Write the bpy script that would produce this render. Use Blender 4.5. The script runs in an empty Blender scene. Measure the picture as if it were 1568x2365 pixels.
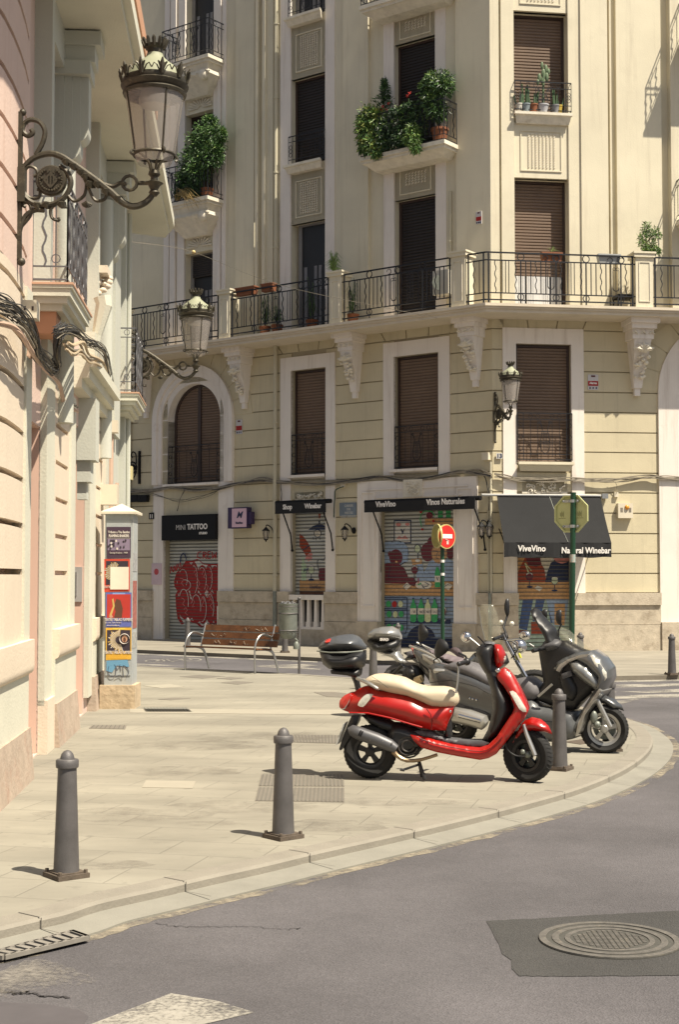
import bpy, bmesh, math, random
from mathutils import Vector, Matrix, noise
from mathutils.geometry import delaunay_2d_cdt
R_ = math.radians
random.seed(7)
sc = bpy.context.scene
# ------------------------------------------------------------------ camera
F, CX, CY, HZ = 3250.0, 784.0, 1182.5, 1332.0      # focal length and principal point in units of the photo at 1568 px wide
PIT = math.atan((HZ - CY) / F)
CAMH = 1.65
cd = bpy.data.cameras.new('camera'); cam = bpy.data.objects.new('camera', cd); sc.collection.objects.link(cam)
cam.location = (0, 0, CAMH); cam.rotation_euler = (math.pi/2 + PIT, 0, 0)
cd.sensor_fit = 'HORIZONTAL'; cd.sensor_width = 36; cd.lens = 36 * F / 1568
cd.clip_start = .1; cd.clip_end = 500
sc.camera = cam
# ------------------------------------------------------------------ light
SUN = Vector((.455, -.355, 1.0)).normalized()          # towards the sun
w = bpy.data.worlds.new('World'); sc.world = w; w.use_nodes = True
nt = w.node_tree; bg = nt.nodes['Background']
sky = nt.nodes.new('ShaderNodeTexSky'); sky.sky_type = 'NISHITA'; sky.sun_disc = False
sky.sun_elevation = math.asin(SUN.z); sky.sun_rotation = math.atan2(SUN.x, SUN.y)
sky.air_density = 1.0; sky.dust_density = 2.5; sky.ozone_density = .6
hs = nt.nodes.new('ShaderNodeHueSaturation'); hs.inputs['Saturation'].default_value = .55; nt.links.new(sky.outputs[0], hs.inputs['Color']); nt.links.new(hs.outputs[0], bg.inputs[0]); bg.inputs[1].default_value = .055
sl = bpy.data.lights.new('sun', 'SUN'); sl.energy = 5.0; sl.angle = R_(.5); sl.color = (1, .905, .745)
so = bpy.data.objects.new('sun', sl); sc.collection.objects.link(so)
so.rotation_euler = (-SUN).to_track_quat('-Z', 'Y').to_euler(); so.location = (8, -6, 30)
sc.view_settings.view_transform = 'Standard'; sc.view_settings.look = 'None'
sc.view_settings.exposure = .80; sc.view_settings.gamma = 1
try:
    sc.cycles.max_bounces = 8; sc.cycles.diffuse_bounces = 5; sc.cycles.transparent_max_bounces = 12
except Exception: pass

# ------------------------------------------------------------------ helpers
def ray(x, y):
    v = Vector(((x-CX)/F, 1, -(y-CY)/F)); c, s = math.cos(PIT), math.sin(PIT)
    return Vector((v.x, c*v.y - s*v.z, s*v.y + c*v.z))
def G(x, y, z=0.0):
    r = ray(x, y); k = (z-CAMH)/r.z
    return Vector((r.x*k, r.y*k, z))
class Fac:
    """a facade plane: origin P0 on the ground, direction t to the right, outward normal n"""
    def __init__(s, P0, ang):
        s.P0 = Vector((P0[0], P0[1], 0)); s.t = Vector((math.cos(ang), math.sin(ang), 0)); s.n = Vector((s.t.y, -s.t.x, 0))
    def P(s, u, z, o=0.0):
        v = s.P0 + s.t*u + s.n*o; return Vector((v.x, v.y, z))
    def px(s, x, y, o=0.0):
        r = ray(x, y); Q = s.P0 + s.n*o; C = Vector((0, 0, CAMH))
        k = (Q - C).dot(s.n) / r.dot(s.n); p = C + r*k
        return ((p - s.P0).dot(s.t), p.z)
    def u(s, x, y=1332, o=0.0): return s.px(x, y, o)[0]
    def z(s, x, y, o=0.0): return s.px(x, y, o)[1]

MATS = {}
def M(name, col=(.5,.5,.5), rough=.7, metal=0., var=.1, scale=2.5, bump=0., bscale=90., stain=None, sscale=1.2, sth=.56, coat=0., alpha=1., trans=0., col2=None, spec=.5, streak=None):
    if name in MATS: return MATS[name]
    m = bpy.data.materials.new(name); m.use_nodes = True; n = m.node_tree.nodes; l = m.node_tree.links
    b = n['Principled BSDF']; MATS[name] = m
    b.inputs['Roughness'].default_value = rough; b.inputs['Metallic'].default_value = metal
    b.inputs['Specular IOR Level'].default_value = spec
    if coat: b.inputs['Coat Weight'].default_value = coat; b.inputs['Coat Roughness'].default_value = .06
    if alpha < 1: b.inputs['Alpha'].default_value = alpha
    if trans: b.inputs['Transmission Weight'].default_value = trans
    tc = n.new('ShaderNodeTexCoord')
    nz = n.new('ShaderNodeTexNoise'); nz.inputs['Scale'].default_value = scale; nz.inputs['Detail'].default_value = 7; nz.inputs['Roughness'].default_value = .62
    l.new(tc.outputs['Object'], nz.inputs['Vector'])
    rp = n.new('ShaderNodeValToRGB'); rp.color_ramp.elements[0].position = .3; rp.color_ramp.elements[1].position = .7
    c2 = col2 or tuple(min(1, c*(1+var)) for c in col); c1 = tuple(c*(1-var) for c in col)
    rp.color_ramp.elements[0].color = (*c1, 1); rp.color_ramp.elements[1].color = (*c2, 1)
    l.new(nz.outputs['Fac'], rp.inputs['Fac']); out = rp.outputs['Color']
    def addstain(out, color, scl, th, stretch=None, amount=.8):
        n2 = n.new('ShaderNodeTexNoise'); n2.inputs['Scale'].default_value = scl; n2.inputs['Detail'].default_value = 9; n2.inputs['Roughness'].default_value = .7
        if stretch:
            mp = n.new('ShaderNodeMapping'); mp.inputs['Scale'].default_value = stretch
            l.new(tc.outputs['Object'], mp.inputs['Vector']); l.new(mp.outputs['Vector'], n2.inputs['Vector'])
        else: l.new(tc.outputs['Object'], n2.inputs['Vector'])
        r2 = n.new('ShaderNodeMapRange'); r2.inputs['From Min'].default_value = th; r2.inputs['From Max'].default_value = th+.16
        r2.inputs['To Max'].default_value = amount; l.new(n2.outputs['Fac'], r2.inputs['Value'])
        mx = n.new('ShaderNodeMix'); mx.data_type = 'RGBA'; l.new(r2.outputs['Result'], mx.inputs['Factor'])
        l.new(out, mx.inputs['A']); mx.inputs['B'].default_value = (*color, 1); return mx.outputs['Result']
    if stain: out = addstain(out, stain, sscale, sth)
    if streak: out = addstain(out, streak, 1.6, .53, (4., 4., .22), .6)
    l.new(out, b.inputs['Base Color'])
    if bump:
        nb = n.new('ShaderNodeTexNoise'); nb.inputs['Scale'].default_value = bscale; nb.inputs['Detail'].default_value = 4
        l.new(tc.outputs['Object'], nb.inputs['Vector'])
        bp = n.new('ShaderNodeBump'); bp.inputs['Strength'].default_value = bump; bp.inputs['Distance'].default_value = .01
        l.new(nb.outputs['Fac'], bp.inputs['Height']); l.new(bp.outputs['Normal'], b.inputs['Normal'])
    return m

def wloc(o):
    v = Vector((0,0,0))
    while o: v += Vector(o.location); o = o.parent
    return v
class MB:
    def __init__(s): s.v = []; s.f = []; s.mi = []; s.m = 0
    def add(s, vs, fs):
        b = len(s.v); s.v += [Vector(p) for p in vs]
        for f in fs: s.f.append([b+i for i in f]); s.mi.append(s.m)
        return s
    def quad(s, a, b, c, d): return s.add([a,b,c,d], [(0,1,2,3)])
    def hexa(s, p): # p: 4 bottom, 4 top
        return s.add(p, [(0,3,2,1),(4,5,6,7),(0,1,5,4),(1,2,6,5),(2,3,7,6),(3,0,4,7)])
    def box(s, x0,x1,y0,y1,z0,z1):
        return s.hexa([(x0,y0,z0),(x1,y0,z0),(x1,y1,z0),(x0,y1,z0),(x0,y0,z1),(x1,y0,z1),(x1,y1,z1),(x0,y1,z1)])
    def fb(s, f, u0,u1,z0,z1,o0,o1):
        P = f.P; return s.hexa([P(u0,z0,o1),P(u1,z0,o1),P(u1,z0,o0),P(u0,z0,o0),P(u0,z1,o1),P(u1,z1,o1),P(u1,z1,o0),P(u0,z1,o0)])
    def prism(s, A, B):
        """two matching loops joined: A bottom/back, B top/front"""
        n = len(A); return s.add(list(A)+list(B), [tuple(range(n))[::-1], tuple(range(n,2*n))] + [(i,(i+1)%n,n+(i+1)%n,n+i) for i in range(n)])
    def fp(s, f, pts, o0, o1):
        return s.prism([f.P(u,z,o0) for u,z in pts], [f.P(u,z,o1) for u,z in pts])
    def tube(s, pts, r, n=6, caps=True, flat=None, closed=False):
        pts = [Vector(p) for p in pts]; k = len(pts); rr = r if isinstance(r,(list,tuple)) else [r]*k
        T = []
        for i in range(k):
            a = pts[i-1] if (i or closed) else pts[0]; b = pts[(i+1)%k] if (i<k-1 or closed) else pts[-1]
            d = (b-a); T.append(d.normalized() if d.length>1e-9 else Vector((0,0,1)))
        up = Vector((0,0,1)) if abs(T[0].z)<.95 else Vector((0,1,0))
        N = (up - T[0]*up.dot(T[0])).normalized(); vs = []
        for i in range(k):
            N = (N - T[i]*N.dot(T[i]));
            N = N.normalized() if N.length>1e-6 else T[i].orthogonal().normalized()
            B = T[i].cross(N)
            for j in range(n):
                a = 2*math.pi*(j+.5)/n; q = (flat or 1)
                vs.append(pts[i] + N*math.cos(a)*rr[i] + B*math.sin(a)*rr[i]*q)
        fs = [(i*n+j, i*n+(j+1)%n, (i+1)*n+(j+1)%n, (i+1)*n+j) for i in range(k-1) for j in range(n)]
        if closed: fs += [((k-1)*n+j, (k-1)*n+(j+1)%n, (j+1)%n, j) for j in range(n)]
        elif caps: fs += [tuple(range(n))[::-1], tuple((k-1)*n+j for j in range(n))]
        return s.add(vs, fs)
    def lathe(s, prof, c=(0,0,0), n=24, axis='Z', cap=True):
        c = Vector(c); vs = []
        for r, h in prof:
            for j in range(n):
                a = 2*math.pi*j/n; x, y = r*math.cos(a), r*math.sin(a)
                vs.append(c + (Vector((x,y,h)) if axis=='Z' else Vector((x,h,y)) if axis=='Y' else Vector((h,x,y))))
        k = len(prof); fs = [(i*n+j, i*n+(j+1)%n, (i+1)*n+(j+1)%n, (i+1)*n+j) for i in range(k-1) for j in range(n)]
        if cap: fs += [tuple(range(n))[::-1], tuple((k-1)*n+j for j in range(n))]
        return s.add(vs, fs)
    def ball(s, c, r, n=12, m=8, sq=(1,1,1)):
        c = Vector(c); vs = [c+Vector((0,0,-r*sq[2]))]
        for i in range(1,m):
            t = math.pi*i/m - math.pi/2
            for j in range(n):
                a = 2*math.pi*j/n; vs.append(c+Vector((r*sq[0]*math.cos(t)*math.cos(a), r*sq[1]*math.cos(t)*math.sin(a), r*sq[2]*math.sin(t))))
        vs.append(c+Vector((0,0,r*sq[2]))); L = len(vs)-1; fs = [(0,1+(j+1)%n,1+j) for j in range(n)]
        for i in range(m-2):
            for j in range(n): fs.append((1+i*n+j, 1+i*n+(j+1)%n, 1+(i+1)*n+(j+1)%n, 1+(i+1)*n+j))
        fs += [(L, 1+(m-2)*n+j, 1+(m-2)*n+(j+1)%n) for j in range(n)]
        return s.add(vs, fs)
    def build(s, name, mats, parent=None, smooth=40, recalc=True):
        me = bpy.data.meshes.new(name); off = wloc(parent) if parent else Vector((0,0,0))
        me.from_pydata([v-off for v in s.v], [], s.f)
        mats = mats if isinstance(mats,(list,tuple)) else [mats]
        for m in mats: me.materials.append(m)
        for p, i in zip(me.polygons, s.mi): p.material_index = i
        if recalc:
            bm = bmesh.new(); bm.from_mesh(me); bmesh.ops.recalc_face_normals(bm, faces=bm.faces); bm.to_mesh(me); bm.free()
        if smooth:
            for p in me.polygons: p.use_smooth = True
            me.set_sharp_from_angle(angle=R_(smooth))
        o = bpy.data.objects.new(name, me); sc.collection.objects.link(o); o.parent = parent
        return o
def tag(o, label=None, cat=None, group=None, kind=None):
    if label: o['label'] = label
    if cat: o['category'] = cat
    if group: o['group'] = group
    if kind: o['kind'] = kind
    return o
def T(name, label, cat, loc=(0,0,0), group=None, rz=0):
    o = bpy.data.objects.new(name, None); sc.collection.objects.link(o); o.location = loc; o.rotation_euler = (0,0,rz)
    o.empty_display_size = .1
    return tag(o, label, cat, group)
def dup(root, loc, rz=None, label=None, scale=None):
    r = root.copy(); sc.collection.objects.link(r); r.location = loc
    if rz is not None: r.rotation_euler = (0,0,rz)
    if scale: r.scale = (scale,)*3
    if label: r['label'] = label
    def kids(a, b):
        for ch in list(a.children):
            c = ch.copy(); sc.collection.objects.link(c); c.parent = b; c.matrix_parent_inverse = ch.matrix_parent_inverse.copy(); kids(ch, c)
    kids(root, r); return r
def inset(poly, d):
    n = len(poly); A = sum(poly[i][0]*poly[(i+1)%n][1]-poly[(i+1)%n][0]*poly[i][1] for i in range(n)); sg = 1 if A>0 else -1
    out = []
    for i in range(n):
        p0, p1, p2 = Vector(poly[i-1][:2]), Vector(poly[i][:2]), Vector(poly[(i+1)%n][:2])
        a, b = (p1-p0).normalized(), (p2-p1).normalized()
        na, nb = Vector((-a.y,a.x))*sg, Vector((-b.y,b.x))*sg
        m = (na+nb); m = m.normalized() if m.length>1e-6 else na
        k = d/max(.3, m.dot(na)); out.append((p1.x+m.x*k, p1.y+m.y*k))
    return out
def catmull(pts, k=6, closed=False):
    pts = [Vector(p) for p in pts]; n = len(pts); out = []
    rng = range(n) if closed else range(n-1)
    for i in rng:
        p0 = pts[i-1] if (i or closed) else pts[0]; p1 = pts[i]; p2 = pts[(i+1)%n]; p3 = pts[(i+2)%n] if (closed or i+2<n) else pts[-1]
        for j in range(k):
            t = j/k; out.append(.5*((2*p1)+(-p0+p2)*t+(2*p0-5*p1+4*p2-p3)*t*t+(-p0+3*p1-3*p2+p3)*t**3))
    if not closed: out.append(pts[-1])
    return out
def text(s, size, parent, mat, fac, u, z, o=0., bold=0., xs=1., align='CENTER', name='lettering', shear=0., spacing=1.):
    """flat lettering standing on a facade frame, size = letter height in metres"""
    cu = bpy.data.curves.new('t', 'FONT'); cu.body = s; cu.size = size/.7; cu.align_x = align; cu.offset = bold; cu.shear = shear
    cu.extrude = .002; cu.resolution_u = 3; cu.space_character = spacing
    ob = bpy.data.objects.new('t', cu); sc.collection.objects.link(ob)
    dg = bpy.context.evaluated_depsgraph_get(); me = bpy.data.meshes.new_from_object(ob.evaluated_get(dg))
    bpy.data.objects.remove(ob); bpy.data.curves.remove(cu); me.name = name
    off = wloc(parent)
    for v in me.vertices: v.co = fac.P(u + v.co.x*xs, z + v.co.y, o + v.co.z) - off
    me.materials.clear(); me.materials.append(mat)
    ob = bpy.data.objects.new(name, me); sc.collection.objects.link(ob); ob.parent = parent
    return ob
# ------------------------------------------------------------------ materials
m_wall   = M('cream_plaster', (.65,.597,.455), .9, var=.07, scale=.8, bump=.25, bscale=40, stain=(.54,.49,.37), sscale=.9, sth=.6, streak=(.52,.465,.35))
m_rust   = M('khaki_plaster', (.555,.493,.342), .9, var=.08, scale=.9, bump=.3, bscale=45, stain=(.47,.415,.29), sscale=1.1, sth=.58, streak=(.43,.38,.265))
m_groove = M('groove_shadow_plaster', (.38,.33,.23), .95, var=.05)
m_white  = M('white_surround', (.75,.695,.63), .85, var=.04, scale=1.5, bump=.2, bscale=50, stain=(.58,.50,.43), sscale=1.5, sth=.63, streak=(.52,.45,.38))
m_stone  = M('old_stone', (.46,.40,.31), .9, var=.16, scale=5, bump=.6, bscale=30, stain=(.27,.22,.16), sscale=3, sth=.52)
m_orn    = M('ornament_plaster', (.68,.63,.52), .9, var=.12, scale=6, bump=.5, bscale=35, stain=(.42,.37,.25), sscale=4, sth=.57)
m_iron   = M('black_iron', (.012,.013,.017), .5, .2, var=.2, scale=8)
m_shut   = M('brown_shutter', (.16,.108,.075), .65, var=.1, scale=1.5, stain=(.12,.078,.055), sscale=1, sth=.55)
m_dark   = M('dark_shutter', (.018,.013,.012), .6, var=.1, scale=1.5)
m_frame  = M('brown_frame', (.045,.026,.02), .5, var=.1)
m_glassd = M('dark_glass', (.012,.011,.012), .45, 0, var=.2, scale=2)
m_curt   = M('white_curtain', (.60,.60,.60), .9, var=.08, scale=3)
m_rollw  = M('roller_shutter_paint', (.52,.52,.47), .55, .1, var=.06, scale=2, stain=(.40,.39,.34), sscale=2, sth=.58)
m_black  = M('black_panel', (.006,.006,.007), .6, var=.2, spec=.25)
m_awn    = M('black_awning_fabric', (.012,.0125,.014), .9, var=.15, scale=5, bump=.2, bscale=200)
m_txt    = M('white_lettering', (.75,.72,.68), .7, var=.03)
m_pink   = M('pink_plaster', (.62,.47,.40), .9, var=.05, scale=1., bump=.3, bscale=40, stain=(.57,.42,.35), sscale=1.3, sth=.58, streak=(.55,.38,.30))
m_peach  = M('peach_cream_plaster', (.655,.56,.44), .9, var=.05, scale=1., bump=.3, bscale=40, stain=(.63,.52,.40), sscale=1.3, sth=.6)
m_orange = M('orange_plaster', (.50,.27,.16), .9, var=.06, scale=1.)
m_mint   = M('mint_plaster', (.49,.495,.43), .9, var=.05, scale=1.2, bump=.25, bscale=40, stain=(.50,.49,.42), sscale=1.4, sth=.58, streak=(.42,.42,.37))
m_mint_lit  = M('mint_plaster_lit', (.575,.56,.46), .9, var=.07, scale=1.2, bump=.3, bscale=40)  # lit copy of the mint, sunlight put into its colour
m_terra  = M('terracotta', (.23,.085,.038), .8, var=.15, scale=6)
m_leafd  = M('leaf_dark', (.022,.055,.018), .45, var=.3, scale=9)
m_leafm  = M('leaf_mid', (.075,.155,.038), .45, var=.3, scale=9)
m_leafl  = M('leaf_pale_lit', (.19,.28,.075), .5, var=.3, scale=9)  # pale leaf colour, also painting the sunlit leaves of the shrubs
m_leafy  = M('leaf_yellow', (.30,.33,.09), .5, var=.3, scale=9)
m_stem   = M('stem', (.10,.07,.04), .9, var=.2)
m_cable  = M('black_cable', (.04,.04,.04), .6, var=.2)
m_cableg = M('weathered_cable', (.24,.21,.16), .8, var=.3, scale=6)
m_pipe   = M('painted_pipe', (.50,.46,.34), .7, var=.06)
m_pinkp  = M('pink_conduit', (.50,.35,.26), .7, var=.12)
m_box    = M('cream_plastic_box', (.62,.56,.44), .6, var=.05, scale=5)
m_bol    = M('bollard_paint', (.108,.101,.099), .55, .3, var=.22, scale=6, stain=(.16,.13,.10), sscale=7, sth=.62, bump=.15, bscale=120)
m_rust2  = M('rusty_base', (.105,.082,.062), .85, .2, var=.25, scale=14, bump=.4)
m_green  = M('green_post', (.01,.048,.022), .4, .1, var=.12, scale=8)
m_lampc  = M('lamp_dome', (.27,.28,.19), .65, var=.1, scale=9)
m_lampi  = M('lamp_iron', (.055,.047,.032), .5, .35, var=.3, scale=22, stain=(.17,.145,.09), sscale=18, sth=.55)
m_red    = M('red_paint', (.34,.007,.003), .32, var=.05, coat=.3)
m_chrome = M('chrome', (.62,.62,.62), .12, 1., var=.03)
m_alu    = M('aluminium', (.42,.42,.41), .35, .8, var=.08)
m_rubber = M('tyre_rubber', (.014,.0135,.013), .85, var=.2, scale=20)
m_plas   = M('black_plastic', (.011,.011,.012), .45, var=.15, scale=12)
m_plasg  = M('grey_plastic', (.075,.075,.08), .55, var=.12, scale=6, stain=(.14,.13,.12), sscale=5, sth=.57)
m_seat   = M('cream_seat', (.50,.42,.30), .6, var=.04, scale=3, bump=.08, bscale=30)
m_seatd  = M('dark_seat', (.085,.08,.085), .6, var=.1, scale=4)
m_lens   = M('clear_lens', (.62,.60,.52), .12, .2, var=.2, scale=40)
m_redl   = M('red_lens', (.45,.03,.02), .15, var=.15, scale=40, coat=.5)
m_gun    = M('gunmetal_paint', (.075,.078,.08), .28, .4, var=.05, coat=.8)
m_silver = M('silver_paint', (.40,.39,.36), .28, .6, var=.05, coat=.6)
m_wood   = M('bench_wood', (.125,.05,.016), .5, var=.4, scale=6, bump=.2, bscale=60)
m_galv   = M('galvanised', (.19,.205,.18), .5, .4, var=.2, scale=8)
def worn(name, col, cover, sc_=32, soft=.12, amax=1.):
    m = M(name, col, .9, var=.15, scale=20); n = m.node_tree.nodes; l = m.node_tree.links; b = n['Principled BSDF']
    tc = n.new('ShaderNodeTexCoord'); a = n.new('ShaderNodeTexNoise'); a.inputs['Scale'].default_value = sc_; a.inputs['Detail'].default_value = 6; a.inputs['Roughness'].default_value = .75
    c = n.new('ShaderNodeTexNoise'); c.inputs['Scale'].default_value = 2.2; c.inputs['Detail'].default_value = 4
    l.new(tc.outputs['Object'], a.inputs[0]); l.new(tc.outputs['Object'], c.inputs[0])
    ad = n.new('ShaderNodeMath'); ad.operation = 'ADD'; l.new(a.outputs['Fac'], ad.inputs[0]); l.new(c.outputs['Fac'], ad.inputs[1])
    r = n.new('ShaderNodeMapRange'); r.inputs['From Min'].default_value = cover; r.inputs['From Max'].default_value = cover+soft; r.inputs['To Max'].default_value = amax; l.new(ad.outputs[0], r.inputs[0]); l.new(r.outputs[0], b.inputs['Alpha']); return m
m_paintw = worn('white_road_paint', (.30,.28,.24), .80, 40, .3, .95)
def clear(name, tint, a):
    m = bpy.data.materials.new(name); m.use_nodes = True; n = m.node_tree.nodes; l = m.node_tree.links; MATS[name] = m
    b = n['Principled BSDF']; b.inputs['Base Color'].default_value = (*tint, 1); b.inputs['Roughness'].default_value = .08
    tr = n.new('ShaderNodeBsdfTransparent'); mx = n.new('ShaderNodeMixShader'); mx.inputs[0].default_value = a
    tr.inputs[0].default_value = (.97,.95,.9,1)
    l.new(tr.outputs[0], mx.inputs[1]); l.new(b.outputs[0], mx.inputs[2]); l.new(mx.outputs[0], n['Material Output'].inputs[0]); return m
m_glass  = clear('lamp_glass', (.55,.50,.46), .38)
m_screen = clear('windscreen', (.45,.45,.38), .15)
def flat(name, col): return M(name, col, .75, var=.2, scale=16)
# ------------------------------------------------------------------ ground
ROAD = -.08
def ground_mat(name, base, j1, bw, bh, rot, spots, mort=.007, dark=.72):
    m = bpy.data.materials.new(name); m.use_nodes = True; n = m.node_tree.nodes; l = m.node_tree.links
    b = n['Principled BSDF']; b.inputs['Roughness'].default_value = .88
    tc = n.new('ShaderNodeTexCoord'); mp = n.new('ShaderNodeMapping'); mp.inputs['Rotation'].default_value = (0,0,rot)
    l.new(tc.outputs['Object'], mp.inputs[0])
    br = n.new('ShaderNodeTexBrick'); l.new(mp.outputs[0], br.inputs[0]); br.inputs['Scale'].default_value = 1
    br.inputs['Brick Width'].default_value = bw; br.inputs['Row Height'].default_value = bh; br.inputs['Mortar Size'].default_value = mort
    br.inputs['Color1'].default_value = (*base, 1); br.inputs['Color2'].default_value = (*[c*.93 for c in base], 1)
    br.inputs['Mortar'].default_value = (*[c*dark for c in base], 1); br.inputs['Mortar Smooth'].default_value = .6
    nz = n.new('ShaderNodeTexNoise'); nz.inputs['Scale'].default_value = .55; nz.inputs['Detail'].default_value = 10; nz.inputs['Roughness'].default_value = .65
    mpn = n.new('ShaderNodeMapping'); mpn.inputs['Scale'].default_value = (1., 2.2, 1.); l.new(tc.outputs['Object'], mpn.inputs[0]); l.new(mpn.outputs[0], nz.inputs[0])
    mr = n.new('ShaderNodeMapRange'); mr.inputs['From Min'].default_value = .35; mr.inputs['From Max'].default_value = .68
    mr.inputs['To Min'].default_value = .76; mr.inputs['To Max'].default_value = 1.12; l.new(nz.outputs['Fac'], mr.inputs[0])
    mx = n.new('ShaderNodeMix'); mx.data_type = 'RGBA'; mx.blend_type = 'MULTIPLY'; mx.inputs['Factor'].default_value = 1
    l.new(br.outputs['Color'], mx.inputs['A']); l.new(mr.outputs[0], mx.inputs['B'])
    sp = n.new('ShaderNodeTexNoise'); sp.inputs['Scale'].default_value = spots; sp.inputs['Detail'].default_value = 3; l.new(tc.outputs['Object'], sp.inputs[0])
    m2 = n.new('ShaderNodeMapRange'); m2.inputs['From Min'].default_value = .62; m2.inputs['From Max'].default_value = .72; m2.inputs['To Max'].default_value = .55
    l.new(sp.outputs['Fac'], m2.inputs[0])
    mx2 = n.new('ShaderNodeMix'); mx2.data_type = 'RGBA'; l.new(m2.outputs[0], mx2.inputs['Factor']); l.new(mx.outputs['Result'], mx2.inputs['A']); mx2.inputs['B'].default_value = (*[c*.6 for c in base],1)
    l.new(mx2.outputs['Result'], b.inputs['Base Color'])
    bp = n.new('ShaderNodeBump'); bp.inputs['Strength'].default_value = .25; bp.inputs['Distance'].default_value = .01; l.new(br.outputs['Fac'], bp.inputs['Height']); bp.invert = True
    l.new(bp.outputs[0], b.inputs['Normal']); return m
def asphalt_mat(name, base, sp=1.0):
    m = bpy.data.materials.new(name); m.use_nodes = True; n = m.node_tree.nodes; l = m.node_tree.links
    b = n['Principled BSDF']; b.inputs['Roughness'].default_value = .85; tc = n.new('ShaderNodeTexCoord')
    vo = n.new('ShaderNodeTexVoronoi'); vo.inputs['Scale'].default_value = 110; l.new(tc.outputs['Object'], vo.inputs[0])
    r = n.new('ShaderNodeValToRGB'); e = r.color_ramp.elements; e[0].position = 0; e[0].color = (*[c*.82 for c in base],1); e[1].position = 1; e[1].color = (*[c*1.22 for c in base],1)
    x = r.color_ramp.elements.new(.5); x.color = (*base,1); l.new(vo.outputs['Color'], r.inputs[0])
    nz = n.new('ShaderNodeTexNoise'); nz.inputs['Scale'].default_value = .5; nz.inputs['Detail'].default_value = 11; nz.inputs['Roughness'].default_value = .68; l.new(tc.outputs['Object'], nz.inputs[0])
    mr = n.new('ShaderNodeMapRange'); mr.inputs['From Min'].default_value = .35; mr.inputs['From Max'].default_value = .65; mr.inputs['To Min'].default_value = .72; mr.inputs['To Max'].default_value = 1.18; l.new(nz.outputs['Fac'], mr.inputs[0])
    mx = n.new('ShaderNodeMix'); mx.data_type = 'RGBA'; mx.blend_type = 'MULTIPLY'; mx.inputs['Factor'].default_value = 1
    l.new(r.outputs[0], mx.inputs['A']); l.new(mr.outputs[0], mx.inputs['B'])
    l.new(mx.outputs['Result'], b.inputs['Base Color'])
    bp = n.new('ShaderNodeBump'); bp.inputs['Strength'].default_value = .5*sp; bp.inputs['Distance'].default_value = .008; l.new(vo.outputs['Distance'], bp.inputs['Height']); l.new(bp.outputs[0], b.inputs['Normal']); return m
m_asph = asphalt_mat('asphalt', (.093,.087,.091)); m_asph2 = asphalt_mat('asphalt_patch', (.05,.0485,.046))
m_pave = ground_mat('paving', (.262,.243,.195), 0, .62, .42, R_(14), 9)
m_pave2 = ground_mat('far_paving', (.27,.245,.195), 0, .8, .4, R_(-37), 9)
m_kerb = M('kerb_stone', (.225,.205,.168), .85, var=.1, scale=4, bump=.3, bscale=60, stain=(.22,.195,.16), sscale=6, sth=.6)
m_gut  = M('gutter_stone', (.215,.205,.172), .85, var=.1, scale=4, bump=.2, stain=(.2,.18,.15), sscale=6, sth=.62)
m_sand = worn('sandy_edge', (.27,.235,.175), .84, 14, .3, .9)
def sheet(name, pts, z, mat, label, cat=None, kind='structure', thick=0.0):
    mb = MB()
    if thick: mb.prism([(p.x,p.y,z-thick) for p in pts], [(p.x,p.y,z) for p in pts])
    else: mb.add([(p.x,p.y,z) for p in pts], [tuple(range(len(pts)))])
    o = mb.build(name, mat, smooth=0); return tag(o, label, cat, kind=kind)
mb = MB(); mb.add([(-120,-40,ROAD),(120,-40,ROAD),(120,200,ROAD),(-120,200,ROAD)], [(0,1,2,3)])
tag(mb.build('road', m_asph, smooth=0), 'grey asphalt roadway curving round the paved corner', kind='structure')
# near pavement: a paved corner with a curved granite kerb (top edge of the kerb face, on the pavement level)
kp = [(-160,2175),(0,2140),(100,2116),(150,2104),(228,2079),(360,2050),(490,2020),(610,1994),(720,1968),(914,1925),(1074,1888),(1204,1855),(1318,1823),(1398,1793),(1458,1762),(1494,1732),(1504,1705),(1488,1682),(1449,1660),(1380,1640),(1290,1622),(1180,1604),(1060,1588),(900,1572),(700,1557),(560,1549),(430,1543),(318,1538),(240,1534)]
KE = [G(x,y) for x,y in kp]; KE = [Vector(p) for p in catmull(KE, 5)]
def offs(path, d):
    out = []
    for i,p in enumerate(path):
        a = path[max(0,i-1)]; b = path[min(len(path)-1,i+1)]; t = (b-a).normalized(); out.append(Vector((p.x+t.y*d, p.y-t.x*d, p.z)))
    return out
K2 = offs(KE, -.15); K1 = offs(KE, .0); Gu = offs(KE, .015); Gv = offs(KE, .215); Gw = offs(KE, .30)
inner = K2 + [Vector((-14, K2[-1].y+1, 0)), Vector((-14, 5, 0))]
# pavement sheet (concave outline) triangulated with a constrained Delaunay
def cdt_sheet(name, pts, z, mat, label, thick=.0):
    co = [Vector((p.x,p.y)) for p in pts]; n = len(co)
    v, e, f, *_ = delaunay_2d_cdt(co, [(i,(i+1)%n) for i in range(n)], [list(range(n))], 1, 1e-5)
    mb = MB(); mb.add([(a.x,a.y,z) for a in v], [tuple(t) for t in f]); o = mb.build(name, mat, smooth=0, recalc=False)
    me = o.data
    if me.polygons[0].normal.z < 0: me.flip_normals()
    return tag(o, label, kind='structure')
cdt_sheet('pavement', inner, 0, m_pave, 'sunlit stone paved corner under the parked motorcycles')
mb = MB(); n = len(KE)
for i in range(n-1):
    a,b,c,d = K2[i],K2[i+1],K1[i+1],K1[i]
    zz_ = .004
    mb.quad((a.x,a.y,zz_),(b.x,b.y,zz_),(c.x,c.y,zz_),(d.x,d.y,zz_))
    c2,d2 = Gu[i+1],Gu[i]
    mb.quad((d.x,d.y,zz_),(c.x,c.y,zz_),(c2.x,c2.y,-.012),(d2.x,d2.y,-.012)); mb.quad((d2.x,d2.y,-.012),(c2.x,c2.y,-.012),(c2.x,c2.y,ROAD),(d2.x,d2.y,ROAD))
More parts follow.
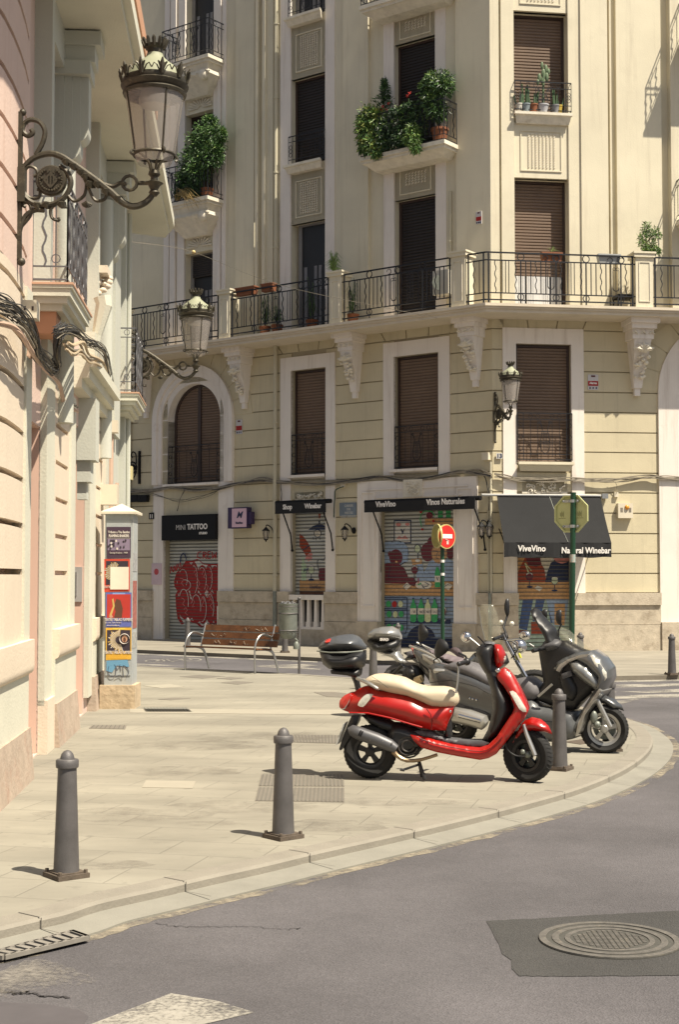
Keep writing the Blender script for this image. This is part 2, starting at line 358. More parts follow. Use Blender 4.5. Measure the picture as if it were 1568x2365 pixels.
kerb = tag(mb.build('kerb', m_kerb), 'curved granite kerb round the paved corner', kind='structure')
mb = MB(); L = 0; nxt = .6; mj = M('kerb_joint', (.10,.09,.075), .9)
for i in range(n-1):
    seg = (K1[i+1]-K1[i]).length
    while L+seg > nxt and seg>0:
        t = (nxt-L)/seg; p = K1[i].lerp(K1[i+1], t); tt = (K1[i+1]-K1[i]).normalized(); nn = Vector((tt.y,-tt.x,0)); w_ = tt*.0035
        q = p - nn*.15; e = p+nn*.020
        mb.quad(*[(v.x,v.y,.0065) for v in (q-w_,q+w_,p+nn*.01+w_,p+nn*.01-w_)])
        mb.quad((e-w_).to_tuple()[:2]+(.004,), (e+w_).to_tuple()[:2]+(.004,), (e+w_).to_tuple()[:2]+(ROAD,), (e-w_).to_tuple()[:2]+(ROAD,))
        g1 = p+nn*.02; g2 = p+nn*.21
        mb.quad(*[(v.x,v.y,ROAD+.033) for v in (g1-w_,g1+w_,g2+w_,g2-w_)])
        nxt += 1.02
    L += seg
mb.build('joint', mj, kerb, smooth=0)
mb = MB()
for i in range(n-1):
    a,b,c,d = Gu[i],Gu[i+1],Gv[i+1],Gv[i]; mb.quad((a.x,a.y,ROAD+.03),(b.x,b.y,ROAD+.03),(c.x,c.y,ROAD+.012),(d.x,d.y,ROAD+.012))
    mb.quad((d.x,d.y,ROAD+.012),(c.x,c.y,ROAD+.012),(c.x,c.y,ROAD),(d.x,d.y,ROAD))
tag(mb.build('gutter', m_gut, smooth=0), 'pale stone gutter strip along the foot of the kerb', kind='structure')
mb = MB(); random.seed(3)
for i in range(n-1):
    a,b = Gv[i],Gv[i+1]; j = lambda k: .075+.035*noise.noise(Vector((k*.7,0,0)))
    c,d = Gv[i+1]+(Gw[i+1]-Gv[i+1]).normalized()*j(i+1), Gv[i]+(Gw[i]-Gv[i]).normalized()*j(i); mb.quad((a.x,a.y,ROAD+.002),(b.x,b.y,ROAD+.002),(c.x,c.y,ROAD+.002),(d.x,d.y,ROAD+.002))
tag(mb.build('road_edge_line', m_sand, smooth=0), 'sandy yellow line between gutter and asphalt', kind='structure')
# far pavement in front of the corner building
def poly_px(pts, z=0): return [G(x,y,z) for x,y in pts]
fk = poly_px([(150,1492),(318,1500),(733,1518),(900,1526),(1010,1534),(1120,1548),(1230,1562),(1340,1563),(1450,1560),(1700,1556)])
back = [Vector((20,60,0)), Vector((-20,60,0))]
fk_s = catmull(fk, 4)
cdt_sheet('far_pavement', fk_s+back, 0, m_pave2, 'pale pavement along the foot of the corner building')
mb = MB()
for a,b in zip(fk_s, fk_s[1:]):
    mb.quad((a.x,a.y,0),(b.x,b.y,0),(b.x,b.y,ROAD-.01),(a.x,a.y,ROAD-.01)); 
tag(mb.build('far_kerb', M('dark_kerb', (.16,.14,.11), .9, var=.15, scale=6), smooth=0), 'low dark kerb of the pavement behind the bench', kind='structure')
def rag(p, amp=3.0, step=14, seed=1):
    r_=random.Random(seed); out=[]
    for (a,b),(c,d) in zip(p,p[1:]+p[:1]):
        k=max(1,int(math.hypot(c-a,d-b)/step))
        for i in range(k): out.append((a+(c-a)*i/k+r_.uniform(-amp,amp),b+(d-b)*i/k+r_.uniform(-amp,amp)*.5))
    return out
def mark(name, polys, label, z=ROAD+.003, mat=None, cat=None, kind='structure'):
    mb = MB()
    for p in polys:
        q = [G(x,y,z) for x,y in p]; mb.add(q, [tuple(range(len(q)))])
    o = mb.build(name, mat or m_paintw, smooth=0, recalc=False)
    bm = bmesh.new(); bm.from_mesh(o.data)
    for f in bm.faces:
        if f.normal.z<0: f.normal_flip()
    bm.to_mesh(o.data); bm.free()
    return tag(o, label, cat, kind=kind)
mark('zebra_crossing', [[(1400,1569),(1600,1566),(1600,1572),(1400,1575)],[(1403,1581),(1600,1577),(1600,1583),(1403,1588)],[(1430,1597),(1600,1589),(1600,1597),(1500,1600)],[(1398,1594),(1425,1597),(1410,1601),(1398,1600)],[(1396,1606),(1600,1601),(1600,1609),(1396,1614)],[(1396,1620),(1485,1612),(1440,1624),(1396,1627)],[(1396,1632),(1440,1633),(1396,1640)]], 'faded white zebra stripes on the road beyond the parked scooters')
mark('bike_lane_line', [[(240,1505.5),(318,1508.5),(733,1527),(733,1529.5),(318,1511),(240,1508)], [(240,1530),(300,1531),(430,1537),(300,1536.5),(240,1535)], [(590,1537),(700,1533),(735,1536),(690,1540),(740,1544),(740,1546),(600,1540)]], 'white lines and arrow on the road behind the bench')
def ringpx(cx,cy,rx,ry,w,n=28,a0=0,a1=6.2832):
    out=[]
    for i in range(n):
        t0=a0+(a1-a0)*i/n; t1=a0+(a1-a0)*(i+1)/n
        out.append([(cx+rx*math.cos(t0),cy+ry*math.sin(t0)),(cx+rx*math.cos(t1),cy+ry*math.sin(t1)),(cx+(rx-w)*math.cos(t1),cy+(ry-w*ry/rx*1.6)*math.sin(t1)),(cx+(rx-w)*math.cos(t0),cy+(ry-w*ry/rx*1.6)*math.sin(t0))])
    return out
mark('bicycle_symbol', ringpx(358,1526,24,3.6,4)+ringpx(442,1523,24,3.6,4)+[[(358,1526),(380,1521),(384,1521),(362,1526.5)],[(380,1521),(425,1520),(425,1521),(380,1522)],[(395,1527),(425,1520),(429,1520),(399,1527.5)],[(380,1521.5),(395,1527),(399,1527),(384,1521.5)],[(420,1517.5),(442,1523),(445,1522.5),(426,1517.5)]], 'white bicycle symbol painted on the lane behind the bench')
mark('crosswalk_bar', [[(180,2375),(395,2292),(500,2309),(588,2336),(420,2375)]], 'worn white crosswalk bar at the bottom edge of the road', z=ROAD+.0028)
mark('worn_paint_patch', [rag([(-60,2265),(60,2215),(130,2216),(190,2248),(235,2258),(150,2282),(30,2300),(-60,2304)],6,12,3)], 'scuffed grey white patch of old paint beside the drain', z=ROAD+.0042, mat=worn('scuffed_paint', (.24,.22,.19), .92, 26, .35, .8))
mark('asphalt_patch', [rag([(1124,2125),(1250,2119),(1400,2110),(1640,2098),(1640,2250),(1320,2253),(1200,2252),(1183,2235),(1180,2215),(1160,2200),(1152,2180),(1135,2145)],1.5)], 'darker asphalt repair around the manhole', z=ROAD+.0025, mat=m_asph2)
mark('smooth_asphalt', [[(-40,2310),(110,2318),(180,2330),(205,2345),(180,2385),(-40,2385)]], 'smooth dark strip of asphalt beside the crosswalk bar', z=ROAD+.003, mat=M('smooth_asphalt', (.075,.068,.072), .85, var=.1, scale=9))
# manhole
mc = G(1408,2172,ROAD); t = T('manhole_cover', 'round ribbed iron manhole cover in the dark asphalt patch', 'manhole', mc)
m_mh = M('manhole_iron', (.15,.14,.125), .6, .4, var=.25, scale=30, stain=(.26,.23,.18), sscale=20, sth=.55)
m_mhd = M('manhole_dirt', (.06,.058,.05), .9, var=.2, scale=30)
mb = MB(); mb.lathe([(.0,.007),(.336,.007),(.336,0)], mc, 56, cap=False); mb.build('cover', m_mhd, t)
for r0, r1, h in ((.300,.334,.012),(.240,.272,.011),(.186,.212,.011)):
    mb = MB(); mb.lathe([(r0,.006),(r0,h),(r1,h),(r1,.0)], mc, 56, cap=False); mb.build('ring', m_mh, t)
mb = MB(); random.seed(5)
for i in range(15):
    for j in range(15):
        x = (i-7)*.026; y = (j-7)*.026
        if math.hypot(x,y) < .165: mb.box(mc.x+x-.008,mc.x+x+.008,mc.y+y-.008,mc.y+y+.008,ROAD+.006,ROAD+.011)
mb.build('stud_plate', m_mh, t)
# drain grate at the kerb
t = T('drain_grate', 'slotted iron drain grate at the foot of the kerb', 'drain', G(80,2170,ROAD))
mb = MB(); A = [G(-60,2212,ROAD+.036),G(10,2188,ROAD+.036),G(165,2146,ROAD+.036),G(202,2159,ROAD+.036),G(150,2174,ROAD+.036),G(20,2200,ROAD+.036),G(-60,2222,ROAD+.036)]
a0,a1,b0,b1 = G(-30,2198,ROAD+.036),G(165,2146,ROAD+.036),G(10,2204,ROAD+.036),G(202,2159,ROAD+.036)
mb2 = MB(); mb2.quad(*[p-Vector((0,0,.008)) for p in (a0,a1,b1,b0)]); mb2.build('pit', M('pit_dark', (.012,.011,.01), .95), t, smooth=0)
def bar(mb, p, q, w, h=.02):
    d = (q-p).normalized(); nn = Vector((-d.y,d.x,0))*w/2
    mb.hexa([p-nn-Vector((0,0,h)),q-nn-Vector((0,0,h)),q+nn-Vector((0,0,h)),p+nn-Vector((0,0,h)),p-nn,q-nn,q+nn,p+nn])
bar(mb,a0,a1,.02); bar(mb,b0,b1,.02); bar(mb,a1,b1,.02)
for i in range(10):
    k = i/9; bar(mb, a0.lerp(a1,k), b0.lerp(b1,k), .030)
mb.build('grating', M('grate_stone', (.19,.175,.15), .8, var=.2, scale=12), t, smooth=0)
# service covers let into the pavement
m_grat = M('cover_iron', (.20,.18,.15), .7, .3, var=.15, scale=30, stain=(.27,.24,.18), sscale=12, sth=.58)
m_lite = M('pale_slab', (.30,.275,.22), .9, var=.06, scale=5)
def cover(pts, label, mat, ribs=0, name='pavement_cover'):
    q = poly_px(pts, .004); mb = MB(); mb.prism([p-Vector((0,0,.006)) for p in q], q); o = mb.build(name, mat, smooth=0)
    tag(o, label, 'cover', 'covers and slabs let into the pavement')
    if ribs:
        r = MB(); a,b,c,d = q[:4]
        for i in range(ribs):
            k = (i+.5)/ribs; p0 = a.lerp(b,k); p1 = d.lerp(c,k); r2 = (p1-p0)*.02
            p0 += r2; p1 -= r2; dd = (b-a).normalized()*.006
            r.quad(p0-dd+Vector((0,0,.003)),p0+dd+Vector((0,0,.003)),p1+dd+Vector((0,0,.003)),p1-dd+Vector((0,0,.003)))
        r.build('ribs', M('cover_groove', (.13,.12,.10), .85), o, smooth=0)
    return o
cover([(604,1787),(793,1788),(795,1815),(597,1814)], 'ribbed iron cover beside the middle bollard, the far half of the pair', m_grat, 22)
cover([(597,1817),(795,1818),(795,1851),(589,1848)], 'ribbed iron cover beside the middle bollard, the near half of the pair', m_grat, 22)
cover([(662,1696),(786,1697),(785,1716),(670,1713)], 'ribbed iron cover just behind the red scooter rear wheel', m_grat, 16)
cover([(329,1633),(431,1633),(443,1643),(337,1643)], 'grey checkered cover near the poster pillar', M('grey_cover', (.20,.20,.175), .8, var=.15, scale=40), 14)
cover([(213,1674),(292,1674),(289,1683),(205,1681)], 'small brown cover near the pink wall', m_grat, 8)
cover([(337,1801),(452,1803),(445,1819),(328,1817)], 'pale blank slab in the open pavement', m_lite)
cover([(330,1583),(395,1579),(425,1585),(370,1588)], 'pale diamond slab beyond the poster pillar', m_lite)
cover([(415,1562),(455,1558),(520,1561),(470,1566)], 'grey diamond cover in front of the bench', m_grat)
cover([(500,1566),(530,1563),(565,1565),(535,1569)], 'thin grey diamond cover below the bench seat', m_grat)
cover([(510,1576),(545,1572),(585,1575),(550,1580)], 'grey diamond cover furthest out from the bench', m_grat)
cover([(365,1614),(400,1610),(440,1612),(395,1616)], 'narrow dark cover between pillar and bench', m_grat)
cover([(725,1598),(765,1597),(800,1600),(800,1610),(755,1608)], 'brown cover under the black top box', m_grat)
cover([(1300,1712),(1345,1706),(1385,1712),(1340,1718)], 'reddish cover under the grey scooter', m_rust2)
cover([(300,1636),(1050,1640),(1050,1652),(300,1645)], 'long pale band of slabs crossing the pavement', m_lite, name='pale_band')

def crack(pts, label, w_=.006, seed=1):
    r_=random.Random(seed); P=[G(x,y,ROAD+.0035) for x,y in pts]; Q=[]
    for a,b in zip(P,P[1:]):
        for i in range(8): Q.append(a.lerp(b,i/8)+Vector((r_.uniform(-.012,.012),r_.uniform(-.02,.02),0)))
    mb=MB()
    for a,b in zip(Q,Q[1:]):
        d=(b-a).normalized(); n_=Vector((-d.y,d.x,0))*w_*r_.uniform(.3,1); mb.quad(a-n_,b-n_,b+n_,a+n_)
    o=mb.build('road_crack',M('crack_dark',(.035,.032,.033),.95),smooth=0,recalc=False); tag(o,label,kind='structure')
crack([(362,2131),(420,2138),(500,2137),(580,2138),(650,2144),(700,2142)],'thin crack in the asphalt below the kerb',.003)
crack([(-20,2280),(30,2292),(60,2290),(100,2300),(170,2302)],'ragged crack through the scuffed patch of paint',.012,2)
def stain(x,y,rx,ry,label,seed,col=(.16,.14,.115),z=.0035,cover=1.0):
    c=G(x,y,z); r_=random.Random(seed); mb=MB(); n=26; mb.add([c+Vector((rx*math.cos(i*6.283/n)*r_.uniform(.75,1.1),ry*math.sin(i*6.283/n)*r_.uniform(.75,1.1),0)) for i in range(n)],[tuple(range(n))])
    o=mb.build('pavement_stain',worn('dirt_stain_%d'%seed,col,cover-.1,7,.5,.38),smooth=0,recalc=False); tag(o,label,kind='structure')
for i,(x,y,rx,ry,lab) in enumerate(((235,1995,.30,.16,'brown dirt stain behind the nearest bollard'),(760,1905,.45,.25,'dull stain on the paving right of the middle bollard'),(560,1860,.6,.3,'faint grey stain on the open paving'),(430,1780,.5,.35,'faint grey stain above the pale slab'),(300,1880,.7,.3,'wide faint stain on the near paving'),(620,1700,.8,.5,'faint stain across the middle of the paving'),(480,1900,.25,.1,'small dark smear on the near paving'),(900,1850,.6,.2,'faint smear in front of the red scooter'),(460,1720,.9,.4,'wide grey wear mark on the paving'))): stain(x,y,rx,ry,lab,i,z=.0022+.0004*i,cover=.98)
# ------------------------------------------------------------------ corner building
KC = G(1140, 1504); L = Fac(KC, R_(-37)); Rf = Fac(KC, R_(8)); zz = lambda y, x=1400: Rf.z(x, y)
BIS = (L.n + Rf.n).normalized(); COSB = BIS.dot(L.n)
def corner(o, z): v = KC + BIS*(o/COSB); return Vector((v.x, v.y, z))
def runbox(mb, uL, uR, z0, z1, o0, o1):
    f = lambda z: [L.P(uL,z,o0), L.P(uL,z,o1), corner(o1,z), Rf.P(uR,z,o1), Rf.P(uR,z,o0), corner(o0,z)]
    mb.prism(f(z0), f(z1))
bld = T('corner_building', 'cream apartment building with a chamfered corner, continuous first floor balcony and painted shop shutters', 'building', KC)
ZG = [zz(y) for y in (766,813,860,907,953,999,1045,1092,1138,1185,1232,1278,1324,1369)]   # joints of the rusticated courses
ZB = 7.415      # underside of the balcony slab
ZS = 7.60      # top of slab
TOP = 17.5
# --- openings (u0,u1,z0,z1) per facade, lower part
def rect(f, x0, x1, y0, y1, xr=None):
    xr = xr if xr is not None else x1
    return (f.u(x0), f.u(x1), f.z(xr,y1), f.z(xr,y0))
oA = rect(L,385,507,880,1113); oAs = rect(L,378,505,1186,1505)
oB = rect(L,672,753,848,1094); oBs = rect(L,672,754,1160,1454)
oC = rect(L,911,1015,813,1079); oCs = rect(L,878,1051,1160,1530)
oD = rect(Rf,1194,1322,797,1069); oDs = rect(Rf,1195,1320,1146,1530)
oAs = (oAs[0],oAs[1],.012,oAs[3]); oCs = (oCs[0],oCs[1],.012,oCs[3]); oDs = (oDs[0],oDs[1],.012,oDs[3])
uE0 = Rf.u(1523); RE = 1.7; uEc = uE0 + RE; zE = Rf.z(1523, 905)
oE = (uE0+.35, uE0+3.1, .012, zE+RE-.4)
opL, opR = [oA,oAs,oB,oBs,oC,oCs], [oD,oDs,oE]
U_L = L.u(200); U_R = Rf.u(1760)
# --- upper openings
uA, uB, uC, uD = (L.u(424),L.u(491)), (L.u(672),L.u(753)), (L.u(914),L.u(1011)), (Rf.u(1190),Rf.u(1317))
LZ = lambda y, x: L.z(x, y)
hA = [(ZS,LZ(577,491)),(LZ(450,505),LZ(253,491)),(LZ(140,505),LZ(-60,491))]
hB = [(ZS,LZ(506,753)),(LZ(371,753),LZ(166,753)),(LZ(27,753),LZ(-140,753))]
hC = [(ZS,LZ(447,1011)),(LZ(322,1040),LZ(80,1011)),(LZ(-30,1040),LZ(-180,1011))]
hD = [(ZS,Rf.z(1317,418)),(Rf.z(1317,272),Rf.z(1317,36)),(Rf.z(1317,-110),Rf.z(1317,-300))]
upL = [(u[0],u[1],a,b) for u,h in ((uA,hA),(uB,hB),(uC,hC)) for a,b in h]; upR = [(uD[0],uD[1],a,b) for a,b in hD]
def wall(mb, f, u0, u1, z0, z1, ops, o, back):
    us = sorted({u0,u1,*[x for q in ops for x in q[:2] if u0<x<u1]}); zs = sorted({z0,z1,*[x for q in ops for x in q[2:] if z0<x<z1]})
    for a,b in zip(us,us[1:]):
        run = None
        for c,d in zip(zs,zs[1:]):
            m = ((a+b)/2,(c+d)/2); hole = any(q[0]<m[0]<q[1] and q[2]<m[1]<q[3] for q in ops)
            if not hole: mb.quad(f.P(a,c,o),f.P(b,c,o),f.P(b,d,o),f.P(a,d,o))
    for q in ops:
        a,b,c,d = max(q[0],u0),min(q[1],u1),max(q[2],z0),min(q[3],z1)
        if a<b and c<d:
            mb.quad(f.P(a,c,o),f.P(a,d,o),f.P(a,d,back),f.P(a,c,back)); mb.quad(f.P(b,c,back),f.P(b,d,back),f.P(b,d,o),f.P(b,c,o))
            mb.quad(f.P(a,d,back),f.P(a,d,o),f.P(b,d,o),f.P(b,d,back)); mb.quad(f.P(a,c,o),f.P(a,c,back),f.P(b,c,back),f.P(b,c,o))
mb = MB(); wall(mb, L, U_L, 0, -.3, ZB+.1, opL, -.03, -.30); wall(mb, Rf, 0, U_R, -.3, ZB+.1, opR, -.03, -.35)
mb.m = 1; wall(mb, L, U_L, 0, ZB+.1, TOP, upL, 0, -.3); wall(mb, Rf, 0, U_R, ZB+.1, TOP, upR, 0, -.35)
mb.m = 1; # roof and backs so that the mass is closed
A = [L.P(U_L,TOP,0), corner(0,TOP), Rf.P(U_R,TOP,0), Rf.P(U_R,TOP,-9), L.P(U_L,TOP,-9)]
mb.prism([Vector((p.x,p.y,TOP-.02)) for p in A], A)
mb.m = 0
for f,u in ((L,U_L),(Rf,U_R)): mb.quad(f.P(u,-.3,0),f.P(u,-.3,-9),f.P(u,TOP,-9),f.P(u,TOP,0))
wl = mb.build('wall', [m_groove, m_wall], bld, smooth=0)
# --- courses of rustication, proud of the wall
mb = MB(); g = .014
zs = [0.0]+sorted(ZG)
frames = {'L':[(L.u(648),L.u(775)),(L.u(887),L.u(1041)),(L.u(829),L.u(1105))], 'R':[]}
ZPL = zz(1369)
def spans(u0,u1,ops,z0,z1):
    zc = (z0+z1)/2; cuts = sorted([(q[0],q[1]) for q in ops if q[2]<z1-.02 and q[3]>z0+.02]); out = []; a = u0
    for c,d in cuts:
        if c>a: out.append((a,c))
        a = max(a,d)
    if a<u1: out.append((a,u1))
    return out
courses = [(ZPL,zs[2])]
zl = sorted(ZG); zl = zl[0:]   # ascending: zl[0] = plinth top
aC = ((oA[0]+oA[1])/2); rA = (oA[1]-oA[0])/2; RA = L.u(540)-aC; zA = oA[3]-rA; sA = 1.0
def colsplit(z0,z1):
    a, b = z0+g, z1-g
    sp = spans(U_L,0,opL,z0,z1)
    for (p,q) in sp:
        if q == 0: continue
        mb.fb(L,p,q,a,b,-.03,0)
    pR = spans(0,U_R,opR,z0,z1)
    for (p,q) in pR[1:]: mb.fb(Rf,p,q,a,b,-.03,0)
    runbox(mb, sp[-1][0], pR[0][1], a, b, -.03, 0)
for z0,z1 in zip(zl[:-1],zl[1:]):
    if z1 <= zl[-1]+1e-6: colsplit(z0,z1)
mb.build('rusticated_courses', m_rust, bld, smooth=0)
# voussoirs over the flat windows and round the two arches, between the last joint and the slab
mb = MB(); zt, zb = ZB+.02, ZG[0]
def vous(f, us_b, us_t):
    for i in range(len(us_b)-1):
        poly = inset([(us_b[i],zb),(us_b[i+1],zb),(us_t[i+1],zt),(us_t[i],zt)], g); mb.fp(f, poly, -.03, 0)
bB = [L.u(x) for x in (652,690,734,770)]; tB = [L.u(x,745) for x in (640,687,737,780)]
bC = [L.u(x) for x in (891,940,991,1040)]; tC = [L.u(x) for x in (880,938,992,1050)]
bD = [Rf.u(x) for x in (1168,1224,1288,1349)]; tD = [Rf.u(x) for x in (1153,1221,1293,1359)]
aLr = L.u(575); 
vous(L, [aLr,bB[0]], [L.u(560),tB[0]]); vous(L, bB, tB); vous(L, [bB[-1],bC[0]], [tB[-1],tC[0]]); vous(L, bC, tC)
f_ = lambda z: [L.P(bC[-1]+g,z,-.03),L.P(bC[-1]+g,z,0),corner(0,z),Rf.P(bD[0]-g,z,0),Rf.P(bD[0]-g,z,-.03),corner(-.03,z)]
mb.prism(f_(zb+g), f_(zt)); vous(Rf, bD, tD)
vous(Rf, [bD[-1], Rf.u(1478)], [tD[-1], Rf.u(1455)])
# arch A voussoirs: wedges from ring to the joint heights
def arch(f, uc, zc, Rr, side, zjs, uend, th0=8, top=True):
    pts = []
    n = len(zjs)
    for i,zj in enumerate(zjs):
        th = R_(th0 + (78-th0)*i/(n-1) if n>1 else 20); c, s_ = math.cos(th), math.sin(th)
        k = max(Rr, (zj-zc)/max(s_,.05)); pts.append(((uc+side*Rr*c, zc+Rr*s_), (uc+side*k*c, zc+k*s_)))
    return pts
def archside(f, uc, zc, Rr, side, uend, o1=.012):
    ths = [0,15,31,48,66,90]; ray_ = lambda th,k: (uc+side*k*math.cos(R_(th)), zc+k*math.sin(R_(th)))
    for a,b in zip(ths,ths[1:]):
        ka = kb = None
        def end(th):
            s_ = math.sin(R_(th)); kt = (zt-zc)/s_ if s_>.01 else 99; kx = abs(uend-uc)/max(.01,math.cos(R_(th))); return min(kt, kx, Rr+.62)
        p = [ray_(a,Rr-.02), ray_(a,end(a)), ray_(b,end(b)), ray_(b,Rr-.02)]
        if a>31: # reach the slab
            pass
        mb.fp(f, inset(p, g), -.03, o1)
archside(L, aC, zA, RA, 1, L.u(620)); archside(L, aC, zA, RA, -1, U_L); archside(Rf, uEc, zE, RE, -1, Rf.u(1430)); archside(Rf, uEc, zE, RE, 1, U_R)
mb.build('voussoirs', m_rust, bld, smooth=0)
# fill between arches and slab
mb = MB()
mb.fb(L, U_L, aLr-g, zb+g, zt, -.03, -.002); mb.fb(Rf, Rf.u(1478)+g, U_R, zb+g, zt, -.03, -.002)
mb.build('frieze', m_rust, bld, smooth=0)
# --- plinth of old stone
mb = MB()
def one(f,*a):
    mb = MB(); mb.fb(f,*a); mb.build('plinth', m_stone, bld, smooth=0)
def plinth(z0,z1,o):
    ops = [(oAs[0]-.35,oAs[1]+.05,0,9),(oBs[0],oBs[1],0,9),(L.u(829),L.u(1105),0,9)]
    sp = spans(U_L,0,ops,z0,z1)
    for p,q in sp[:-1]: one(L,p,q,z0,z1,-.03,o)
    mb = MB(); runbox(mb, sp[-1][0], oDs[0]-.0, z0, z1, -.03, o); mb.build('plinth', m_stone, bld, smooth=0); one(Rf, oDs[1]+.02, uE0, z0, z1, -.03, o)
z1p, z2p = zz(1397), zz(1442)
plinth(-.2, z2p-.008, .10); plinth(z2p, z1p-.006, .075); plinth(z1p, ZPL, .12)
one(L, oBs[0], oBs[1], -.2, LZ(1454,754), -.2, .06)
zq = LZ(1434,829)
one(L, L.u(829), oCs[0], -.2, zq, -.03, .13); one(L, oCs[1], L.u(1105), -.2, zq, -.03, .13)
one(Rf, uE0, uE0+3.4, -.2, zz(1437), -.03, .14)
# --- white surrounds
def surround(name, parts, f, mat=m_white):
    mb = MB()
    for (u0,u1,z0,z1,o) in parts: mb.fb(f,u0,u1,z0,z1,-.06,o)
    return mb.build(name, mat, bld, smooth=0)
zBt = LZ(814,775); zCt = LZ(776,1041); zDt = zz(762,1351)
surround('window_surround', [(L.u(648),oB[0],ZPL,zBt,.03),(oB[1],L.u(775),ZPL,zBt,.03),(oB[0],oB[1],oB[3],zBt,.03),(oB[0],oB[1],oBs[3]+.28,oB[2]-.12,-.04)], L)
surround('window_surround', [(L.u(887),oC[0],LZ(1100,1041),zCt,.03),(oC[1],L.u(1041),LZ(1100,1041),zCt,.03),(oC[0],oC[1],oC[3],zCt,.03)], L)
surround('window_surround', [(Rf.u(1163),oD[0],ZPL,zDt,.03),(oD[1],Rf.u(1351),ZPL,zDt,.03),(oD[0],oD[1],oD[3],zDt,.03),(oD[0],oD[1],oDs[3],oD[2]-.12,-.05)], Rf)
zc0, zc1 = zq, LZ(1100,1100)
surround('shop_surround', [(L.u(829),oCs[0],zc0,zc1,.07),(oCs[1],L.u(1105),zc0,zc1,.07),(oCs[0],oCs[1],oCs[3],zc1,.07)], L)
mb = MB()   # raised mouldings on the shop surround
for (a,b,c,d) in ((L.u(838),L.u(870),zc0+.35,zc1-.25),(L.u(1060),L.u(1097),zc0+.35,zc1-.25)):
    for q in ((a,a+.03,c,d),(b-.03,b,c,d),(a+.03,b-.03,c,c+.03),(a+.03,b-.03,d-.03,d)): mb.fb(L,q[0],q[1],q[2],q[3],.07,.095)
mb.fb(L, L.u(850), L.u(1085), zc1-.22, zc1-.19, .07,.10); mb.fb(L, L.u(872), L.u(1070), zc1-.42, zc1-.385, .07,.10)
mb.build('shop_moulding', m_white, bld, smooth=0)
# arch A ring in three mouldings
def ring(mb, f, uc, zc, r0, r1, o0, o1, zbot, n=26):
    outer = [(uc+r1,zbot)]+[(uc+r1*math.cos(math.pi*i/n), zc+r1*math.sin(math.pi*i/n)) for i in range(n+1)]+[(uc-r1,zbot)]
    inn = [(uc+r0,zbot)]+[(uc+r0*math.cos(math.pi*i/n), zc+r0*math.sin(math.pi*i/n)) for i in range(n+1)]+[(uc-r0,zbot)]
    for i in range(len(outer)-1):
        a,b,c,d = inn[i],outer[i],outer[i+1],inn[i+1]; mb.prism([f.P(*p,o0) for p in (a,b,c,d)],[f.P(*p,o1) for p in (a,b,c,d)])
mb = MB(); w_ = RA-rA
zAb = LZ(1125,540)
ring(mb, L, aC, zA, rA, rA+w_*.36, -.30, .0, oA[2]); ring(mb, L, aC, zA, rA+w_*.36, rA+w_*.66, -.06, .05, oA[2]); ring(mb, L, aC, zA, rA+w_*.66, RA, -.06, .10, oA[2])
for s_ in (0,1):
    a,b = (aC-RA, oAs[0]) if s_==0 else (oAs[1], aC+RA)
    mb.fb(L, a, b, 0 if s_==0 else .9, oA[2], -.06, .03)
    if s_: mb.fb(L, a, b+.0, 0, .9, -.06, .06)
mb.build('arch_surround', m_white, bld, smooth=0)
mb = MB(); mb.fb(L, oAs[0], oAs[1], oAs[3], oA[2]-.1, -.06, -.005); mb.build('shop_lintel', m_rust, bld, smooth=0)
mb = MB(); ring(mb, Rf, uEc, zE, RE-.75, RE, -.06, .05, zz(1437)); ring(mb, Rf, uEc, zE, RE-1.3, RE-.75, -.5, .02, zz(1437)); mb.build('arch_surround', m_white, bld, smooth=0)
mb = MB(); mb.fb(Rf, uEc-RE+.6, uEc+RE-.6, 0, zE+RE, -.5, -.45); mb.build('door', m_frame, bld, smooth=0)
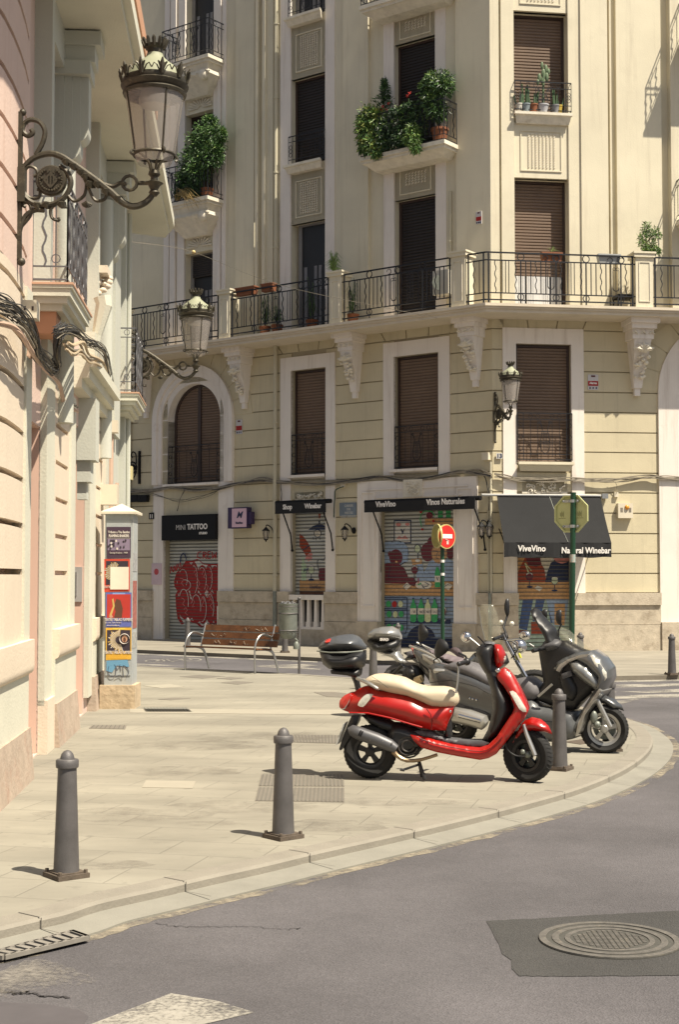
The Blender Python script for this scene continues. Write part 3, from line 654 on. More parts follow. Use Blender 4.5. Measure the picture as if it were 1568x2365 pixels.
# --- windows
def slats(mb, f, u0,u1,z0,z1,o,pitch,dep=.012):
    n = max(1,int((z1-z0)/pitch)); p = (z1-z0)/n
    for i in range(n):
        a = z0+i*p; mb.add([f.P(u0,a,o),f.P(u1,a,o),f.P(u1,a+p*.3,o+dep),f.P(u0,a+p*.3,o+dep),f.P(u1,a+p*.8,o+dep),f.P(u0,a+p*.8,o+dep),f.P(u1,a+p,o),f.P(u0,a+p,o)],
            [(0,1,2,3),(3,2,4,5),(5,4,6,7)])
def window(f, u0,u1,z0,z1,o, shut=m_shut, low=0, kind='shutter', arch=False, mull=False):
    mb = MB(); fr = .06
    if arch:
        r = (u1-u0)/2; uc=(u0+u1)/2; ring(mb, f, uc, z1-r, r-.07, r, o, o+.05, z0)
    else:
        mb.fb(f,u0,u0+fr,z0,z1,o,o+.05); mb.fb(f,u1-fr,u1,z0,z1,o,o+.05); mb.fb(f,u0+fr,u1-fr,z1-fr,z1,o,o+.05)
    if mull: mb.fb(f,(u0+u1)/2-.05,(u0+u1)/2+.05,z0,z1-.05,o,o+.06)
    root = mb.build('window', m_frame, bld, smooth=0)
    if arch:
        mb = MB(); r=(u1-u0)/2-.03; uc=(u0+u1)/2; zc=z1-r-.03; n=int((z1-z0)/.07); p=(z1-.03-z0)/n
        for i in range(n):
            a = z0+i*p; zm=a+p; h = r if zm<zc else math.sqrt(max(0,r*r-(zm-zc)**2))
            if h>.05: slats(mb,f,uc-h,uc+h,a,a+p,o+.005,p,.02)
        mb.build('shutter', shut, root, smooth=0)
    else:
        mb = MB(); slats(mb, f, u0+fr, u1-fr, z0+low, z1-fr, o+.005, .07, .02); mb.build('shutter', shut, root, smooth=0)
        if low:
            mb = MB(); mb.fb(f,u0+fr,u1-fr,z0,z0+low,o-.02,o); mb.build('pane', m_glassd, root, smooth=0)
            mb = MB(); k = (u1-u0-2*fr)/4
            for i in range(4):
                if i in (0,2,3) or True:
                    a = u0+fr+i*k+.04
                    for j in range(5): mb.tube([f.P(a+j*k*.17,z0,o+.01),f.P(a+j*k*.17,z0+low,o+.01)], k*.09, 6)
            mb.build('curtain', m_curt, root)
            mb = MB(); c=(u0+u1)/2; mb.fb(f,c-.09,c+.09,z0,z0+low,o,o+.03); mb.fb(f,u0+fr,u0+fr+.08,z0,z0+low,o,o+.03); mb.build('sash', m_curt, root, smooth=0)
    return root
window(L, oA[0]+.05,oA[1]-.02,oA[2],oA[3],-.27, arch=True, mull=True)
window(L, oB[0],oB[1],oB[2],oB[3],-.2); window(L, oC[0],oC[1],oC[2],oC[3],-.2); window(Rf, oD[0],oD[1],oD[2],oD[3],-.17)
def glazed(f,u0,u1,z0,z1,o):   # tall dark french window with pale sash bars and curtain
    mb = MB(); mb.fb(f,u0,u0+.10,z0,z1,o,o+.04); mb.fb(f,u1-.06,u1,z0,z1,o,o+.04); mb.fb(f,u0+.1,u1-.06,z1-.05,z1,o,o+.04)
    root = mb.build('window', M('grey_frame', (.22,.21,.20), .6), bld, smooth=0)
    mb = MB(); mb.fb(f,u0+.1,u1-.06,z0,z1-.05,o-.03,o); mb.build('pane', m_glassd, root, smooth=0)
    mb = MB(); c=(u0+u1)/2
    for a in (u0+.16, c-.02, c+.12): mb.fb(f,a,a+.09,z0,z0+(z1-z0)*.62,o,o+.015)
    mb.build('curtain', M('grey_curtain', (.20,.20,.21), .9), root, smooth=0); return root
dk = m_dark
glazed(L,uA[0],uA[1],hA[0][0],hA[0][1],-.26); mb=MB(); slats(mb,L,uA[0]+.1,uA[1],hA[0][1]-.62,hA[0][1]-.05,-.2,.052); mb.build('blind',dk,bld,smooth=0)
window(L,uA[0],uA[1],*hA[1],-.26,shut=dk); glazed(L,uA[0],uA[1],*hA[2],-.26)
glazed(L,uB[0]+.1,uB[1],*hB[0],-.2); window(L,uB[0],uB[1],*hB[1],-.2,shut=dk); glazed(L,uB[0],uB[1],*hB[2],-.2)
window(L,uC[0]+.02,uC[1],*hC[0],-.2,shut=dk); window(L,uC[0],uC[1],*hC[1],-.2,shut=dk); window(L,uC[0],uC[1],*hC[2],-.2,shut=dk)
window(Rf,uD[0],uD[1],*hD[0],-.24,low=.85); window(Rf,uD[0],uD[1],*hD[1],-.24); window(Rf,uD[0],uD[1],*hD[2],-.24)
# --- upper pilasters, strips and ribs
mb = MB()
H0 = ZS
for x0,x1,o in ((376,388,.05),(392,404,.08),(408,424,.05),(491,500,.05),(502,509,.08),(511,520,.05),(648,672,.05),(753,775,.05),(890,914,.05),(1011,1036,.05)):
    mb.fb(L, L.u(x0), L.u(x1), H0, TOP, -.02, o)
mb.build('pilaster_strip', m_white, bld, smooth=0)
mb = MB()
for x0,x1,o in ((520,546,.02),(546,590,.10),(594,600,.14),(611,617,.14),(617,632,.06),(775,797,.03),(797,856,.09),(1036,1063,.04)):
    mb.fb(L, L.u(x0), L.u(x1), H0, TOP, -.02, o)
runbox(mb, L.u(1063), Rf.u(1155), H0, TOP, -.02, .12)
for x0,x1,o in ((1160,1190,.12),(1317,1345,.12),(1345,1408,.16),(1414,1418,.12),(1430,1535,.10),(1553,1700,.20)):
    mb.fb(Rf, Rf.u(x0), Rf.u(x1), H0, TOP, -.02, o)
mb.build('pilaster', m_wall, bld, smooth=0)
# --- panels between windows
def panel(f, u0, u1, z0, z1, o, flutes=8, fz=(.18,.82), mat=m_wall):
    mb = MB(); mb.fb(f,u0,u1,z0,z1,-.1,o)
    a,b,c,d = u0+(u1-u0)*.12, u1-(u1-u0)*.12, z0+(z1-z0)*.12, z1-(z1-z0)*.14
    for q in ((a,a+.025,c,d),(b-.025,b,c,d),(a+.025,b-.025,c,c+.025),(a+.025,b-.025,d-.025,d)): mb.fb(f,*q,o,o+.02)
    pn = mb.build('wall_panel', mat, bld, smooth=0)
    mb = MB(); a2,b2 = a+(b-a)*.16, b-(b-a)*.14; k=(b2-a2)/flutes; zc, zd = z0+(z1-z0)*fz[0], z0+(z1-z0)*fz[1]
    for i in range(flutes):
        u = a2+(i+.5)*k; m = int((zd-zc)/.055)
        for j in range(m):
            z = zc+(zd-zc)*(j+.5)/m; mb.fp(f,[(u-k*.28,z-.026),(u+k*.22,z-.004),(u+k*.28,z+.026),(u-k*.2,z+.004)],o,o+.02)
    mb.build('relief', m_orn if mat is m_wall else mat, pn, smooth=0)
def sill(f,u0,u1,z,o,h=.2,mat=m_orn):
    mb = MB(); pts = [(o,z),(o,z-.06),(o-.05,z-.08),(o-.12,z-h),(-.02,z-h),(-.02,z)]
    mb.prism([f.P(u0+(0 if p[0]>0 else 0)+max(0,(o-p[0]))*.5,p[1],p[0]) for p in pts],[f.P(u1-max(0,(o-p[0]))*.5,p[1],p[0]) for p in pts]); return mb.build('sill', mat, bld, smooth=0)
panel(L,uB[0],uB[1],hB[0][1],hB[1][0]-.2,.0); panel(L,uB[0],uB[1],hB[1][1],hB[2][0]-.2,.0)
panel(L,uC[0],uC[1],hC[0][1],hC[1][0]-.3,.0,7,(.35,.68)); panel(L,uC[0],uC[1],hC[1][1],hC[2][0]-.3,.0,7,(.35,.68))
panel(Rf,uD[0],uD[1],hD[0][1],hD[1][0]-.2,.08); panel(Rf,uD[0],uD[1],hD[1][1],hD[2][0]-.2,.08)
sill(L,uB[0]-.06,uB[1]+.02,hB[1][0],.28); sill(L,uB[0]-.06,uB[1]+.02,hB[2][0],.28); sill(Rf,uD[0]-.02,uD[1]+.06,hD[1][0],.27,.24)
sill(L,oA[0]-.08,oA[1]+.02,oA[2],.10,.1,m_white); sill(L,oB[0]-.05,oB[1]+.0,oB[2],.08,.1,m_white); sill(L,oC[0]-.1,oC[1]+.0,oC[2],.08,.1,m_white); sill(Rf,oD[0],oD[1],oD[2],.2,.2,m_wall)
# floral relief plaques above the shop doors
random.seed(11)
def plaque(f,u0,u1,z0,z1,o):
    mb = MB(); mb.fb(f,u0,u1,z0,z1,-.05,o)
    for i in range(34):
        u = random.uniform(u0+.08,u1-.08); z = random.uniform(z0+.06,z1-.06); a = random.uniform(0,6.3); r = random.uniform(.03,.06)
        pts = [f.P(u+r*.9*t_*math.cos(a+t_*2.6), z+r*.9*t_*math.sin(a+t_*2.6), o+.012) for t_ in (.15,.4,.7,1,1.3)]
        mb.tube(pts, [.02,.022,.02,.014,.006], 5)
    mb.build('relief_plaque', m_orn, bld)
plaque(L, oBs[0]+.12, oBs[1]-.08, oBs[3]+.02, oBs[3]+.27, .0); plaque(Rf, oDs[0]+.12, oDs[1]-.08, oDs[3]+.05, oDs[3]+.36, .0)
plaque(L, L.u(938), L.u(982), LZ(1148,960), LZ(1108,960), .12)
# --- main balcony slab
mb = MB(); uLs, uRs = L.u(180), Rf.u(1760)
runbox(mb, uLs, uRs, ZS-.06, ZS, -.02, .92); runbox(mb, uLs, uRs, ZS-.11, ZS-.06, -.02, .88); runbox(mb, uLs, uRs, ZB, ZS-.11, -.02, .84)
mb.build('balcony_slab', M('slab_plaster', (.60,.53,.42), .9, var=.08, scale=2, bump=.3, bscale=40, stain=(.40,.35,.25), sscale=5, sth=.6), bld, smooth=0)
# --- balcony pedestals
def pedestal(f, x0, x1, y):
    u0 = f.u(x0,y,.86); u1 = f.u(x1,y,.86)
    u1 = max(u1, u0+.36); mb = MB()
    mb.fb(f,u0,u1,ZS,ZS+1.12,.5,.86); mb.fb(f,u0-.04,u1+.04,ZS+1.12,ZS+1.2,.46,.9); mb.fb(f,u0-.06,u1+.06,ZS+1.2,ZS+1.24,.44,.92)
    p = mb.build('balcony_pedestal', m_wall, bld, smooth=0)
    mb = MB(); a,b,c,d = u0+.07,u1-.07,ZS+.14,ZS+1.0
    for q in ((a,a+.015,c,d),(b-.015,b,c,d),(a,b,c-.015,c),(a,b,d,d+.015)): mb.fb(f,*q,.86,.875)
    mb.build('panel_frame', m_orn, p, smooth=0)
    return u0, u1
PD = [pedestal(L,262,278,760), pedestal(L,505,530,720), pedestal(L,760,787,680), pedestal(L,1042,1072,640), pedestal(Rf,1468,1508,625), ]
# --- corbels with carved foliage
def corbel(f, u, ztop, s=1.0):
    mb = MB(); h = 1.02*s
    mb.fb(f,u-.30*s,u+.30*s,ztop-.10*s,ztop,-.02,.62*s); mb.fb(f,u-.26*s,u+.26*s,ztop-.2*s,ztop-.1*s,-.02,.54*s); mb.fb(f,u-.22*s,u+.22*s,ztop-.40*s,ztop-.2*s,-.02,.46*s)
    prof = [(0.44,.40),(.40,.55),(.34,.72),(.25,.86),(.19,1.0),(.15,1.2),(.13,1.35)]
    for (o0,h0),(o1,h1) in zip(prof,prof[1:]):
        w0, w1 = (.18-.10*(h0-.4)), (.18-.10*(h1-.4))
        mb.hexa([f.P(u-w1*s,ztop-h1*s,o1*s),f.P(u+w1*s,ztop-h1*s,o1*s),f.P(u+w1*s,ztop-h1*s,-.02),f.P(u-w1*s,ztop-h1*s,-.02),
                 f.P(u-w0*s,ztop-h0*s,o0*s),f.P(u+w0*s,ztop-h0*s,o0*s),f.P(u+w0*s,ztop-h0*s,-.02),f.P(u-w0*s,ztop-h0*s,-.02)])
    mb.fb(f,u-.06*s,u+.06*s,ztop-1.5*s,ztop-1.35*s,-.02,.1*s)
    c = mb.build('corbel', m_white, bld, smooth=0)
    mb = MB(); rnd = random.Random(int(u*100))
    for k in range(5):      # fan of leaves
        a = math.pi*(.12+.19*k); p0 = f.P(u,ztop-.62*s,.47*s); p1 = f.P(u+.24*s*math.cos(a),ztop-.66*s+.2*s*math.sin(a),.47*s)
        mb.tube([p0,p0.lerp(p1,.5)+f.n*.04*s,p1], [.03*s,.045*s,.008*s], 5)
    for k in range(26):
        t_ = rnd.random(); hh = .6+.55*t_; oo = .47-.26*t_; uu = u+rnd.uniform(-.16,.16)*(1-.45*t_)*s
        mb.ball(f.P(uu,ztop-hh*s,oo*s-.01), rnd.uniform(.03,.055)*s, 7, 5, (1,1,.8))
    for k in range(3): 
        uu = u+(k-1)*.17*s; mb.tube([f.P(uu-.05*s,ztop-.3*s,.48*s),f.P(uu,ztop-.25*s,.49*s),f.P(uu+.05*s,ztop-.31*s,.48*s)],.022*s,5)
    mb.build('carved_leaves', m_orn, c)
for f,x,y in ((L,330,700),(L,556,800),(L,812,765),(L,1090,720)): corbel(f, f.u(x,y+40,.2), ZB)
corbel(Rf, Rf.u(1474,760,.2), ZB, 1.12)
# --- railings
def wavy(mb, fP, s, z0, z1, r=.012, amp=.018, n=14):
    mb.tube([fP(s+amp*math.sin(i/n*math.pi*6), z0+(z1-z0)*i/n) for i in range(n+1)], r, 4)
def circ(mb, fP, s, z, r, t=.013, n=14, a0=0, a1=6.2832, full=True):
    pts = [fP(s+r*math.cos(a0+(a1-a0)*i/n), z+r*math.sin(a0+(a1-a0)*i/n)) for i in range(n+(0 if full else 1))]
    mb.tube(pts, t, 4, closed=full)
def long_rail(fP, S, z0, H=1.13, pat=True):
    """rail of length S: double top rail, double bottom rail with rings, plain and wavy uprights, lyre hearts"""
    mb = MB(); t1, t2, b1, b2 = z0+H, z0+H-.17, z0+.24, z0+.09
    for z,r in ((t1,.022),(t2,.017),(b1,.016),(b2,.019)): mb.tube([fP(0,z),fP(S,z)], r, 4)
    for s in (.06,S-.06): mb.tube([fP(s,z0),fP(s,t1)], .025, 4)
    n = max(3, round((S-.2)/.112)); k = (S-.2)/n
    for i in range(1,n):
        s = .1+i*k; m = i%13
        if m in (1,5,9): wavy(mb, fP, s, b1, t2)
        elif m in (2,3,4): mb.tube([fP(s-(m-3)*k*.35,b1),fP(s-(m-3)*k*.35,t2)], .012, 4)
        elif m == 0 or m == 6:
            mb.tube([fP(s,z0),fP(s,t2)], .02, 4); circ(mb, fP, s, (t1+t2)/2, .078); circ(mb, fP, s, (b1+b2)/2, .07)
        elif m in (7,8,10,11): mb.tube([fP(s,b1),fP(s,t2)], .015, 4)
        elif m == 12:
            circ(mb, fP, s, b1+.18, .07, a0=math.pi, a1=2*math.pi, full=False, n=8)
            for e in (-1,1):
                mb.tube([fP(s+e*.07,b1+.18),fP(s+e*.07,t2-.15)], .009, 4); circ(mb, fP, s+e*.04, t2-.12, .035, .007, 8)
                circ(mb, fP, s+e*.13, t2+.075, .06, .009, 10, a0=0 if e>0 else math.pi, a1=(math.pi*1.6 if e>0 else -math.pi*.6), full=False)
            mb.tube([fP(s,b1),fP(s,t2)], .009, 4)
    return mb
OR = .82
def seg(f,a,b): return (lambda s,z: f.P(a+s,z,OR)), b-a
for a,b in ((PD[0][1],PD[1][0]),(PD[1][1],PD[2][0]),(PD[2][1],PD[3][0])):
    fP,S = seg(L,a,b); long_rail(fP,S,ZS).build('railing', m_iron, bld)
# round the corner: last bit on the left facade, then the right one
cuL = -(OR*math.tan(math.acos(COSB))) ; 
uc_ = (corner(OR,0)-L.P0).dot(L.t)
fP,S = seg(L, PD[3][1], uc_); o = long_rail(fP,S,ZS).build('railing', m_iron, bld)
ur_ = (corner(OR,0)-Rf.P0).dot(Rf.t)
fP,S = seg(Rf, ur_, PD[4][0]); long_rail(fP,S,ZS).build('railing', m_iron, bld)
fP,S = seg(Rf, PD[4][1], uRs); long_rail(fP,S,ZS).build('railing', m_iron, bld)
# small window rails with lyres
def lyre(mb, fP, s, z0, z1, w):
    h = z1-z0
    for e in (-1,1):
        pts = [(0,0),(.6,.08),(.95,.25),(.75,.5),(.5,.72),(.75,.88),(1,.95),(.8,1.0)]
        mb.tube(catmull([fP(s+e*w*a, z0+h*b) for a,b in pts],3), .009, 4)
        circ(mb, fP, s+e*w*.95, z1-.05*h, .03, .007, 8)
    for zq_ in (.3,.36,.62,.68): mb.tube([fP(s-w*.8,z0+h*zq_),fP(s+w*.8,z0+h*zq_)], .007, 4)
    for e in (-.25,0,.25): mb.tube([fP(s+e*w,z0+h*.1),fP(s+e*w,z0+h*.7)], .006, 4)
def win_rail(f,u0,u1,z0,H,o,ly=True):
    fP = lambda s,z: f.P(u0+s,z,o); S = u1-u0; mb = MB()
    for z,r in ((z0+H,.014),(z0+H-.14,.010),(z0+.16,.010),(z0+.04,.013)): mb.tube([fP(0,z),fP(S,z)], r, 4)
    for s in (0,.13,S-.13,S): mb.tube([fP(s,z0+.02),fP(s,z0+H)], .010, 4)
    for s in (.065,S-.065):
        for j in range(3): circ(mb, fP, s, z0+.28+j*(H-.55)/2, .05, .007, 8)
    for k in range(1,6):
        s = .13+(S-.26)*k/6
        if k != 3: mb.tube([fP(s,z0+.1),fP(s,z0+H-.14)], .008, 4); circ(mb, fP, s, z0+H-.07, .05, .006, 8)
    if ly: lyre(mb, fP, S/2, z0+.17, z0+H-.17, .12)
    for e in (0,1):       # returns to the wall
        for z in (z0+H,z0+.04): mb.tube([fP(e*S,z), f.P(u0+e*S,z,-.2)], .010, 4)
    for k in (1,5): mb.box(0,0,0,0,0,0) if False else None
    return mb.build('window_rail', m_iron, bld)
win_rail(L,oA[0]+.02,oA[1],oA[2],1.0,-.02); win_rail(L,oB[0]+.02,oB[1],oB[2],1.0,.0); win_rail(L,oC[0]+.02,oC[1],oC[2],1.0,.0); win_rail(Rf,oD[0]+.02,oD[1]+.0,oD[2]+.02,1.08,.06)
win_rail(L,uB[0]-.02,uB[1],hB[1][0],.75,.1,False); win_rail(L,uB[0]-.02,uB[1],hB[2][0],.95,.12,True); win_rail(Rf,uD[0],uD[1]+.04,hD[1][0]+.02,.68,.21,True)
# --- individual upper balconies
def balcony(f, u0, u1, z, p, console='slab', name='balcony'):
    mb = MB()
    mb.fb(f,u0,u1,z-.09,z,-.02,p); mb.fb(f,u0+.04,u1-.04,z-.16,z-.09,-.02,p-.05)
    if console == 'slab':
        b = [f.P(u0+.22,z-.30,-.02),f.P(u1-.22,z-.30,-.02),f.P(u1-.22,z-.30,p*.55),f.P(u0+.22,z-.30,p*.55)]; t_ = [f.P(u0+.08,z-.16,-.02),f.P(u1-.08,z-.16,-.02),f.P(u1-.08,z-.16,p-.1),f.P(u0+.08,z-.16,p-.1)]; mb.prism(b,t_)
    else:
        lv = [(.08,.16,.1),(.14,.30,.16),(.12,.42,.12),(.26,.62,.3),(.45,.85,.48)]
        for (a,h0,q0),(b_,h1,q1) in zip(lv,lv[1:]):
            mb.prism([f.P(u0+b_,z-h1,-.02),f.P(u1-b_,z-h1,-.02),f.P(u1-b_,z-h1,p-q1),f.P(u0+b_,z-h1,p-q1)],[f.P(u0+a,z-h0,-.02),f.P(u1-a,z-h0,-.02),f.P(u1-a,z-h0,p-q0),f.P(u0+a,z-h0,p-q0)])
    r = mb.build(name, m_orn, bld, smooth=0)
    mb = MB(); H=.95
    pts = [f.P(u0+.03,0,0),f.P(u0+.03,0,p-.04),f.P(u1-.03,0,p-.04),f.P(u1-.03,0,0)]
    for a,b in zip(pts,pts[1:]):
        d=(b-a); S=d.length; d=d.normalized(); fP=lambda s,zq_,a=a,d=d: Vector((a.x+d.x*s,a.y+d.y*s,zq_))
        for zq_,rr in ((z+H,.015),(z+H-.14,.010),(z+.14,.010),(z+.03,.013)): mb.tube([fP(0,zq_),fP(S,zq_)], rr, 4)
        n=max(3,round(S/.13)); k=S/n
        for i in range(n+1):
            s=i*k
            if i%4 in (0,): mb.tube([fP(s,z),fP(s,z+H)], .011, 4)
            elif i%2: wavy(mb,fP,s,z+.14,z+H-.14)
            else: mb.tube([fP(s,z+.14),fP(s,z+H-.14)], .008, 4); circ(mb,fP,s,z+H-.07,.05,.006,8)
        if S>1.2: 
            for e in (.3,.7): lyre(mb,fP,S*e,z+.15,z+H-.16,.13)
    mb.build('railing', m_iron, r)
    if console != 'slab':
        mb = MB(); rnd=random.Random(4)
        for uu in (u0+.3,u1-.3): mb.ball(f.P(uu,z-.45,p-.16), .14, 10, 7, (1,1,1.1))
        for k in range(9):
            t_=k/8; mb.tube([f.P(u0+.2+(u1-u0-.4)*t_,z-.34-.06*math.sin(t_*math.pi),p-.12), f.P(u0+.2+(u1-u0-.4)*t_+.12,z-.40,p-.14)], .025, 5)
        mb.build('carving', m_orn, r)
        mb = MB(); c=(u0+u1)/2     # fan shell over the window below
        for k in range(11):
            a=math.pi*(k+.5)/11; mb.tube([f.P(c+.08*math.cos(a),z-1.08+.06*math.sin(a),.02),f.P(c+.42*math.cos(a),z-1.12+.3*math.sin(a),.05)],[.012,.028],5)
        mb.build('fan_relief', m_orn, r)
    return r
PA=.67
bA2 = balcony(L, L.u(404), L.u(516), LZ(466,513), PA, 'carved'); bA3 = balcony(L, L.u(404), L.u(516), LZ(143,516), PA, 'carved')
zC3 = L.z(1026,322,.7); zC4 = L.z(1026,-43,.7)
uc0, uc1 = L.u(829,371,.7), L.u(1026,320,.7)
bC3 = balcony(L, uc0, uc1, zC3, .7); bC4 = balcony(L, uc0, uc1, zC4, .7)
# neighbouring balcony on the right facade, mostly outside the frame, whose shadow falls on the wall
zE3 = zz(520,1560); 
bE = balcony(Rf, Rf.u(1590,500,.95), Rf.u(1590,500,.95)+2.6, zE3, .95); bE2 = balcony(Rf, Rf.u(1600,500,.95), Rf.u(1600,500,.95)+2.6, zE3+4.1, .95)
# --- pipes
mb = MB(); 
def vpipe(mb, f, x, z0, z1, r, o, y=1000):
    u = f.u(x,y,o); mb.tube([f.P(u,z0,o),f.P(u,z1,o)], r, 8)
    z=z0+.4
    while z<z1: mb.lathe([(r*1.35,-.02),(r*1.35,.02)], f.P(u,z,o), 8); z+=1.9
vpipe(mb,L,637,ZS,TOP,.05,.09,400); mb.build('drainpipe', m_pipe, bld)
mb = MB(); vpipe(mb,L,635,zz(1369),ZB,.05,.09,1100); mb.m=1; vpipe(mb,L,635,0,zz(1369),.055,.12,1300); mb.build('drainpipe', [m_pipe,m_galv], bld)
mb = MB(); vpipe(mb,L,587,LZ(640,587),LZ(520,587),.022,.14,560); mb.build('conduit', m_pipe, bld); mb = MB(); vpipe(mb,L,1040,LZ(600,1040),LZ(445,1040),.035,.08,500); mb.build('conduit', m_pipe, bld)
mb = MB(); vpipe(mb,L,1134,ZPL,zz(1070),.03,.05,1250); mb.build('conduit', m_pipe, bld); mb = MB(); vpipe(mb,L,1128,ZPL,zz(1130),.02,.03,1250); mb.m=1; vpipe(mb,L,1131,.2,ZPL,.035,.16,1400); mb.build('conduit', [m_pipe,m_galv], bld)
mb = MB(); vpipe(mb,L,294,0,ZB,.04,.05,1200); mb.build('drainpipe', m_pipe, bld); mb = MB(); vpipe(mb,L,299,0,ZB,.03,.05,1200); mb.build('drainpipe', m_pipe, bld)
# --- balustrade under the narrow shop window
mb = MB(); zt_, z0_ = LZ(1374,754), LZ(1454,754)
mb.fb(L,oBs[0]-.04,oBs[1],zt_-.12,zt_,-.15,.09)
bal = mb.build('balustrade', m_white, bld, smooth=0); mb = MB(); mb.fb(L,oBs[0],oBs[1],z0_,z0_+.06,-.12,.05); mb.build('bottom_rail', m_white, bal, smooth=0)
for i in range(5):
    u = oBs[0]+.10+(oBs[1]-oBs[0]-.2)*i/4; mb = MB()
    w0,w1 = .028,.060; zA_,zB_ = z0_+.06, zt_-.12
    mb.prism([L.P(u-w1,zA_,.03),L.P(u+w1,zA_,.03),L.P(u+w1,zA_,-.09),L.P(u-w1,zA_,-.09)],[L.P(u-w1,zA_+.12,.03),L.P(u+w1,zA_+.12,.03),L.P(u+w1,zA_+.12,-.09),L.P(u-w1,zA_+.12,-.09)])
    mb.prism([L.P(u-w1*.8,zA_+.12,.02),L.P(u+w1*.8,zA_+.12,.02),L.P(u+w1*.8,zA_+.12,-.08),L.P(u-w1*.8,zA_+.12,-.08)],[L.P(u-w1*1.3,zB_,.02),L.P(u+w1*1.3,zB_,.02),L.P(u+w1*1.3,zB_,-.08),L.P(u-w1*1.3,zB_,-.08)] if False else [L.P(u-w0,zB_,.02),L.P(u+w0,zB_,.02),L.P(u+w0,zB_,-.08),L.P(u-w0,zB_,-.08)])
    mb.build('baluster', m_white, bal, smooth=0)
mb = MB(); mb.fb(L,oBs[0],oBs[1],z0_,zt_,-.24,-.2); mb.build('dark_opening', m_glassd, bal, smooth=0)
# --- roller shutters of the shops, with their painted pictures
def roller(f, op, o, low=0, mat=m_rollw, name='roller_shutter'):
    mb = MB(); slats(mb, f, op[0], op[1], op[2]+low, op[3], o, .085, .010); r = mb.build(name, mat, bld, smooth=0)
    mb = MB(); z = op[2]+low; n=int((op[3]-z)/.085)
    for i in range(n+1):
        q = z+i*(op[3]-z)/n; mb.fb(f,op[0]+.005,op[1]-.005,q-.006,q+.006,o+.002,o+.032)
    mb.build('slat_shade', M('slat_shade', (.12,.115,.10), .8), r, smooth=0)  # proud dark strips draw the shade between the slats
    return r
C_ = {k: flat('mural_'+k, v) for k,v in dict(sky=(.27,.35,.47), orange=(.53,.30,.13), navy=(.02,.03,.075), green=(.04,.30,.10), pale=(.50,.52,.30), cream=(.60,.55,.45), brown=(.10,.03,.03),
     maroon=(.13,.02,.03), redor=(.30,.05,.02), skin=(.46,.26,.12), rose=(.56,.22,.20), lgreen=(.42,.55,.36), wood=(.14,.06,.03), mint=(.36,.46,.37), red=(.33,.015,.015), white=(.60,.58,.53), tan=(.45,.28,.16), glass=(.45,.50,.33), denim=(.06,.10,.22)).items()}
def mural(f, par, o, items, clip):
    """items in picture order, each (colour, outline) painted one over the other on the closed slats"""
    keys = sorted({c for c,_ in items}); mats = [C_[k] for k in keys]; mb = MB(); u0,u1,z0,z1 = clip
    for i,(c,pts) in enumerate(items):
        oo = o+.0115+.00045*i; mb.m = keys.index(c)
        q = []
        for x,y in pts:
            u,z = f.px(x,y,o); q.append((min(max(u,u0+.004),u1-.004), min(max(z,z0),z1)))
        mb.add([f.P(u,z,oo) for u,z in q], [tuple(range(len(q)))])
    return mb.build('painted_picture', mats, par, smooth=0, recalc=False)
def el(cx,cy,rx,ry,n=16,a0=0,a1=360): return [(cx+rx*math.cos(R_(a0+(a1-a0)*i/n)), cy+ry*math.sin(R_(a0+(a1-a0)*i/n))) for i in range(n)]
def ln(pts,w):
    out=[]
    for (x0,y0),(x1,y1) in zip(pts,pts[1:]):
        d=math.hypot(x1-x0,y1-y0) or 1; nx,ny=-(y1-y0)/d*w/2,(x1-x0)/d*w/2; out.append([(x0+nx,y0+ny),(x1+nx,y1+ny),(x1-nx,y1-ny),(x0-nx,y0-ny)])
    return out
def L10(x,y): return (626.6-30.6+.32*x, 1066.5+.32*y)
def P10(*p): return [L10(*q) for q in p]
def P11(*p): return [(1066.4+.32*x, 1066.5+.32*y) for x,y in p]
def T9(*p): return [(282.3+.32*x, 1066.5+.32*y) for x,y in p]
def rows(items, c, polys): items += [(c,q) for q in polys]
# wide shutter C
rc = roller(L, oCs, -.2)
I=[('orange',P10((912,880),(1422,860),(1422,968),(912,968))),('sky',P10((912,968),(1422,968),(1418,1290),(912,1290))),('navy',P10((912,1262),(1418,1275),(1418,1400),(912,1400)))]
I+=[('navy',el(*L10(1180,1285),33,34,18,180,360)), ('orange',P10((1206,410),(1422,410),(1422,450),(1206,455)))]
for x in (1300,1358): I.append(('green',P10((x,345),(x+36,345),(x+36,408),(x,408))))
I+=[('navy',P10((982,420),(1108,420),(1108,590),(982,590))),('white',P10((990,430),(1100,430),(1100,580),(990,580))),('rose',el(*L10(1016,452),6,5)),('rose',el(*L10(1080,450),5,4)),('rose',P10((1000,556),(1020,535),(1042,545),(1065,532),(1088,556)))]
rows(I,'navy',[P10((1030,488),(1042,484),(1052,515),(1046,520)),P10((1048,520),(1060,484),(1054,484),(1040,515))])
I+=[('navy',el(*L10(1000,660),29,30,14)),('sky',el(*L10(1000,660),27,28,14)),('sky',P10((915,580),(960,575),(1000,600),(1050,575),(1085,620),(1085,720),(915,735)))]
I+=[('maroon',P10((912,735),(960,730),(1020,735),(1060,770),(1090,840),(1130,835),(1140,860),(1160,855),(1130,900),(1080,880),(912,875))),('maroon',el(*L10(998,690),15.5,19,16)),('maroon',el(*L10(955,665),5,7)),('orange',el(*L10(1002,722),3,2.5))]
I+=[('sky',P10((1140,740),(1190,735),(1200,800),(1240,720),(1290,700),(1370,700),(1422,720),(1422,860),(1150,860))),('maroon',el(*L10(1228,650),16,22,16)),('maroon',el(*L10(1390,640),10,20,14)),('maroon',el(*L10(1270,575),14,12)),('maroon',el(*L10(1360,580),18,14)),('skin',el(*L10(1312,660),18,24,18)),('skin',P10((1290,700),(1340,700),(1350,730),(1280,730))),
    ('orange',P10((1108,700),(1180,695),(1190,735),(1120,745)))]
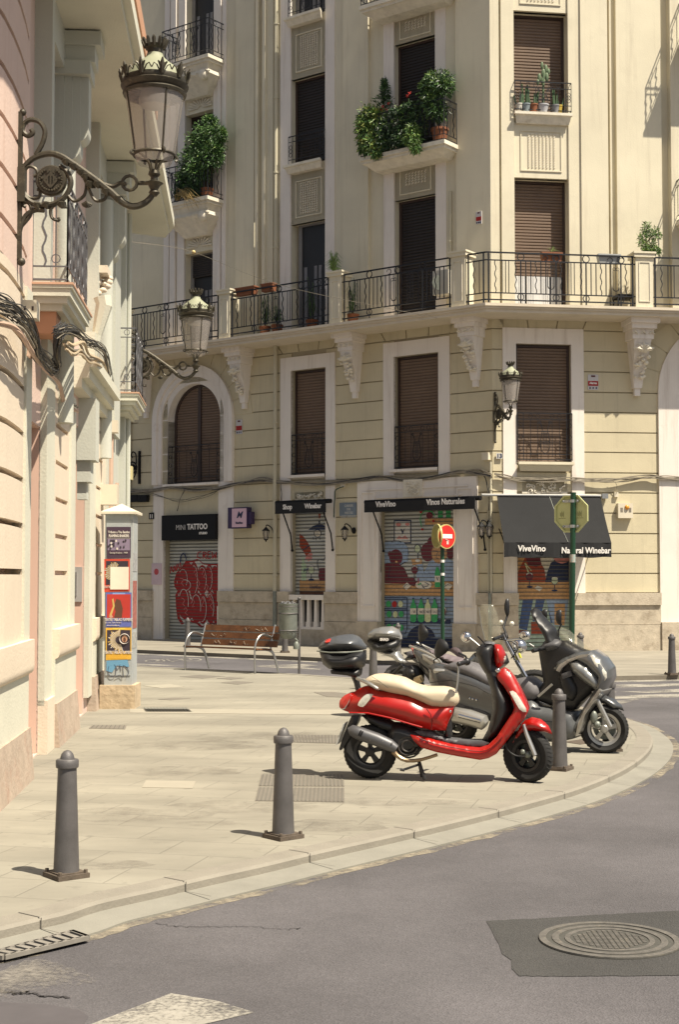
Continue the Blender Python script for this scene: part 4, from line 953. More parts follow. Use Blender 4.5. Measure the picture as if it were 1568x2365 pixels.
rows(I,'navy',ln(P10((1265,640),(1300,645)),1)+ln(P10((1320,640),(1350,636)),1)+ln(P10((1300,650),(1290,690),(1302,700)),1)+ln(P10((960,760),(945,830),(1080,835)),1.2)+ln(P10((1158,655),(1158,710)),1.6)+ln(P10((1132,800),(1134,860)),1.6))
I+=[('navy',el(*L10(1155,625),7.5,11,12)),('glass',el(*L10(1155,628),6.3,9,12)),('white',el(*L10(1157,713),6,3)),('navy',el(*L10(1135,775),8,10.5,12)),('white',el(*L10(1135,760),6.5,4)),('maroon',el(*L10(1135,782),7,8.5,12))]
I+=[('cream',el(*L10(1200,888),19,10,16)),('cream',P10((1050,898),(1080,870),(1110,895),(1075,925))),('cream',P10((1340,900),(1370,870),(1412,890),(1380,928)))]
rows(I,'navy',ln(P10((1185,885),(1210,915)),1.6)+ln(P10((1210,870),(1240,885)),1.6)+ln(P10((1190,905),(1235,895)),1.6)+ln(P10((1055,905),(1082,880)),1)+ln(P10((1346,905),(1382,880)),1))
I+=[('green',el(*L10(1165,885),2,2)),('green',el(*L10(1178,878),2,2)),('green',P10((1292,760),(1306,760),(1320,800),(1320,905),(1282,905),(1282,800))),('cream',P10((1282,822),(1320,822),(1320,868),(1282,868)))]
rows(I,'navy',[P10((1292,830),(1298,830),(1304,858),(1300,858)),P10((1308,830),(1312,830),(1302,858),(1298,858))])
I+=[('red',P10((1150,830),(1156,830),(1156,870),(1150,870))) if False else ('red',P10((1160,838),(1166,838),(1166,880),(1160,880)))]
# rack
rows(I,'navy',ln(P10((918,978),(1082,980),(1082,1200),(1070,1240),(918,1243)),1.8)+ln(P10((918,992),(1080,994)),1.6)+ln(P10((918,1058),(1082,1060)),2)+ln(P10((918,1072),(1082,1072)),1.6)+ln(P10((918,1150),(1082,1152)),2)+ln(P10((918,1164),(1082,1166)),1.6))
for (x,y,c) in ((948,1025,'green'),(991,1027,'red'),(1035,1026,'pale'),(953,1098,'green'),(998,1100,'pale'),(1040,1098,'green'),(953,1190,'green'),(997,1192,'green'),(1040,1196,'green')): I.append((c,el(*L10(x,y),5.6,7.4,14)))
I.append(('navy',P10((1108,1135),(1396,1138),(1396,1168),(1108,1165))))
for x,c,t_ in ((1128,'green','VI'),(1184,'green','NOS'),(1233,'pale','NAT'),(1282,'green','RALES')):
    I+=[(c,P10((x-6,990),(x+6,990),(x+8,1010),(x+21,1040),(x+22,1145),(x+10,1156),(x-10,1156),(x-22,1145),(x-21,1040),(x-8,1010))),('navy',P10((x-6,980),(x+6,980),(x+6,992),(x-6,992))),('cream',P10((x-22,1056),(x+22,1056),(x+22,1100),(x-22,1100)))]
I+=[('white',el(*L10(1350,1075),5.5,9,12)),('maroon',el(*L10(1350,1080),5,8,12)),('white',P10((1338,1138),(1364,1138),(1358,1150),(1344,1150)))]
rows(I,'navy',ln(P10((1350,1100),(1350,1140)),1.5)); rows(I,'red',[P10((1340,1005),(1350,1000),(1352,1018)),P10((1356,990),(1366,985),(1364,1005))])
rows(I,'green',ln(P10((1285,390),(1265,360),(1215,355),(1185,380),(1180,420),(1190,470)),2)); I+=[('maroon',el(*L10(1246,388),7.5,8,12)),('red',el(*L10(1185,365),3,3,6)),('red',el(*L10(1195,488),3,3,6)),('red',el(*L10(1276,428),3,3,6))]
pc = mural(L, rc, -.2, I, oCs)
def wr(s, x, y, size, par, mat, f=L, o=-.18, **k):
    u,z = f.px(x,y,o); return text(s, size, par, mat, f, u, z, o, **k)
mnav = C_['navy']
for s,x in (('VI',1128),('NOS',1184),('NATU',1233),('RALES',1282)): wr(s,*L10(x,1092),.065,rc,mnav,o=-.150,xs=.6 if len(s)>3 else .85)
wr('ViveVino',*L10(1338,1262),.05,rc,mnav,o=-.150,xs=1) if False else None
# narrow shutter B
rb = roller(L, (oBs[0],oBs[1],zt_,oBs[3]), -.2)
I=[('orange',T9((1282,850),(1475,848),(1475,935),(1282,935))),('wood',T9((1282,933),(1475,933),(1475,965),(1282,965))),('redor',T9((1282,518),(1310,540),(1340,580),(1362,625),(1365,650),(1330,680),(1305,640),(1282,610))),
 ('rose',T9((1330,680),(1365,655),(1378,670),(1362,680),(1378,695),(1364,700),(1368,715),(1355,708),(1345,722),(1342,705),(1322,708))),
 ('navy',T9((1345,492),(1375,465),(1418,450),(1420,425),(1428,425),(1432,450),(1462,460),(1475,475),(1475,490))),('navy',el(*T9((1412,517))[0],9,9.5,16)),('cream',el(*T9((1412,517))[0],7.3,7.8,16)),
 ('lgreen',T9((1300,690),(1312,690),(1318,720),(1330,740),(1330,855),(1296,855),(1296,740),(1304,720))),('maroon',T9((1425,768),(1475,765),(1475,860),(1425,858),(1418,820))),
 ('navy',el(*T9((1366,775))[0],7.6,11,14)),('white',el(*T9((1366,762))[0],6.4,6,14)),('glass',el(*T9((1366,782))[0],6.4,8.2,14)),('navy',el(*T9((1367,852))[0],6.5,3,14))]
rows(I,'navy',ln(T9((1367,805),(1367,850)),1.6)+ln(T9((1378,545),(1386,562)),1.5)+ln(T9((1400,548),(1402,566)),1.5)+ln(T9((1428,545),(1432,562)),1.5)+ln(T9((1412,712),(1425,705),(1455,710),(1468,690),(1472,670)),1.5)+ln(T9((1412,712),(1412,745),(1425,790)),1.5)+ln(T9((1302,640),(1355,605)),2))
rows(I,'redor',[el(*T9((1428,382))[0],2.5,3,8),el(*T9((1428,400))[0],2.5,3,8)])
mural(L, rb, -.2, I, (oBs[0],oBs[1],zt_,oBs[3])); wr('ViveVino',*T9((1390,915))[0],.085,rb,mnav,o=-.150,xs=.8,shear=.2); wr('M',*T9((1318,800))[0],.11,rb,mnav,o=-.150,shear=.3)
# shutter D
rd = roller(Rf, oDs, -.2)
I=[('mint',P11((403,985),(778,985),(778,1400),(403,1400))),('orange',P11((403,868),(778,862),(778,990),(403,992))),('redor',P11((430,680),(560,680),(590,740),(610,868),(403,868),(403,760))),('orange',P11((403,680),(460,680),(430,740),(403,800))),('maroon',P11((455,680),(570,680),(580,730),(540,760),(480,745))),
 ('cream',P11((565,690),(655,690),(640,760),(600,780),(575,740))),('navy',P11((600,868),(615,800),(640,730),(680,700),(778,700),(778,866))),('rose',P11((660,696),(778,696),(775,720),(720,735),(680,722))),
 ('denim',P11((440,992),(515,990),(470,1215),(410,1200))),('denim',P11((535,990),(600,990),(560,1150),(510,1150))),('denim',P11((610,990),(700,990),(700,1160),(640,1160))),('sky',P11((605,990),(770,990),(740,1180),(660,1180))),('orange',P11((668,1020),(745,1020),(740,1180),(668,1175))),('redor',P11((500,1155),(600,1150),(605,1240),(500,1240))),('redor',P11((403,1210),(470,1215),(470,1240),(403,1240)))]
for x,y in ((487,825),(669,855)): I+=[('navy',el(*P11((x,y))[0],8.4,10,14)),('white',el(*P11((x,y-12))[0],7,5,14)),('maroon' if x<500 else 'glass',el(*P11((x,y+4))[0],7.2,7.6,14))]
rows(I,'navy',ln(P11((487,855),(487,900)),1.6)+ln(P11((669,885),(669,925)),1.6)); I+=[('navy',el(*P11((489,902))[0],7,2.4,12)),('navy',el(*P11((668,928))[0],7,2.4,12)),('cream',P11((520,912),(545,892),(584,910),(560,934)))]
rows(I,'pale',ln(P11((455,730),(480,800)),3)+ln(P11((455,730),(500,785)),2))
mural(Rf, rd, -.2, I, oDs)
# shutter A with red graffiti
ra = roller(L, oAs, -.24)
g9 = lambda *p: T9(*p)
blob = [(375,860),(392,800),(430,760),(460,715),(500,712),(545,700),(585,730),(640,735),(693,735),(693,1175),(650,1170),(610,1190),(570,1195),(540,1170),(480,1150),(430,1175),(400,1130),(390,1050),(385,960),(400,930),(378,900)]
I=[('red',T9(*blob)),('white',[(a+(525-a)*0 + (3 if a<500 else 0), b) for a,b in T9(*[(min(693,540+(x-540)*.93),950+(y-950)*.945) for x,y in blob])])]
for (cx,cy,rx,ry) in ((440,845,38,80),(475,790,32,62),(520,860,32,130),(580,850,36,100),(630,840,28,95),(670,850,24,95),(455,890,52,45),(450,1010,40,105),(470,1060,55,75),(540,1050,40,105),(585,1060,34,105),(640,1050,34,110),(676,1050,18,115)):
    e = [(min(693,x),y) for x,y in el(cx,cy,rx*1.13,ry*1.07,16)]; I.append(('red',T9(*e)))
r_=random.Random(3)
for (cx,cy,rx,ry) in ((440,845,38,80),(520,850,32,115),(580,850,36,100),(630,840,28,95),(455,890,52,45),(450,1010,40,105),(540,1050,40,105),(585,1060,34,105),(640,1050,34,110)):
    a0=r_.uniform(200,300); arc=[(min(692,cx+rx*.86*math.cos(R_(a0+k*22))),cy+ry*.88*math.sin(R_(a0+k*22))) for k in range(9)]; rows(I,'white',ln(T9(*arc),1.1))
for (cx,cy) in ((440,850),(540,800),(600,800),(650,810),(450,1000),(520,1010),(590,1000),(650,1020),(470,1070),(560,880),(620,900),(650,960)):
    p=[(cx-14,cy+r_.uniform(-20,20)),(cx,cy+r_.uniform(-40,-10)),(cx+12,cy),(cx-4,cy+r_.uniform(10,40)),(cx+14,cy+r_.uniform(20,50))]; rows(I,'rose',ln(T9(*p),1.0))
rows(I,'navy',ln(T9((432,730),(436,680),(452,660),(468,672),(476,706)),3))
for (x,y) in ((570,645),):  # CREW and ANAS tags
    rows(I,'red',ln(T9((585,648),(560,655),(556,690),(582,698)),2.2)+ln(T9((596,700),(598,650),(618,655),(614,672),(600,675),(622,700)),2.2)+ln(T9((652,648),(632,650),(630,698),(655,696)),2.2)+ln(T9((632,672),(650,670)),2)+ln(T9((662,648),(668,698),(680,665),(690,698),(693,650)),2.2))
rows(I,'red',ln(T9((360,805),(368,755),(382,795)),2)+ln(T9((386,795),(388,750),(402,785),(404,742)),2)+ln(T9((408,785),(416,735),(428,775)),2)+ln(T9((438,728),(430,740),(442,752),(432,766)),2))
mural(L, ra, -.24, I, oAs)
wr('STOP',*T9((560,882))[0],.18,ra,C_['white'],o=-.195,xs=.9) if False else None
# ------------------------------------------------------------------ signs
def thing_box(name, label, cat, f, u0,u1,z0,z1,o0,o1, mat, smooth=0, group=None, part='panel'):
    t = T(name, label, cat, f.P((u0+u1)/2,z0,o0), group); mb = MB(); mb.fb(f,u0,u1,z0,z1,o0,o1); mb.build(part, mat, t, smooth=smooth); return t
u0,u1 = L.u(381),L.u(505); z0,z1 = LZ(1246,505),LZ(1187,505)
t = thing_box('shop_sign','black sign board with white lettering over the graffiti covered shutter','sign',L,u0,u1,z0,z1,-.005,.14,m_black)
wr('MINI',417,1224,.14,t,m_txt,o=.142,xs=.86,bold=-.004); wr('TATTOO',455.5,1222,.14,t,m_txt,o=.142,bold=.006,xs=.86); wr('STUDIO',469,1233.5,.055,t,m_txt,o=.142,bold=.004)
u0,u1 = L.u(545,1200,.35),L.u(579,1200,.35)
# projecting illuminated box sign
def boxsign():
    a = L.u(541,1200,.05); b = L.u(585,1200,.05); z0,z1 = LZ(1221,560),LZ(1173,560)
    t = T('projecting_sign','purple edged pink box sign with a dark emblem beside the tattoo shop','sign',L.P(a,z0,.3))
    mb = MB(); mb.fb(L,a,b,z0,z1,.12,.30); mb.fb(L,b,b+.10,z0+.1,z1-.12,.12,.26); mb.fb(L,(a+b)/2-.03,(a+b)/2+.03,z0+.2,z0+.26,0,.12); mb.build('case', M('purple_case', (.035,.02,.07), .5), t, smooth=0)
    mb = MB(); mb.fb(L,a+.14,b-.01,z0+.03,z1-.03,.30,.304); mb.build('face', M('pink_face', (.62,.42,.50), .5, var=.03), t, smooth=0)
    c = (a+b)/2+.065; text('M', .16, t, mnav, L, c, z0+.26, .306, bold=.005, shear=.35); text('ViveVino', .055, t, mnav, L, c, z0+.11, .306, bold=.004, xs=.85)
boxsign()
def plate(name,label,cat,f,x0,x1,y0,y1,o,mat,xr=None):
    xr = xr or x1; a,b = f.u(x0,y0,o),f.u(x1,y0,o); z0,z1=f.z(xr,y1,o),f.z(xr,y0,o)
    return thing_box(name,label,cat,f,a,b,z0,z1,o,o+.02,mat), a,b,z0,z1
t,a,b,z0,z1 = plate('number_plate','small black house number 11 plate left of the tattoo shop sign','number plate',L,345,356,1184,1199,.03,m_black); text('11',.10,t,m_txt,L,(a+b)/2,z0+.03,.052,bold=.006)
t,a,b,z0,z1 = plate('paper_notice','pale pink poster with a red disc on the white pier by the graffiti shutter','poster',L,351,374,1301,1350,.03,M('pink_paper',(.56,.44,.48),.9))
mb=MB(); c=L.P((a+b)/2,(z0+z1)/2+.06,.051); mb.add([c+L.t*.085*math.cos(k*.3927)+Vector((0,0,.085*math.sin(k*.3927)))+L.n*.001 for k in range(16)],[tuple(range(16))]); mb.build('red_disc',M('notice_red',(.45,.07,.08),.8),t,smooth=0)
def alarm(f,x0,x1,y0,y1,o,label,big=False):
    t,a,b,z0,z1 = plate('alarm_sign',label,'sign',f,x0,x1,y0,y1,o,M('sign_white',(.52,.50,.50),.6),xr=(x0+x1)/2); t['group']='alarm company signs on the facade'
    h=z1-z0; mb=MB(); mb.fb(f,a+.004,b-.004,z0+h*.26,z0+h*.58,o+.02,o+.023); mb.build('red_band',C_['red'],t,smooth=0)
    mb=MB(); mb.fb(f,a+.3*(b-a),b-.3*(b-a),z1-h*.16,z1-h*.05,o+.02,o+.023); mb.build('top_mark',M('mark_dark',(.1,.03,.03),.7),t,smooth=0)
    if big: text('Alarma',h*.14,t,m_txt,f,(a+b)/2,z0+h*.38,o+.024,bold=.003,xs=.85); text('Securitas',h*.10,t,C_['red'],f,(a+b)/2,z0+h*.66,o+.024,shear=.3) if False else None
    for k in range(3):
        mb=MB(); q=a+(b-a)*(.2+.3*k); mb.fb(f,q-.015,q+.015,z0+h*.06,z0+h*.18,o+.02,o+.023); mb.build('pictogram',mnav,t,smooth=0)
alarm(Rf,1357,1381,866,901,.0,'white alarm sign with a red band right of the sunlit window',True)
alarm(L,546,560,970,1003,.0,'small alarm sign between the arched window and the drainpipe')
alarm(L,1100,1113,490,519,.12,'small grey and red alarm sign high on the corner pier')
t,a,b,z0,z1 = plate('street_name_sign','blue grey street name plaque between the two black awnings','sign',L,785,824,1161,1191,.0,M('sign_blue',(.16,.20,.24),.6),xr=805)
for i,s in enumerate(('CARRER','DEL','MESTRE','JOSEP SERRANO')): text(s,.055,t,M('sign_pale',(.42,.43,.42),.7),L,(a+b)/2+.03,z1-.10-i*.085,.022,bold=.003,xs=.9 if i<3 else .8)
# siren box and wall boxes
a,b=Rf.u(1425),Rf.u(1459); z0,z1=zz(1197,1440),zz(1163,1440)
t=thing_box('siren_box','cream alarm siren box with an amber beacon right of the awning','alarm box',Rf,a,b,z0,z1,0,.12,m_box,part='case')
mb=MB(); mb.ball(Rf.P((a+b)/2+.03,z1-.09,.13),.055,10,7,(1,.7,1)); mb.build('beacon',M('amber',(.65,.28,.03),.3,coat=.5),t)
mb=MB()
for s_ in (a+.05,b-.10):
    for k in range(5): mb.fb(Rf,s_,s_+.06,z1-.2+k*.022,z1-.19+k*.022,.12,.123)
mb.build('grille',m_frame,t,smooth=0)
t=thing_box('junction_box','tiny cream junction box above the siren','box',Rf,Rf.u(1419),Rf.u(1428),zz(1148,1420),zz(1137,1420),0,.06,m_box,part='case')
t=thing_box('junction_box','cream cable box by the street name plaque','box',L,L.u(790),L.u(799),LZ(1126,795),LZ(1112,795),0,.06,m_box,part='case')
t=thing_box('meter_box','pale number box beside the corner lantern','box',L,L.u(1119),L.u(1134),LZ(1063,1125),LZ(1046,1125),0,.10,m_box,part='case')
t,a,b,z0,z1 = plate('number_plate','pale house number 13 plate under the corner lantern','number plate',Rf,1146,1160,1047,1060,.03,M('plate_white',(.58,.56,.52),.6)); text('13',.09,t,mnav,Rf,(a+b)/2,z0+.02,.052,bold=.006)
for x,lab in ((304,'black cable splice box left of the wall bracket'),(326,'black cable splice box right of the white ties')):
    thing_box('splice_box',lab,'box',L,L.u(x),L.u(x+21),LZ(1160,x+10),LZ(1144,x+10),.05,.17,m_black,part='case')
# --- awnings
def txt_on(s,x,y,size,t,f,o,**k): u,z=f.px(x,y,o); return text(s,size,t,m_txt,f,u,z,o+.006,**k)
def closed_awning(f,x0,x1,yt,yb,o,label,arms,texts):
    a,b=f.u(x0,yt,o),f.u(x1,yt,o); zt2=f.z(x1,yt,o); zb2=f.z(x1,yb,o)
    t=T('rolled_awning',label,'awning',f.P((a+b)/2,zb2,0),'rolled up black awnings over the shop fronts'); mb=MB()
    mb.fb(f,a,b,zb2,zt2-.02,o-.03,o); mb.build('valance',m_awn,t,smooth=0)
    mb=MB(); mb.tube([f.P(a-.02,zt2-.02,o-.07),f.P(b+.12,zt2-.02,o-.07)],.055,10); mb.build('roller',m_black,t)
    for x in arms:
        mb=MB(); u=f.u(x,yt,o); mb.tube([f.P(u,zb2+.02,o-.06),f.P(u+.10,zb2-.5,.12),f.P(u+.14,zb2-.88,.10)],.018,6); mb.ball(f.P(u+.14,zb2-.9,.10),.035,8,6); mb.build('arm',m_black,t)
    for s,x,y,h in texts: txt_on(s,x,y,h,t,f,o,bold=.006,xs=.88)
    return t
closed_awning(L,635,751,1155,1183,.35,'short rolled black awning with white lettering over the narrow shop window',(650,743),(('Shop',664,1176,.115),('Winebar',723,1173.5,.115)))
closed_awning(L,841,1096,1148,1175,.38,'long rolled black awning with white lettering over the wide painted shutter',(858,1092),(('ViveVino',891,1170,.125),('Vinos Naturales',1029,1164.5,.125)))
def open_awning():
    f=Rf; p=.95; zt2=zz(1145,1270); a,b=f.u(1147,1145,.05),f.u(1386,1145,.05)
    zf=f.z(1290,1253,p); zv=f.z(1290,1287,p); a2,b2=f.u(1164,1253,p),f.u(1412,1260,p)
    t=T('open_awning','open charcoal awning with white lettering over the right hand shutter','awning',f.P((a+b)/2,zt2,0)); mb=MB(); n=12
    for i in range(n):
        for j in range(8):
            q=lambda i,j:(lambda s,r: f.P((a+(a2-a)*r)+((b-a)+((b2-a2)-(b-a))*r)*s, zt2+(zf-zt2)*r-.05*math.sin(r*math.pi)*(.6+.4*math.sin(s*9)), .06+(p-.06)*r))(i/n,j/8)
            mb.quad(q(i,j),q(i+1,j),q(i+1,j+1),q(i,j+1))
    mb.build('canopy',M('charcoal_fabric',(.012,.0125,.0135),.95,var=.12,scale=3,bump=.15,bscale=150),t,smooth=60)
    mb=MB()
    for i in range(24):
        q=lambda i,z: f.P(a2+(b2-a2)*i/24,z,p+.012*math.sin(i*1.3))
        dz=lambda i:.012*math.sin(i*.9); mb.quad(q(i,zf),q(i+1,zf),q(i+1,zv+dz(i+1)),q(i,zv+dz(i)))
    mb.build('valance',m_awn,t,smooth=60)
    txt_on('ViveVino',1228,1273,.13,t,f,p+.02,bold=.004,xs=.92,shear=.05); txt_on('Natural Winebar',1353,1277.5,.13,t,f,p+.02,bold=.004,xs=.86,shear=.05)
    mb=MB(); mb.tube([f.P(a+(b-a)*.5+(.02)*j,zt2+(zf-zt2)*j/8-.05*math.sin(j/8*math.pi)*.8+.014,.06+(p-.06)*j/8+.006) for j in range(9)],.004,4); mb.build('seam',m_galv,t)
    mb=MB(); mb.tube([f.P(a-.35,zt2,.08),f.P(b+.12,zt2,.08)],.03,8); mb.fb(f,b+.02,b+.16,zt2-.06,zt2+.05,.02,.14); mb.build('roller',m_alu,t)
    for u,u2 in ((a+.05,a2+.02),(b-.05,b2-.02)):
        mb=MB(); mb.tube([f.P(u,zt2-.75,.06),f.P(u2,zf-.01,p-.03)],.014,6); mb.build('arm',m_black,t)
    mb=MB(); mb.tube([f.P(a2,zf-.005,p-.03),f.P(b2,zf-.005,p-.03)],.018,6); mb.build('front_bar',m_black,t)
open_awning()
# small wall lanterns
def wall_lantern(f,x,y,label,side=1):
    u,z=f.px(x,y,.2); t=T('wall_lantern',label,'lantern',f.P(u,z,0),'small black lanterns beside the shops'); c=f.P(u,z,.2)
    mb=MB(); mb.lathe([(.0,.17),(.015,.15),(.05,.11),(.09,.07),(.095,.055)],c,6); mb.lathe([(.05,-.17),(.055,-.15),(.02,-.19),(.012,-.22)],c,6)
    for k in range(6):
        a=k*math.pi/3; mb.tube([c+Vector((.085*math.cos(a),.085*math.sin(a),.06)),c+Vector((.052*math.cos(a),.052*math.sin(a),-.15))],.008,4)
    mb.build('lantern_frame',m_black,t)
    mb=MB(); mb.lathe([(.045,-.15),(.078,.055)],c,6,cap=False); mb.build('glass',m_glass,t)
    mb=MB(); pts=[f.P(u+.14*side,z+.02,0),f.P(u+.14*side,z+.02,.06),f.P(u+.1*side,z+.14,.12),f.P(u+.03*side,z+.2,.18),f.P(u,z+.17,.2)]; mb.tube(catmull(pts,4),.014,6); mb.ball(f.P(u+.14*side,z+.04,.02),.06,8,6,(1,1,1.3)); mb.build('bracket',m_black,t)
wall_lantern(L,614,1231,'small black lantern left of the drainpipe'); wall_lantern(L,796,1229,'small black lantern under the street name plaque')
wall_lantern(L,1112,1222,'small black lantern just right of the long rolled awning'); wall_lantern(L,1130,1222,'small black lantern half behind the open awning',-1)
mb=None
# ------------------------------------------------------------------ pink and mint building on the left
PF = Fac((-2.66, 11.0), math.pi/2 + math.atan(.07))
pk = T('pink_building', 'pink and mint stuccoed building with balconies running away on the left', 'building', PF.P(0,0))
pu = lambda x,o=.06: PF.u(x,1332,o)
U0, U1, UT = -3.0, pu(291), 7.15
dz1, dz2 = PF.z(90,985), PF.z(206,1009)
o1_, o2_ = (pu(71),pu(105),.012,dz1), (pu(171),pu(206),.012,dz2)
w1_, w2_ = (pu(88),pu(132),4.25,6.75), (pu(205),pu(230),4.25,6.75)
mb = MB(); wall(mb, PF, U0, U1, -.2, 12, [o1_,o2_,w1_,w2_], 0, -.45)
mb.m=1; mb.quad(PF.P(U0,-.2,0),PF.P(U0,-.2,-6),PF.P(U0,12,-6),PF.P(U0,12,0)); mb.m=0; mb.quad(PF.P(U1,-.2,0),PF.P(U1,-.2,-6),PF.P(U1,12,-6),PF.P(U1,12,0)); mb.quad(PF.P(U0,12,0),PF.P(U1,12,0),PF.P(U1,12,-6),PF.P(U0,12,-6))
pw = mb.build('wall', [m_pink,m_peach], pk, smooth=0)
mb = MB(); 
for q in (o1_,o2_,w1_,w2_): mb.fb(PF,q[0],q[1],q[2],q[3],-.5,-.44)
mb.build('door_panel', M('dark_door', (.05,.035,.03), .5), pk, smooth=0)
# door reveals, their sunlit tone put into an orange-pink colour
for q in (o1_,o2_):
    mb = MB(); mb.fb(PF,q[1]-.012,q[1]-.002,.016,q[3]-.01,-.44,-.012); mb.fb(PF,q[0]+.01,q[1]-.014,q[3]-.012,q[3]-.002,-.44,-.012); mb.build('door_reveal', M('lit_reveal_plaster',(.62,.42,.33),.9,var=.05,scale=1.2), pk, smooth=0)
SL = [1.69+.367*k for k in range(0,15)]
def ashlar(u0,u1,m0,m1,zlo,zhi,o,mat,curve=None,slot=.045,name='ashlar_face'):
    """smooth facing with short deep slots between u margins"""
    zs_ = [zlo]+[z for z in SL if zlo+.1<z<zhi-.1]+[zhi]; mb = MB()
    cv = curve or (lambda u: o)
    n = 10
    for a,b in zip(zs_,zs_[1:]):
        za = a+(slot/2 if a!=zlo else 0); zb_ = b-(slot/2 if b!=zhi else 0)
        us = [m0+(m1-m0)*i/n for i in range(n+1)]
        for p,q in zip(us,us[1:]):
            mb.prism([PF.P(p,za,-.02),PF.P(q,za,-.02),PF.P(q,za,cv(q)),PF.P(p,za,cv(p))],[PF.P(p,zb_,-.02),PF.P(q,zb_,-.02),PF.P(q,zb_,cv(q)),PF.P(p,zb_,cv(p))])
    for p,q in ((u0,m0),(m1,u1)):
        if abs(q-p)>.01: mb.prism([PF.P(p,zlo,-.02),PF.P(q,zlo,-.02),PF.P(q,zlo,cv(q)),PF.P(p,zlo,cv(p))],[PF.P(p,zhi,-.02),PF.P(q,zhi,-.02),PF.P(q,zhi,cv(q)),PF.P(p,zhi,cv(p))])
    return mb.build(name, mat, pk, smooth=0)
e0 = pu(71,.16)
cv0 = lambda u: .16 - .05*max(0,(u-(e0-1.0)))**2 - .10*max(0,(e0-1.4-u))
ashlar(U0, e0, U0, e0-.30, 1.1, 4.0, .1, m_peach, cv0)
ashlar(U0, e0+.05, U0, e0-.12, 4.0, 7.9, .1, m_pink, cv0)  # same wall as below, pinker: the soffit's shade put into its colour
mb = MB(); mb.fb(PF, e0-.30, e0+.0, 1.1, 4.0, .05, .155); mb.build('pilaster_edge', m_mint_lit, pk, smooth=0)
def base(u0,u1,o,name='base'):
    mb = MB(); n=8; prof=[(o,1.14)]+[(o+.012+.032*math.sin(math.pi*i/n), 1.12-.30*i/n) for i in range(n+1)]+[(o-.01,.80)]
    prof=[(o+.035,1.14),(o+.035,.93)]+[(o+.035*math.cos(math.pi/2*i/5)+.0,.93-.07*math.sin(math.pi/2*i/5)) for i in range(1,6)]+[(o-.01,.85)]; loop = [(-.02,1.14)]+prof+[(-.02,.85)]
    mb.prism([PF.P(u0,z,q) for q,z in loop],[PF.P(u1,z,q) for q,z in loop]); mb.build('base_moulding', m_peach, pk, smooth=60)
    mb = MB(); mb.fb(PF,u0,u1,.42,.85,-.02,o-.01); mb.build('base_panel', m_mint_lit, pk, smooth=0)
    mb = MB(); mb.hexa([PF.P(u0,-.1,o+.05),PF.P(u1,-.1,o+.05),PF.P(u1,-.1,-.02),PF.P(u0,-.1,-.02),PF.P(u0,.42,o+.01),PF.P(u1,.42,o+.01),PF.P(u1,.42,-.02),PF.P(u0,.42,-.02)]); mb.build('stone_foot', M('pink_stone', (.40,.32,.25), .95, var=.14, scale=5, bump=.7, bscale=25, stain=(.36,.24,.18), sscale=4, sth=.52), pk, smooth=0)
base(U0, e0+.02, .16)
s1a, s1b = pu(105), pu(171)
ashlar(pu(124), s1b, pu(129), pu(157), 1.1, 3.62, .05, m_peach)
mb = MB(); mb.fb(PF,s1a,pu(124),.45,3.9,-.02,.06); mb.fb(PF,pu(160),s1b-.01,1.1,3.6,.05,.07); mb.build('pilaster', m_mint_lit, pk, smooth=0); base(pu(122), s1b, .10); 
mb = MB(); mb.fb(PF,s1a,pu(122),-.1,.5,-.02,.09); mb.build('pilaster_foot', m_peach, pk, smooth=0)
s2a, s2b = pu(206), pu(243)
ashlar(pu(220), s2b, pu(222), pu(237), 1.1, 3.7, .05, m_peach); mb = MB(); mb.fb(PF,s2a,pu(220),.2,3.9,-.02,.06); mb.build('pilaster', m_mint_lit, pk, smooth=0); base(pu(214), s2b, .08)
mb = MB(); mb.fb(PF,s2b,U1,0,UT,-.02,.08); mb.build('corner_pilaster', m_mint, pk, smooth=0)
# upper bays: mint jambs, half round columns, lit pink wall between
def bay(xa, xb, q):
    mb = MB(); a,b = q[0]-.12, q[1]+.3
    mb.fb(PF,a,a+.16,4.2,UT,-.02,.16); mb.fb(PF,b,b+.14,4.2,UT,-.02,.14); mb.fb(PF,a+.16,b,6.75,UT,-.02,.10)
    mb.build('window_jamb', m_mint, pk, smooth=0)
    mb = MB(); c = q[1]+.14; mb.tube([PF.P(c,3.2,.08),PF.P(c,6.6,.08)], .11, 16); mb.build('half_column', m_mint, pk)
    mb = MB(); mb.fb(PF,q[0],q[1],4.2,6.5,-.2,-.16); mb.build('shutter', M('grey_shutter',(.34,.35,.33),.7), pk, smooth=0)
bay(70,140,w1_); bay(195,235,w2_)
mb = MB(); mb.fb(PF,pu(245),pu(258),3.6,UT,-.02,.16); mb.fb(PF,pu(268),pu(280),0,UT,.08,.17); mb.build('pilaster', m_mint, pk, smooth=0)
# projecting upper floor with its soffit
P1_, P2_ = PF.px(405,442,.8), None
ue = PF.u(405,442,.80); us_ = pu(60)-4.5
mb = MB(); u13=PF.u(306,0,.8)-.45; A=[(us_,-.02),(us_,1.0),(u13-.25,1.0),(u13,.80),(ue-.35,.80),(ue,.72),(pu(289),.02),(pu(289),-.02)]  # wider near step is out of view, added to shade the wall below
f2 = lambda d,z: [PF.P(u,z,max(o-d,-.02)) for u,o in A]
mb.prism(f2(.08,7.15), f2(.08,7.24)); mb.prism(f2(0,7.24), f2(0,7.40)); mb.build('soffit_slab', m_mint_lit, pk, smooth=0)
mb = MB(); ub = PF.u(360,112,.75); mb.fb(PF,us_,ub,7.62,7.86,.62,.78); mb.build('upper_parapet', m_orange, pk, smooth=0)
mb = MB(); mb.fb(PF,us_,ub,7.40,7.62,.66,.76); mb.build('upper_plinth', m_mint_lit, pk, smooth=0)
mb = MB(); mb.fb(PF,us_,ue-.9,7.40,12,-.02,.05); mb.build('upper_wall', m_pink, pk, smooth=0)
